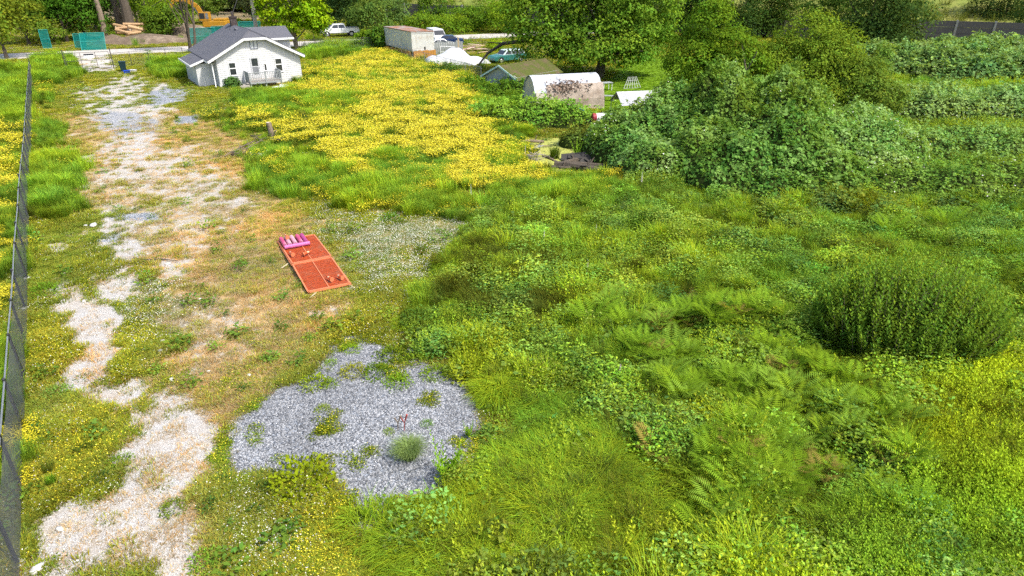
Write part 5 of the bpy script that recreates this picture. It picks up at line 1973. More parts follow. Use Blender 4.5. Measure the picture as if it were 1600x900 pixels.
def net_panel(label, loc, rz, w_, h_, tilt):
    t_ = thing('net_panel', label, 'hoarding', loc, rz, None)
    Mx = Matrix.Rotation(tilt, 4, 'X')
    P = lambda x, z, y=0: tuple(Mx @ Vector((x, y, z)))
    MB().add([P(0, .05), P(w_, .05), P(w_, h_), P(0, h_)], [(0, 1, 2, 3)]).build('green_net', GREEN_S, t_)
    for a_, b_ in (((0, 0), (0, h_)), ((w_, 0), (w_, h_)), ((0, h_), (w_, h_)), ((0, h_ * .5), (w_, h_ * .5)), ((0, .05), (w_, .05))):
        MB().bar(P(*a_, -.03), P(*b_, -.03), .035, 5).build('frame_tube', TEALT, t_)
    return t_


x, y = at(128, 79)
net_panel('teal netted fence panel leaning back beside the road', (x, y, 0), .33, 2.9, 2.3, -.42)
x, y = at(113, 77)
net_panel('dark teal netted panel behind the leaning one', (x, y + .8, 0), .1, 1.5, 1.9, -.1)
x, y = at(68, 76)
net_panel('narrow upright teal netted panel at the roadside trees', (x, y, 0), .5, 1.0, 2.4, 0)
x, y = at(300, 70)
net_panel('wide teal hoarding in front of the yellow excavator', (x, y, 0), .38, 3.4, 2.2, 0)
x, y = at(334, 66)
net_panel('teal hoarding half hidden behind the house roof', (x, y, 0), .38, 3.4, 2.2, 0)
x, y = at(376, 60)
net_panel('teal hoarding showing right of the chimney', (x, y, 0), .3, 3.2, 2.4, 0)

DIRT = plain('spoil_earth', (.15, .11, .075), .95, .45, 1.5, dirt=((.27, .21, .15), .58), bump=.8)


def mound(name, label, cat, loc, rx, ry, h, mat, seed, rz=0.0):
    n_ = 26
    X, Y = np.meshgrid(np.linspace(-1, 1, n_), np.linspace(-1, 1, n_), indexing='ij')
    R = np.sqrt(X ** 2 + Y ** 2)
    Z = h * np.clip(1 - R ** 1.6, 0, 1) * (.6 + .8 * fbm(X * 2.2 + seed, Y * 2.2, seed, 4)) - .1
    ii = np.arange(n_ * n_).reshape(n_, n_)
    F_ = np.stack([ii[:-1, :-1], ii[1:, :-1], ii[1:, 1:], ii[:-1, 1:]], -1).reshape(-1, 4)
    o = link(name, mesh_np(name, np.stack([X * rx, Y * ry, Z], -1).reshape(-1, 3), F_, [mat]))
    o.location = loc
    o.rotation_euler = (0, 0, rz)
    return tag(o, label, cat)


x, y = at(215, 70)
mound('earth_mound', 'long brown earth mound beyond the road left of the house', 'mound', (x, y + 3, 0), 8, 3.0, 1.3, DIRT, 3, .3)
x, y = at(260, 60)
mound('earth_mound', 'taller brown spoil heap behind the long mound', 'mound', (x, y + 5, 0), 7, 5, 1.9, DIRT, 13, .3)
x, y = at(180, 68)
mound('earth_mound', 'small grey earth heap beside the leaning teal panel', 'mound', (x, y, 0), 3, 2, 1.2, DIRT, 23, .3)
LOGW = plain('fresh_log', (.50, .32, .17), .8, .3, 3)
rr = rnd(44)
for i in range(9):
    x, y = at(205 + rr.uniform(-18, 18), 61 + rr.uniform(-3, 3))
    L = rr.uniform(1.6, 3.2)
    t_ = thing('felled_log', 'split orange brown log in the pile beyond the road', 'log', (x, y, .9 + rr.uniform(0, .9)), rr.uniform(-.6, .9), 'felled logs beyond the road')
    MB().tube([(-L / 2, 0, rr.normal(0, .25)), (L / 2, 0, rr.normal(0, .25))], [.24, .20], 8).build('trunk', LOGW, t_)
    MB().tube([(-L / 2 - .02, 0, 0), (-L / 2 - .0, 0, 0)], [.2, .2], 8).build('cut_end', CUTWOOD, t_)
x, y = at(152, 43)
t_ = thing('storage_tank', 'grey rounded tank standing among the far left trees', 'tank', (x, y, 0), .3)
MB().lathe([(1.1, 1.2), (1.2, 2.2), (1.0, 2.9), (.4, 3.2)], 14).build('shell', plain('tank_grey', (.36, .36, .36), .7, .15, 2), t_)
for k in (-.8, .8):
    MB().bar((k, 0, 0), (k, 0, 1.3), .08, 6).build('leg', DARK_STEEL, t_)

# sound wall of stacked panels between posts, bank behind
WPAN = plain('sound_wall_panel', (.115, .105, .10), .9, .3, .8, stretch=(.5, 1, 3))
WPOST = plain('sound_wall_post', (.30, .29, .27), .9, .15, 2)
WA, WB = Vector((-26.0, 149.0)), Vector((104.0, 80.2))
wd = WB - WA
WL = wd.length
sw = thing('sound_wall', 'long dark panelled sound wall with grey posts in front of the bank', 'wall', (WA.x, WA.y, 0), math.atan2(wd.y, wd.x))
nb = 32
bay = WL / nb
pan = None
for i in range(nb + 1):
    MB().box(i * bay - .14, i * bay + .14, -.16, .16, -.3, 3.25).build('post', WPOST, sw)
    if i < nb:
        for k in range(4):
            z0 = -.2 + k * .84
            if pan is None:
                pan = MB().box(.16, bay - .16, -.07, .07, 0, .81).build('panel', WPAN, sw)
                pan.location = (0, 0, z0)
            else:
                c_ = pan.copy()
                COL.objects.link(c_)
                c_.parent = sw
                c_.location = (i * bay, ((i * 7 + k * 3) % 3) * .012, z0)
BANK = plain('bank_grass', (.17, .21, .03), .95, .35, .25, dirt=((.26, .25, .06), .55), bump=.6)
n1, n2 = 90, 30
V_ = []
wn_ = Vector((-wd.y, wd.x)).normalized()
wdir = wd.normalized()
for i in range(n1):
    for j in range(n2):
        s_ = -140 + 480 * i / (n1 - 1)
        t2 = 1.2 + 160 * (j / (n2 - 1)) ** 1.6
        p = WA + wdir * s_ + wn_ * t2
        z_ = 1.2 + 9.5 * float(sstep(0, 55, np.array([t2]))[0]) + 1.2 * (vnoise(np.array([s_ * .06]), np.array([t2 * .08]), 8)[0] - .5)
        V_.append((p.x, p.y, z_))
ii = np.arange(n1 * n2).reshape(n1, n2)
F_ = np.stack([ii[:-1, :-1], ii[1:, :-1], ii[1:, 1:], ii[:-1, 1:]], -1).reshape(-1, 4)
bank = link('grass_bank', mesh_np('grass_bank', np.array(V_), F_, [BANK]))
bank.data.polygons.foreach_set('use_smooth', np.ones(len(F_), bool))
tag(bank, 'pale green grassy bank rising behind the sound wall', 'bank', kind='structure')
BANK_V = np.array(V_).reshape(n1, n2, 3)

# ================================================================== TREES AND SHRUBS
def crown_mesh(blobs, nclump, cr, nleaf, leaf, col, seed, var=.22, droop=0.0, aspect=.6, up=.6, shell=.62, hue=.06):
    """blobs: (cx, cy, cz, rx, ry, rz); foliage in many small clumps spread through the outer part of the blobs"""
    r = rnd(seed)
    vol = np.array([b[3] * b[4] * b[5] for b in blobs]) ** (2 / 3)
    which = r.choice(len(blobs), nclump, p=vol / vol.sum())
    B = np.array(blobs)[which]
    d = rand_dir(nclump, r, -.75, 1)
    q = shell + (1 - shell) * r.uniform(0, 1, nclump) ** .6
    CC = B[:, :3] + d * B[:, 3:] * (q * r.uniform(.88, 1.12, nclump))[:, None]
    rad = cr * r.uniform(.65, 1.35, nclump)
    k = nleaf
    n = nclump * k
    dd = rand_dir(n, r, -.55, 1)
    cidx = np.repeat(np.arange(nclump), k)
    pos = CC[cidx] + dd * (rad[cidx] * r.uniform(.55, 1.05, n))[:, None] * np.array([[1.15, 1.15, .75]])
    out = unit(dd + d[cidx] * .5 + np.array([[0, 0, up]]) + r.normal(0, .45, (n, 3)))
    D = unit(np.cross(out, r.normal(0, 1, (n, 3))) + np.array([[0, 0, -droop]]))
    V, F = leaves(pos, D, out, leaf * r.uniform(.6, 1.35, n), aspect)
    cb = r.uniform(1 - var, 1 + var, nclump)[cidx]
    ch = r.normal(0, hue, nclump)[cidx] + r.normal(0, .06, n)
    lb = cb * r.uniform(.8, 1.2, n)
    T = np.stack([col[0] * lb * (1 + ch * 1.2), col[1] * lb, col[2] * lb * (1 - ch)], 1)
    return V, F, np.repeat(np.clip(T * .95, .003, .9), 4, 0), CC


def tree(name, label, base, blobs, col, seed, nclump=120, cr=.9, nleaf=60, leaf=.28, trunk_r=.25, trunk_h=None, stems=1, bark=BARK, cat='tree', limbs=9, z0=None, group=None, mat=None, **kw):
    """base: ground point; blobs relative to it"""
    zb = hz(*base) if z0 is None else z0
    t = thing(name, label, cat, (base[0], base[1], zb), 0, group)
    V, F, T, CC = crown_mesh(blobs, nclump, cr, nleaf, leaf, col, seed, **kw)
    link('crown', mesh_np('crown', V, F, [mat or LEAF], T), t)
    r = rnd(seed + 1)
    top = max(b[2] for b in blobs)
    th = trunk_h or top * .75
    for s in range(stems):
        off = r.normal(0, .25 * (stems > 1), 2)
        lean = r.normal(0, .06 + .12 * (stems > 1), 2)
        path = []
        rad = []
        for k in range(6):
            f = k / 5
            path.append((off[0] + lean[0] * th * f + .12 * math.sin(f * 5 + s), off[1] + lean[1] * th * f + .1 * math.cos(f * 4 + s), -.15 + th * f))
            rad.append(trunk_r * (1 - .72 * f) * (1.25 if k == 0 else 1))
        MB().tube(path, rad, 8).build('trunk', bark, t)
        for k in range(max(1, limbs // stems)):
            tgt = CC[r.integers(len(CC))]
            f = r.uniform(.3, .85)
            a = Vector(path[int(f * 5)])
            b = Vector(tgt)
            mid = a.lerp(b, .5) + Vector((0, 0, .12 * (b - a).length))
            MB().tube([a, mid, b], [trunk_r * .38, trunk_r * .24, trunk_r * .07], 5).build('limb', bark, t)
    return t


def shrub_mound(name, label, base, bumps, col, seed, dens=55, leaf=.15, flower=0.0, cat='bramble', aspect=.7, hullcol=None, rough=.12, tipcol=None, mat=None):
    """bramble mound: bumps (x, y, rx, ry, h) relative to base, leaves all over an added opaque dark hull"""
    t = thing(name, label, cat, (base[0], base[1], 0))
    r = rnd(seed)
    x0 = min(b[0] - b[2] for b in bumps) - .3
    x1 = max(b[0] + b[2] for b in bumps) + .3
    y0 = min(b[1] - b[3] for b in bumps) - .3
    y1 = max(b[1] + b[3] for b in bumps) + .3

    def H(x, y):
        h = np.zeros(x.shape)
        for (bx_, by_, rx, ry, hh) in bumps:
            q = ((x - bx_) / rx) ** 2 + ((y - by_) / ry) ** 2
            h = np.maximum(h, hh * np.sqrt(np.clip(1 - q, 0, 1)))
        return h * (.72 + .80 * (fbm(x * .95 + seed, y * .95, seed, 3) - .28))
    n_ = 60
    X, Y = np.meshgrid(np.linspace(x0, x1, n_), np.linspace(y0, y1, n_), indexing='ij')
    Z = H(X, Y)
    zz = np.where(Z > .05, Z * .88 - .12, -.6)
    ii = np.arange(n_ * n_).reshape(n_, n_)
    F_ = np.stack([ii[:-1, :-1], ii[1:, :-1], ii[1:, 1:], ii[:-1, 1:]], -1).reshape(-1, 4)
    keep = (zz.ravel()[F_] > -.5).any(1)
    link('inner_hull', mesh_np('inner_hull', np.stack([X, Y, zz], -1).reshape(-1, 3), F_[keep], [hullcol or HULL]), t)  # added dark hull just under the leaves, closes the gaps
    area = (x1 - x0) * (y1 - y0)
    n = int(area * dens * 1.9)
    px, py = r.uniform(x0, x1, n), r.uniform(y0, y1, n)
    h = H(px, py)
    e = .06
    gxx = (H(px + e, py) - H(px - e, py)) / (2 * e)
    gyy = (H(px, py + e) - H(px, py - e)) / (2 * e)
    sl = np.sqrt(1 + gxx ** 2 + gyy ** 2)
    ok = (h > .08) & (r.uniform(0, 1, n) < np.clip(sl, 1, 3) / 3 + .25)
    px, py, h, gxx, gyy = px[ok], py[ok], h[ok], gxx[ok], gyy[ok]
    n = len(px)
    N = unit(np.stack([-gxx, -gyy, np.ones(n)], 1))
    clump = fbm(px * 1.7 + seed, py * 1.7, seed + 5, 3)
    pos = np.stack([px, py, h], 1) + N * (r.uniform(-.22, .14, n) + rough * 3 * (clump - .5))[:, None]
    out = unit(N + r.normal(0, .5, (n, 3)) + np.array([[0, 0, .5]]))
    D = unit(np.cross(out, r.normal(0, 1, (n, 3))) + np.array([[0, 0, .15]]))
    V, F = leaves(pos, D, out, leaf * np.clip(r.lognormal(-.12, .38, n), .4, 2.0), aspect)
    b = (.7 + .6 * clump) * r.uniform(.8, 1.2, n)
    big = fbm(px * .45 + 3, py * .45, seed + 9, 2)
    hu = r.normal(0, .08, n) + (big - .5) * .5
    c = np.array(col)
    Tt = np.stack([c[0] * b * (1 + hu), c[1] * b, c[2] * b * (1 - hu * .8)], 1)
    if tipcol is not None:
        f = (sstep(.45, .75, clump) * .6)[:, None]
        Tt = Tt * (1 - f) + np.array([tipcol]) * f
    parts = [(V, F, np.repeat(np.clip(Tt, .003, .9), 4, 0), 0)]
    K = int(area * 2.2)                      # arching canes breaking the outline
    ci = r.integers(0, n, K)
    m_ = 12
    fc = np.linspace(.05, 1, m_)[None, :, None]
    Lc = r.uniform(.35, 1.1, (K, 1, 1)) * (leaf / .16)
    dv = unit(N[ci] * .6 + np.array([[0, 0, .7]]) + r.normal(0, .5, (K, 3)))[:, None, :]
    pc = (pos[ci][:, None, :] + dv * fc * Lc - np.array([0, 0, 1.0]) * (fc * Lc) ** 2 * .45).reshape(-1, 3)
    kk = len(pc)
    oc = unit(np.array([[0, 0, 1.0]]) + r.normal(0, .5, (kk, 3)))
    Vc, Fc_ = leaves(pc, unit(np.cross(oc, r.normal(0, 1, (kk, 3)))), oc, leaf * r.uniform(.5, 1.2, kk), aspect)
    tc = np.repeat(Tt[ci] * r.uniform(.9, 1.5, (K, 1)), m_, 0)
    parts.append((Vc, Fc_, np.repeat(np.clip(tc, .003, .9), 4, 0), 0))
    if flower:
        m = r.uniform(0, 1, n) < flower * sstep(.4, .7, big)
        k = int(m.sum())
        if k:
            Vf, Ff = leaves(pos[m] + N[m] * .08, rand_dir(k, r, -.2, .3), unit(N[m] + r.normal(0, .3, (k, 3))), r.uniform(.05, .09, k), 1.0)
            parts.append((Vf, Ff, (1, 1, 1), 1))
    V, F, T, M_ = merge(parts)
    link('leaves', mesh_np('leaves', V, F, [mat or LEAF, PETAL_W], T, M_), t)
    return t


HULL = plain('dark_hull', (.035, .05, .012), 1.0, .4, 4, spec=0.0)  # opaque dark hull added inside mounds and bush to block see-through
G_DARK, G_MID, G_LIGHT, G_YEL = (.060, .095, .022), (.095, .155, .022), (.13, .21, .022), (.20, .26, .015)
G_PALE = (.15, .21, .075)
G_BRAM = (.14, .225, .050)

# big spreading tree over the yard
bt = at(935, 122)
tree('spreading_tree', 'large dense green tree spreading over the sheds and yard', bt,
     [(-1.0, 1.5, 7.2, 6.0, 5.0, 4.2), (-5.6, 1.0, 5.6, 4.4, 4.0, 3.4), (3.2, .5, 6.8, 4.8, 4.2, 3.8), (0, 0, 3.2, 5.6, 4.4, 2.4), (.5, -2.2, 2.6, 4.6, 2.2, 1.8), (-5.5, .5, 3.4, 3.4, 3.2, 1.9), (-3.5, 1.5, 8.8, 4.5, 4.0, 3.0), (4.0, 1.0, 3.6, 3.4, 3.0, 2.2), (1.5, 2, 9.6, 4.5, 4, 2.8)],
     (.13, .205, .026), 1001, nclump=860, cr=1.0, nleaf=64, leaf=.30, trunk_r=.5, limbs=16, var=.30)
a_ = Vector(at(905, 118))
t_ = thing('leaning_branch', 'long dark bare branch arching left from the big tree', 'branch', (a_.x, a_.y, 0))
P1, P2 = Vector(at(745, 108)), Vector(at(800, 112))
MB().tube([(1.2, 3, 2.4), (P2.x - a_.x + 2.0, P2.y - a_.y + 1, 3.1), (P2.x - a_.x - 1.0, P2.y - a_.y + 1.5, 2.7), (P1.x - a_.x + 1.2, P1.y - a_.y + .5, 1.6), (P1.x - a_.x, P1.y - a_.y, .2)], [.26, .22, .18, .13, .08], 8).build('limb', BARK, t_)
MB().tube([(P2.x - a_.x - 1.0, P2.y - a_.y + 1.5, 2.7), (P2.x - a_.x - 2.6, P2.y - a_.y + 1.2, 2.9)], [.09, .04], 6).build('twig', BARK, t_)

# small trees standing in the bramble
tree('hawthorn_tree', 'tall leafy small tree rising from the bramble beside the lawn', at(1108, 212),
     [(-.6, 0, 6.6, 1.7, 1.6, 1.6), (-1.6, 0, 5.0, 1.9, 1.8, 1.6), (.9, .2, 5.2, 2.0, 1.8, 1.5), (-.6, 0, 3.4, 2.5, 2.0, 1.6), (-.8, 0, 7.8, .9, .9, 1.0), (1.9, .2, 3.9, 1.8, 1.6, 1.7), (.6, -.6, 2.4, 2.2, 1.6, 1.4)], (.118, .185, .018), 1011, nclump=600, cr=.54, nleaf=50, leaf=.17, trunk_r=.13, stems=4, limbs=12, cat='tree')
tree('willow_shrub', 'bushy yellow green shrub tree at the centre of the bramble', at(1230, 205),
     [(0, 0, 4.2, 2.5, 2.0, 2.0), (-1.8, 0, 3.4, 1.8, 1.7, 1.9), (2.0, .2, 3.8, 2.4, 1.9, 2.2), (.2, .2, 6.2, 1.9, 1.6, 1.5), (2.4, .2, 5.4, 1.5, 1.4, 1.4), (-1.3, .3, 5.2, 1.2, 1.2, 1.3), (1.6, 0, 5.0, 1.4, 1.3, 1.2), (0, -.8, 2.3, 3.0, 1.6, 1.6)], (.15, .205, .026), 1021, nclump=760, cr=.54, nleaf=46, leaf=.15, trunk_r=.09, stems=6, limbs=12, cat='shrub')
tree('willow_shrub', 'olive green shrub right of the yellow green shrub tree', at(1330, 205),
     [(0, 0, 2.6, 2.2, 1.8, 1.6), (-1.4, .2, 3.6, 1.5, 1.4, 1.5), (1.4, 0, 2.2, 1.8, 1.5, 1.4), (.3, .3, 4.0, 1.1, 1.1, 1.0)], (.12, .17, .03), 1031, nclump=380, cr=.46, nleaf=46, leaf=.15, trunk_r=.07, stems=5, limbs=8, cat='shrub')
tree('leafy_sapling', 'bright upright sapling behind the bramble on the right', at(1362, 150),
     [(0, 0, 2.2, .9, .9, 1.7), (.2, 0, 3.7, .5, .5, .7)], (.14, .21, .04), 1041, nclump=60, cr=.4, nleaf=40, leaf=.16, trunk_r=.06, limbs=5, cat='sapling')
tree('leafy_sapling', 'grey green sapling left of the far tall grass strip', at(1300, 150),
     [(0, 0, 2.4, 1.0, 1.0, 1.9), (-.6, 0, 3.6, .5, .5, .7)], (.13, .19, .04), 1043, nclump=70, cr=.4, nleaf=40, leaf=.16, trunk_r=.06, limbs=5, cat='sapling')

# bramble mounds
b0 = at(1085, 262)
shrub_mound('bramble_mound', 'large pale bramble mound in front of the canopy and small tree', b0, [(-3.0, 3.4, 3.0, 4.2, 2.6), (-.6, 4.6, 3.2, 4.4, 3.6), (-2.2, -.6, 2.8, 3.6, 2.2), (.2, .6, 2.6, 3.6, 2.9)], G_BRAM, 2001, dens=150, leaf=.16, flower=.07, tipcol=(.26, .33, .16))
b0 = at(1140, 262)
shrub_mound('bramble_mound', 'tall dark green vine covered thicket under the small trees', b0, [(0, 2.6, 3.0, 4.4, 5.0), (-1.2, -1.6, 3.0, 4.4, 3.1), (1.6, -.8, 3.2, 4.8, 3.9), (3.6, 2.4, 3.2, 4.4, 5.0), (2.8, -3.6, 3.4, 3.0, 2.0), (.4, -4.2, 3.0, 2.6, 1.8)], (.11, .185, .036), 2005, dens=150, leaf=.17, flower=.01, rough=.22, tipcol=(.22, .31, .11))
b0 = at(1275, 255)
shrub_mound('bramble_mound', 'broad bramble mound with white flowers below the shrub tree', b0, [(0, .4, 3.8, 4.2, 3.3), (3.2, 1.0, 3.2, 3.8, 2.9), (-2.4, .8, 2.8, 3.8, 3.4), (4.6, 1.6, 2.6, 3.0, 2.0), (1.0, -2.6, 3.6, 2.8, 2.0)], (.15, .24, .06), 2011, dens=150, leaf=.16, flower=.09, tipcol=(.28, .36, .18))
b0 = at(1500, 122)
shrub_mound('bramble_mound', 'far grey green bramble mass below the sound wall', b0, [(0, 0, 8.0, 6.0, 3.2), (7.5, -3, 8, 6, 3.0), (-5.5, 3, 5.5, 5.5, 3.0), (5, 5, 9, 6, 3.4), (16, 2, 10, 8, 3.2)], (.15, .22, .075), 2021, dens=42, leaf=.30, flower=.10, tipcol=(.21, .29, .14))
b0 = at(1500, 178)
shrub_mound('bramble_mound', 'long low flowering bramble bank across the right of the lot', b0, [(-3, -.6, 5, 4.0, 2.3), (3, -1, 5, 4.2, 2.3), (9, -1, 5.5, 4.6, 2.3), (-6.5, .6, 3.6, 3.2, 2.0), (15, -.5, 5, 4.5, 2.2)], (.18, .255, .085), 2031, dens=80, leaf=.20, flower=.12, tipcol=(.28, .36, .17))
b0 = at(1480, 300)
shrub_mound('bramble_mound', 'low rolling bramble bank above the domed bush', b0, [(0, 0, 3.6, 2.6, 1.3), (3.6, .8, 3.4, 2.6, 1.4), (-3.4, .6, 3.0, 2.2, 1.1), (6.8, 1.6, 3.2, 2.6, 1.4)], (.125, .195, .036), 2035, dens=95, leaf=.15, flower=.03, tipcol=(.22, .30, .09))
b0 = at(1420, 240)
shrub_mound('bramble_mound', 'sloping bramble bank right of the flowering mound', b0, [(0, 0, 3.6, 3.0, 1.5), (4.4, .4, 4.2, 3.0, 1.5), (9.5, .6, 4.2, 3.2, 1.6)], (.155, .23, .06), 2037, dens=85, leaf=.16, flower=.05, tipcol=(.24, .32, .12))
b0 = at(842, 192)
shrub_mound('shrub_thicket', 'bright green leafy thicket in front of the tarp shelter', b0, [(0, 0, 2.5, 1.8, 1.7), (-2.2, .9, 2.2, 1.8, 1.4), (2.0, -.3, 2.0, 1.6, 1.5), (3.4, -.4, 1.6, 1.4, 1.1), (-3.6, 2.6, 2.0, 2.0, 1.1)], (.16, .27, .04), 2041, dens=130, leaf=.17, cat='thicket', tipcol=(.22, .32, .06))
b0 = at(775, 150)
shrub_mound('shrub_thicket', 'dark green thicket at the foot of the mossy shed', b0, [(0, 0, 2.6, 2.0, 1.2), (-2.0, 3.4, 2.0, 2.0, .9), (1.8, -.8, 2, 1.8, 1.2)], (.09, .16, .022), 2051, dens=90, leaf=.2, cat='thicket')
b0 = at(690, 116)
shrub_mound('shrub_thicket', 'dark low bush at the meadow edge below the white tarpaulin', b0, [(0, 0, 1.8, 1.2, .9), (1.3, -.2, 1.2, 1.0, .8)], (.07, .13, .03), 2061, dens=90, leaf=.2, cat='bush')
b0 = at(950, 215)
shrub_mound('shrub_thicket', 'olive weeds between the junk heap and the pond', b0, [(-.8, -.6, 1.6, 1.4, .9), (.6, 0, 1.4, 1.2, .9), (-2.2, -1.4, 1.2, 1.2, .8)], (.13, .15, .03), 2071, dens=130, leaf=.16, cat='weeds')
# rounded shoots bush on the right
DB = at(1408, 545)
t_ = thing('domed_bush', 'rounded dark green bush of dense upright shoots in the right foreground', 'bush', (DB[0], DB[1], hz(*DB)))
r = rnd(3001)
n = 1300
P = disc_pts(n, 1, r)
P[:, 0] *= 2.5
P[:, 1] *= 1.7
q = np.clip(1 - (P[:, 0] / 2.65) ** 2 - (P[:, 1] / 1.85) ** 2, 0.02, 1)
hh = 2.5 * q ** .72 * r.uniform(.85, 1.12, n) + .25
nl = 22
f = np.linspace(.35, 1, nl)[None, :]
lean = np.stack([P[:, 0] * .16, P[:, 1] * .16, np.ones(n)], 1)
C = P[:, None, :] + lean[:, None, :] * (f * hh[:, None])[:, :, None]
ang = (np.arange(nl) * 2.4)[None, :] + r.uniform(0, 6, (n, 1))
D = np.stack([np.cos(ang), np.sin(ang), np.broadcast_to(.25 + .9 * f ** 3, ang.shape)], -1)
N = np.stack([-np.cos(ang) * .5, -np.sin(ang) * .5, np.ones_like(ang)], -1)
S = np.broadcast_to(.19 * (1.15 - .6 * f), ang.shape) * r.uniform(.8, 1.2, ang.shape)
V, F = leaves(C.reshape(-1, 3), D.reshape(-1, 3), N.reshape(-1, 3), S.ravel(), .42)
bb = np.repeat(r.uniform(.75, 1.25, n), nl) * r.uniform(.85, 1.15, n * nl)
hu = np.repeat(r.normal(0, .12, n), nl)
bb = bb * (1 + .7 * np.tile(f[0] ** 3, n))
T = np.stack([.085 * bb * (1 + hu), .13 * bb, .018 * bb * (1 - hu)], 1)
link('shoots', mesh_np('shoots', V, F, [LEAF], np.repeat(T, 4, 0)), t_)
hl = MB()
hl.lathe([(1.0 * math.cos(a_), .93 * math.sin(a_)) for a_ in np.linspace(0, 1.5, 8)], 20)
hl.v = [(p[0] * 1.75, p[1] * 1.15, p[2] * 1.75) for p in hl.v]
hl.build('core_hull', HULL, t_)  # added dark dome inside the shoots so the bush is not see-through
sm_ = MB()
for k in range(0, n, 6):
    sm_.bar(tuple(P[k] - np.array([0, 0, .1])), tuple(P[k] + lean[k] * hh[k] * .9), .012, 3, .005)
o = sm_.build('stems', BARK_L, t_)
o['kind'] = 'stuff'

# bright maple and others along the road
mp = at(462, 78)
tree('maple_tree', 'bright lime green maple standing behind the house by the road', mp,
     [(0, 0, 6.2, 3.6, 3.2, 2.6), (-2.2, 0, 5.0, 2.2, 2.2, 1.8), (2.6, .3, 5.0, 2.4, 2.2, 2.0), (-.8, .3, 3.2, 2.6, 2.0, 1.7), (.5, 0, 8.2, 2.8, 2.6, 2.0), (3.4, .5, 3.4, 1.7, 1.6, 1.3), (-3.4, .5, 7.2, 1.8, 1.8, 1.6)], (.20, .29, .012), 1101, nclump=230, cr=.8, nleaf=46, leaf=.36, trunk_r=.26, stems=2, bark=BARK_L, limbs=10, up=.9)
tree('maple_sapling', 'slim lime green sapling by the road in front of the pickup', at(492, 76), [(.2, 0, 3.6, 1.3, 1.2, 1.5), (.8, 0, 2.4, .9, .9, .8)], (.20, .29, .014), 1103, nclump=50, cr=.6, nleaf=40, leaf=.32, trunk_r=.08, bark=BARK_L, limbs=4)
tree('bare_tree', 'thin dark leaning tree with few leaves at the house left corner', at(298, 80),
     [(-2.2, 0, 7.4, 2.4, 1.8, 2.2), (-.6, 0, 9.0, 1.8, 1.6, 1.6), (-3.6, 0, 5.6, 1.4, 1.4, 1.2)], (.17, .24, .02), 1105, nclump=70, cr=.6, nleaf=22, leaf=.28, trunk_r=.2, stems=3, limbs=12, trunk_h=8.5)
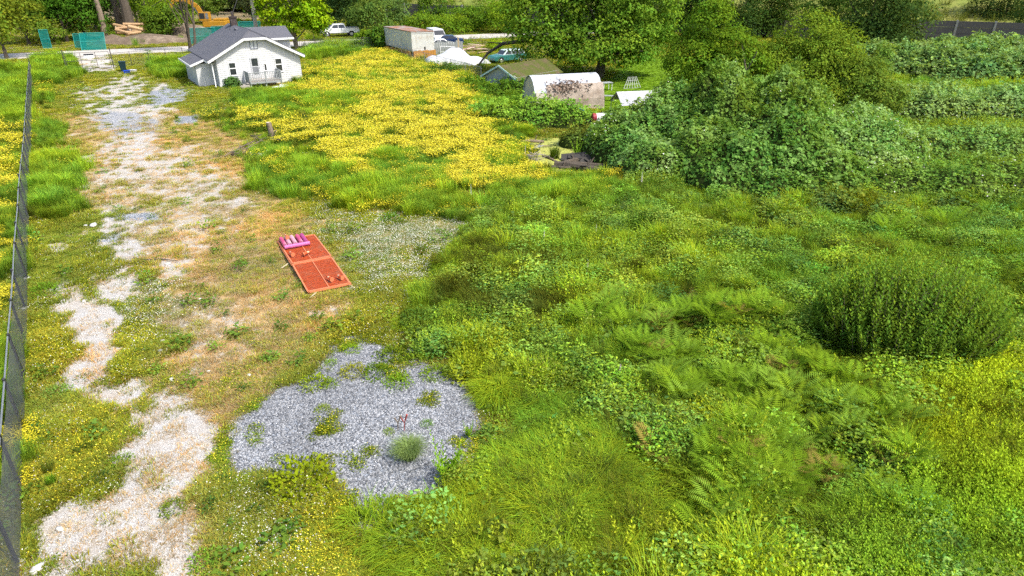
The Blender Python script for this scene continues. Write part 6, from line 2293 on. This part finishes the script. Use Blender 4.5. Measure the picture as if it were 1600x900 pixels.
# hedge line and shrubs by the container and along the sound wall
k = 0
for (px, py, w_, h_, col, lab, nm) in (
        (566, 50, 3.0, 9.5, (.045, .075, .022), 'tall dark conifer like tree right of the lime maple', 'dark_tree'),
        (545, 44, 4.0, 11.0, (.05, .085, .03), 'grey green tall tree behind the pickup truck', 'dark_tree'),
        (586, 56, 3.4, 6.0, (.10, .15, .035), 'loose green tree between pickup and sound wall', 'roadside_tree'),
        (612, 47, 4.0, 5.4, (.11, .165, .05), 'pale rounded shrub behind the rusty roof', 'roadside_shrub'),
        (575, 76, 1.6, 2.3, (.15, .23, .02), 'yellow green bush at the road edge left of the container', 'roadside_shrub'),
        (592, 78, 1.5, 2.6, (.08, .13, .02), 'dark bush against the container corner', 'roadside_shrub'),
        (655, 48, 3.0, 3.0, (.13, .20, .02), 'bright bush behind the container roof', 'roadside_shrub'),
        (675, 42, 2.6, 6.0, (.09, .15, .02), 'dark climbing tree against the sound wall', 'roadside_tree'),
        (700, 52, 3.6, 3.0, (.15, .22, .02), 'yellow green hedge section behind the parked cars', 'roadside_shrub'),
        (730, 48, 4.0, 3.6, (.12, .19, .02), 'green hedge section right of the parked cars', 'roadside_shrub'),
        (755, 45, 4.0, 4.6, (.15, .19, .05), 'pale shrub against the sound wall', 'roadside_shrub'),
        (790, 50, 4.6, 5.4, (.16, .24, .02), 'lime green tree left of the big spreading tree', 'roadside_tree'),
        (600, 80, 1.4, 3.2, (.08, .14, .02), 'ivy clump climbing the container end', 'ivy'),
        (775, 80, 1.2, 1.6, (.22, .30, .02), 'bright yellow green bush beside the teal wagon', 'roadside_shrub'),
        (325, 128, .8, 1.5, (.09, .17, .03), 'green bush at the front corner of the house', 'garden_bush'),
        (365, 136, .7, .7, (.07, .13, .04), 'low dark bush below the house window', 'garden_bush'),
        (405, 150, 1.0, .7, (.12, .19, .03), 'leafy weeds beside the house steps', 'garden_bush'),
        (1005, 60, 5.0, 7.5, (.05, .085, .02), 'dark tree behind the lawn right of the big tree', 'dark_tree'),
        (1065, 58, 4.0, 8.0, (.05, .09, .02), 'dark tree left of centre on the far lawn edge', 'dark_tree'),
        (1140, 62, 5.0, 9.5, (.045, .08, .022), 'dark tall tree behind the small hawthorn', 'dark_tree'),
        (1200, 58, 4.5, 9.0, (.055, .09, .02), 'dark tree between hawthorn and shrub tree tops', 'dark_tree'),
        (1345, 100, 4.6, 11.0, (.055, .09, .026), 'large dark tree with drooping crown right of centre', 'dark_tree'),
        (1395, 92, 4.0, 8.0, (.075, .11, .035), 'grey green tree beside the large dark tree', 'dark_tree'),
        (1295, 76, 4.0, 8.5, (.06, .10, .02), 'dark tree behind the sapling on the right', 'dark_tree'),
        (1560, 58, 6.0, 9.0, (.045, .07, .022), 'dark tree at the top right corner', 'dark_tree'),
        (1625, 70, 5.0, 8.0, (.045, .075, .02), 'dark tree at the right picture edge', 'dark_tree'),
        (1090, 70, 2.6, 3.2, (.04, .07, .02), 'dark clipped bush at the lawn edge', 'garden_bush')):
    k += 1
    base = at(px, py)
    sc = 1.0
    r = rnd(1200 + k)
    bl = [(0, 0, h_ * .55, w_ * .9, w_ * .8, h_ * .42)]
    for j in range(4):
        bl.append((r.normal(0, w_ * .4), r.normal(0, w_ * .3), h_ * r.uniform(.25, .85), w_ * r.uniform(.4, .65), w_ * .55, h_ * r.uniform(.16, .26)))
    bl.append((r.normal(0, w_ * .2), 0, h_ * .2, w_ * .8, w_ * .7, h_ * .2))
    area = w_ * h_
    far = base[1] > 62
    tree(nm, lab, base, bl, col, 1300 + k * 3, nclump=int(np.clip(area * 5.0, 30, 260)), cr=.18 * (w_ * h_) ** .5 + .2, nleaf=46, leaf=(.32 if far else .2) * (1 if h_ > 2 else .6), trunk_r=.03 * h_, limbs=6,
         cat='tree' if 'tree' in nm else ('ivy' if nm == 'ivy' else 'bush'), bark=BARK)
# wood at the top left
k = 0
for (px, py, w_, h_, col, lab) in (
        (10, 92, 4.0, 9.0, (.14, .165, .02), 'olive green tree at the left edge above the fence'),
        (-30, 120, 4.0, 8.0, (.14, .17, .02), 'olive bushy tree outside the left picture edge'),
        (45, 70, 4.0, 10.0, (.10, .14, .02), 'green tree at the far left roadside'),
        (78, 62, 4.5, 11.0, (.045, .08, .018), 'dark tree over the shaded gap at the left'),
        (105, 66, 3.4, 8.0, (.06, .13, .015), 'deep green bushy tree above the leaning teal panel'),
        (135, 62, 3.0, 7.5, (.06, .12, .016), 'green bush beside the grey tank'),
        (190, 48, 4.0, 11.0, (.05, .08, .02), 'dark tree behind the bare brown trunks'),
        (235, 52, 4.0, 10.0, (.14, .20, .018), 'yellow green tree behind the spoil heap'),
        (262, 60, 3.0, 4.5, (.09, .14, .02), 'green bush on the spoil heap left of the house'),
        (285, 44, 4.4, 10.0, (.15, .21, .02), 'yellow green tree left of the excavator'),
        (325, 38, 4.0, 7.0, (.11, .16, .03), 'pale leafy tree behind the excavator'),
        (365, 34, 5.0, 8.0, (.09, .14, .025), 'green tree behind the excavator boom'),
        (395, 36, 5.0, 10.0, (.06, .06, .04), 'brown purple leaved tree behind the utility pole'),
        (425, 40, 4.5, 10.0, (.05, .06, .03), 'dark brown tree between the pole and the maple'),
        (500, 40, 5.0, 11.0, (.09, .14, .02), 'green tree behind the lime maple'),
        (60, 50, 5.0, 11.0, (.04, .065, .018), 'dark tree in the second row at the far left'),
        (150, 46, 5.0, 11.0, (.045, .075, .018), 'dark tree behind the grey tank'),
        (215, 40, 5.5, 12.0, (.05, .075, .02), 'dark tree behind the felled logs'),
        (255, 36, 5.0, 12.0, (.055, .085, .02), 'dark tree behind the yellow green spoil heap tree')):
    k += 1
    base = at(px, py)
    r = rnd(1500 + k)
    bl = [(0, 0, h_ * .6, w_ * .95, w_ * .8, h_ * .40)]
    for j in range(5):
        bl.append((r.normal(0, w_ * .45), r.normal(0, w_ * .3), h_ * r.uniform(.2, .9), w_ * r.uniform(.4, .65), w_ * .55, h_ * r.uniform(.14, .24)))
    tree('roadside_tree', lab, base, bl, col, 1600 + k * 3, nclump=130, cr=1.0, nleaf=46, leaf=.34, trunk_r=.22, limbs=8)
for (px, py, r_, h_, lab, m_) in ((166, 63, .38, 13, 'orange brown bare trunk behind the leaning teal panel', BARK_L), (205, 55, .75, 14, 'thick dark twin trunk beyond the log pile', BARK), (190, 52, .5, 13, 'dark leaning trunk left of the thick trunk', BARK)):
    x, y = at(px, py)
    t_ = thing('dead_tree', lab, 'tree', (x, y, 0))
    MB().tube([(0, 0, -.3), (.1, 0, h_ * .3), (-.15, 0, h_ * .6), (.1, 0, h_)], [r_ * 1.25, r_, r_ * .85, r_ * .6], 10).build('trunk', m_, t_)
    rr = rnd(int(px))
    for j in range(8):
        z_ = rr.uniform(h_ * .3, h_ * .9)
        a_ = rr.uniform(0, 6.28)
        MB().tube([(0, 0, z_), (math.cos(a_) * 1.2, math.sin(a_) * 1.2, z_ + .5), (math.cos(a_) * 2.4, math.sin(a_) * 2.4, z_ + .6)], [r_ * .25, r_ * .15, .03], 5).build('limb', m_, t_)
    V, F, T, CC = crown_mesh([(0, 0, h_ * .8, 2.5, 2.5, h_ * .22)], 40, .7, 30, .32, (.08, .12, .02), int(px))
    link('crown', mesh_np('crown', V, F, [LEAF], T), t_)
    if m_ is BARK_L:
        V, F, T, CC = crown_mesh([(0, 0, 1.6, .6, .6, 1.4)], 14, .35, 30, .2, (.08, .15, .02), int(px) + 5)
        link('ivy', mesh_np('ivy', V, F, [LEAF], T), t_)
# the far wood closing the view behind
r = rnd(1900)
bl = []
for i in range(60):
    s_ = i / 59
    x = -150 + 260 * s_ + r.normal(0, 3)
    y = 168 - 6 * math.sin(s_ * 5) + r.normal(0, 6)
    if x > -22:
        y += 55
    hgt_ = r.uniform(6, 11) if x < -22 else r.uniform(5, 8)
    zb = 0 if x < -22 else 10
    bl.append((x, y, zb + hgt_ * .55, r.uniform(4, 7), 4, hgt_ * .6))
V, F, T, CC = crown_mesh(bl, 1500, 1.6, 30, .75, (.06, .095, .02), 1901, var=.35, hue=.2)
o = link('far_wood', mesh_np('far_wood', V, F, [LEAF], T))
tag(o, 'dense far wood closing the view at the top of the picture', 'wood', kind='stuff')
# rough growth on the bank
r = rnd(1950)
n = 5200
i_, j_ = r.uniform(22, n1 - 25, n), r.uniform(0, 20, n)
ia, ja = i_.astype(int), j_.astype(int)
fi, fj = (i_ - ia)[:, None], (j_ - ja)[:, None]
pts = (BANK_V[ia, ja] * (1 - fi) + BANK_V[ia + 1, ja] * fi) * (1 - fj) + (BANK_V[ia, ja + 1] * (1 - fi) + BANK_V[ia + 1, ja + 1] * fi) * fj
nn = fbm(pts[:, 0] * .12, pts[:, 1] * .12, 3, 3)
T = np.array([[.19, .23, .035]]) * (.6 + .8 * nn)[:, None] * r.uniform(.8, 1.2, (n, 1))
scatter_obj('bank_growth', pts, r.uniform(0, 6, n), r.uniform(1.4, 3.0, n), T, PR['hard'], 'rough pale green growth covering the bank', 'undergrowth')

# ------------------------------------------------------------------ bracken ferns
FERN_TINT = [(.16, .235, .018), (.145, .225, .02), (.185, .25, .02), (.17, .25, .035), (.13, .20, .015)]


def fern_mesh(seed):
    r = rnd(seed)
    Cs, Ds, Ns, Ss, Ts = [], [], [], [], []
    nf = 8
    parts = []
    for k in range(nf):
        az = k * 2 * math.pi / nf + r.uniform(-.35, .35)
        L = r.uniform(.65, 1.0)
        h = np.array([math.cos(az), math.sin(az), 0])
        side = np.array([-math.sin(az), math.cos(az), 0])
        m = 19
        f = np.linspace(0, 1, m)
        reach = L * (f * .9)
        rise = .55 * np.sin(f * 1.75) * r.uniform(.8, 1.2) * L
        P_ = h[None, :] * reach[:, None] + np.array([[0, 0, 1.0]]) * rise[:, None]
        tan = unit(np.gradient(P_, axis=0))
        nrm = unit(np.cross(side[None, :], tan) * -1)
        nrm = np.where(nrm[:, 2:3] < 0, -nrm, nrm)
        bt = r.uniform(.8, 1.2)
        for s_ in (-1, 1):
            ff = f[3:]
            ln = .34 * L * np.sin(np.clip((1.04 - ff) * 2.0, 0, 1.57)) * (.5 + .5 * np.clip((ff - .12) * 5, 0, 1))
            Cs.append(P_[3:])
            Ds.append(side[None, :] * s_ + tan[3:] * .45)
            Ns.append(nrm[3:])
            Ss.append(np.maximum(ln, .03))
            Ts.append(np.full(len(ff), bt))
        sv = MB().tube([tuple(p) for p in P_[::3]], list(np.linspace(.008, .002, len(P_[::3]))), 3)
        parts.append((np.array(sv.v), np.array([t[:3] for t in sv.f if len(t) == 4]), (.13, .17, .03), 0))
    C, D, N, S = map(np.concatenate, (Cs, Ds, Ns, Ss))
    V, F = leaves(C, D, N, S, .15, .1)
    b = np.repeat(np.concatenate(Ts), 4)[:, None]
    parts.append((V, F, np.array([FERN_TINT[seed % 5]]) * b, 0))
    V, F, T, M_ = merge(parts)
    return mesh_np('fern_fronds', V, F, [LEAF], T, M_)


ferns = [fern_mesh(700 + i) for i in range(5)]
FERN_TINT[0] = (.22, .16, .05)
brown_fern = fern_mesh(705)
r = rnd(801)
cand = [(px, py) for px, py in zip(r.uniform(950, 1440, 3600), r.uniform(495, 860, 3600))]
cx = np.array([at(*p)[0] for p in cand])
cy = np.array([at(*p)[1] for p in cand])
fm = msum(FERN, cx, cy) * sstep(.44, .54, fbm(cx * .75, cy * .75, 15, 2) + .03)
got = []
for x, y, m in zip(cx, cy, fm):
    if r.uniform() < m and all((x - a) ** 2 + (y - b) ** 2 > .10 for a, b in got):
        got.append((x, y))
    if len(got) >= 190:
        break
for i, (x, y) in enumerate(got):
    o = link('bracken_fern', brown_fern if i % 13 == 7 else ferns[i % 5])
    o.location = (x, y, hz(x, y) + r.uniform(.12, .5))
    s_ = r.uniform(.55, 1.0)
    o.scale = (s_, s_, s_)
    o.rotation_euler = (r.normal(0, .12), r.normal(0, .12), r.uniform(0, 6.28))
    tag(o, 'browning bracken fern among the green ones at lower right' if i % 13 == 7 else 'green bracken fern with arching fronds in the fern patch at lower right', 'fern', 'ferns in the lower right patch')
for (px, py, lab) in ((1385, 372, 'lone pale fern in the bramble above the domed bush'), (1475, 360, 'lone fern in the undergrowth at the far right'), (920, 520, 'single fern beside the soft tussocks in mid lot')):
    x, y = at(px, py)
    o = link('bracken_fern', ferns[1])
    o.location = (x, y, hz(x, y) + .35)
    o.scale = (1.3, 1.3, 1.3)
    tag(o, lab, 'fern')

# ------------------------------------------------------------------ single weeds and clumps
def weed(name, label, cat, px, py, kind, size, col, seed, group=None):
    x, y = at(px, py)
    r = rnd(seed)
    if kind == 'bush':
        n = 420
        d = rand_dir(n, r, 0, 1)
        C = d * r.uniform(.45, 1, n)[:, None] * np.array([[1, 1, .62]])
        V, F = leaves(C, unit(d + r.normal(0, .5, (n, 3))), unit(d + np.array([[0, 0, 1]]) + r.normal(0, .4, (n, 3))), r.uniform(.10, .2, n) * .9, .6)
        T = np.array([col]) * np.repeat(r.uniform(.7, 1.3, n), 4)[:, None]
    elif kind == 'fine':
        n = 900
        P = disc_pts(n, .55, r)
        D = P + r.normal(0, .4, (n, 3))
        D[:, 2] = 0
        V, F = blades(P * .5, D, r.uniform(.5, 1.0, n) * np.sqrt(np.clip(1 - (np.linalg.norm(P, axis=1)) ** 2, .2, 1)), np.full(n, .012), r.uniform(.5, 1.0, n), r)
        T = np.array([col]) * np.repeat(r.uniform(.7, 1.3, n), 5)[:, None]
    elif kind == 'rush':
        n = 260
        P = disc_pts(n, .18, r)
        D = P + r.normal(0, .12, (n, 3))
        D[:, 2] = 0
        V, F = blades(P, D, r.uniform(.6, 1.0, n), np.full(n, .02), r.uniform(.1, .55, n), r)
        T = np.array([col]) * np.repeat(r.uniform(.7, 1.3, n), 5)[:, None]
    else:     # leafy upright stems
        parts = []
        for k in range(7):
            a = r.uniform(0, 6.28)
            ln = r.uniform(.25, .55)
            ax = np.array([math.cos(a) * ln, math.sin(a) * ln, 1.0])
            nl = 26
            f = np.linspace(.1, 1, nl)
            an = np.arange(nl) * 2.4
            C = ax[None, :] * (f * r.uniform(.7, 1.1))[:, None]
            V, F = leaves(C, np.stack([np.cos(an), np.sin(an), .4 + f], 1), np.stack([-np.cos(an) * .4, -np.sin(an) * .4, np.ones(nl)], 1), .20 * (1.1 - .7 * f), .35)
            parts.append((V, F, np.array(col) * r.uniform(.8, 1.2), 0))
        V, F, T, _ = merge(parts)
    o = link(name, mesh_np(name, V, F, [LEAF], np.clip(T, .003, .9)))
    o.location = (x, y, hz(x, y) - .01)
    size *= 1.35 if kind == 'bush' else 1.1
    o.scale = (size, size, size)
    return tag(o, label, cat, group)


W_ = [
    ('leafy_weed', 'tall bright green leafy weed at the right rim of the gravel bed', 'weed', 700, 752, 'stem', .95, (.16, .26, .02), 1),
    ('leafy_weed', 'small leafy weed at the top right edge of the gravel bed', 'weed', 732, 684, 'stem', .45, (.15, .24, .02), 2),
    ('feathery_weed', 'pale feathery weed dome on the gravel bed', 'weed', 640, 715, 'fine', .62, (.19, .24, .10), 3),
    ('weed_clump', 'yellow green weed clump at the left rim of the gravel bed', 'weed', 493, 605, 'bush', .34, (.20, .24, .012), 4),
    ('weed_clump', 'green weed clump right beside the yellow green one on the gravel', 'weed', 515, 606, 'bush', .22, (.14, .20, .014), 5),
    ('weed_clump', 'dark weed clump in the middle of the upper gravel', 'weed', 588, 590, 'bush', .36, (.09, .14, .014), 6),
    ('weed_clump', 'bright round weed clump at the centre of the upper gravel', 'weed', 622, 607, 'bush', .34, (.15, .23, .02), 7),
    ('weed_clump', 'broad dark weed patch on the top right gravel', 'weed', 612, 560, 'bush', .42, (.11, .15, .016), 8),
    ('weed_clump', 'green weed clump right of the broad dark weed patch', 'weed', 648, 566, 'bush', .30, (.15, .20, .018), 9),
    ('weed_clump', 'leafy weed clump at the upper right gravel corner', 'weed', 680, 590, 'bush', .36, (.15, .21, .02), 10),
    ('weed_clump', 'bright weed tuft at the top left of the gravel', 'weed', 548, 548, 'bush', .26, (.19, .27, .02), 11),
    ('weed_clump', 'small bright weed tuft on the upper left gravel', 'weed', 518, 570, 'bush', .17, (.19, .28, .02), 12),
    ('moss_cushion', 'yellow green moss cushion growing on the lower gravel', 'moss', 474, 755, 'bush', .62, (.20, .23, .012), 13),
    ('moss_cushion', 'low olive moss strip through the upper gravel', 'moss', 552, 588, 'bush', .34, (.23, .22, .03), 14),
    ('weed_clump', 'small weed beside the red stem on the gravel', 'weed', 608, 680, 'bush', .12, (.20, .26, .015), 15),
    ('weed_clump', 'small green weed right of the red stem on the gravel', 'weed', 667, 667, 'bush', .14, (.12, .22, .02), 16),
    ('weed_clump', 'yellow green weed at the centre left of the gravel', 'weed', 505, 646, 'bush', .17, (.20, .24, .02), 17),
    ('leafy_weed', 'bright leafy weed below the gravel bed', 'weed', 575, 812, 'stem', .45, (.19, .27, .02), 18),
    ('leafy_weed', 'large leafy weed at the lower edge of the gravel bed', 'weed', 598, 800, 'bush', .34, (.17, .25, .02), 19),
    ('broadleaf_plant', 'round broad leaved plant on the track left of the gravel', 'weed', 322, 880, 'bush', .30, (.14, .23, .03), 20),
    ('broadleaf_plant', 'pale rosette weed at the left track edge by the fence', 'weed', 90, 614, 'bush', .30, (.17, .26, .06), 21),
    ('grass_clump', 'green grass clump on the worn ground right of the fence', 'grass', 83, 760, 'rush', .35, (.13, .22, .02), 22),
    ('weed_clump', 'dark weed clump on the lower worn track', 'weed', 187, 724, 'bush', .25, (.12, .18, .02), 23),
    ('weed_clump', 'low weed clump beside the worn track near the bottom', 'weed', 272, 798, 'bush', .26, (.13, .17, .02), 24),
    ('rush_clump', 'dark spiky rush clump standing in the duckweed', 'rush', 867, 243, 'rush', 1.1, (.08, .12, .015), 25),
    ('rush_clump', 'brown green rush clump at the near side of the pond', 'rush', 856, 268, 'rush', .8, (.13, .13, .02), 26),
    ('broadleaf_plant', 'tall bright weeds by the thick pond log', 'weed', 902, 240, 'stem', 1.1, (.16, .26, .03), 27),
    ('weed_clump', 'leafy plant spreading at the track end below the fence', 'weed', 70, 458, 'bush', .42, (.12, .20, .02), 28),
    ('leafy_weed', 'bright trailing weeds right of the gravel bed', 'weed', 795, 660, 'bush', .42, (.19, .26, .03), 29),
    ('leafy_weed', 'bright trailing weeds lower right of the gravel bed', 'weed', 835, 735, 'bush', .42, (.19, .26, .03), 30),
    ('shrub_clump', 'pale leaved bush standing left of centre in the lot', 'bush', 800, 378, 'bush', .8, (.12, .20, .045), 31),
    ('leafy_weed', 'broad leaved green weed at the left edge of the clover', 'weed', 610, 345, 'bush', .42, (.09, .18, .02), 32),
]
for w_ in W_:
    weed(*w_[:3], w_[3], w_[4], w_[5], w_[6], w_[7], 9000 + w_[8])
RED = plain('red_stem', (.30, .06, .05), .7, .2, 5)
for (px, py, h_, lab, m_) in ((632, 678, .50, 'thin dark red dock stem on the gravel', RED), (622, 676, .42, 'green seed stem left of the red stem on gravel', BARK_L)):
    x, y = at(px, py)
    o = MB().tube([(0, 0, 0), (.02, 0, h_ * .5), (.10, 0, h_)], [.012, .012, .03], 6).tube([(.02, 0, h_ * .5), (-.06, .03, h_ * .8)], [.01, .02], 5).build('dock_stem', m_)
    o.location = (x, y, hz(x, y))
    tag(o, lab, 'weed')


def foxglove(px, py, h_, label, col):
    x, y = at(px, py)
    t = thing('foxglove', label, 'foxglove', (x, y, hz(x, y)), 0)
    MB().tube([(0, 0, 0), (.02, 0, h_)], [.015, .006], 5).build('stalk', petal_mat('stalk_green', (.13, .2, .04)) if 'stalk_green' not in bpy.data.materials else bpy.data.materials['stalk_green'], t)
    r = rnd(int(px * 7 + py))
    n = 34
    f = np.linspace(.5, .98, n)
    an = np.arange(n) * 2.4
    C = np.stack([.02 * f, 0 * f, f * h_], 1)
    V, F = leaves(C, np.stack([np.cos(an), np.sin(an), -.5 + 0 * f], 1), np.stack([np.cos(an) * .6, np.sin(an) * .6, np.ones(n)], 1), .085 * (1.3 - f), .75)
    link('bells', mesh_np('bells', V, F, [petal_mat('bell_%d' % px, col)], None), t)
    n = 10
    an = np.arange(n) * 2.4
    V, F = leaves(np.zeros((n, 3)) + np.array([[0, 0, .12]]), np.stack([np.cos(an), np.sin(an), .4 + 0 * an], 1), np.tile([[0, 0, 1.0]], (n, 1)), np.full(n, .32), .4)
    link('leaves', mesh_np('leaves', V, F, [LEAF], np.array([.13, .2, .05])), t)


for (px, py, h_, lab, col) in ((736, 318, 1.3, 'white foxglove spire at the near end of the buttercups', (.60, .58, .50)), (849, 392, 1.2, 'white foxglove spire above the dark rushes', (.70, .66, .58)), (916, 440, 1.2, 'purple grey foxglove spire in mid lot', (.42, .28, .36)), (966, 600, .95, 'pale pink foxglove at the fern patch edge', (.66, .50, .52)), (1000, 308, 1.3, 'white foxglove spire beside the bramble mound', (.74, .70, .62)), (930, 375, 1.1, 'pale foxglove spire left of the bramble mound', (.66, .60, .52)), (895, 462, 1.0, 'faded foxglove spire beside the purple one', (.45, .34, .36))):
    foxglove(px, py, h_ * .8, lab, tuple(c_ * .8 for c_ in col))
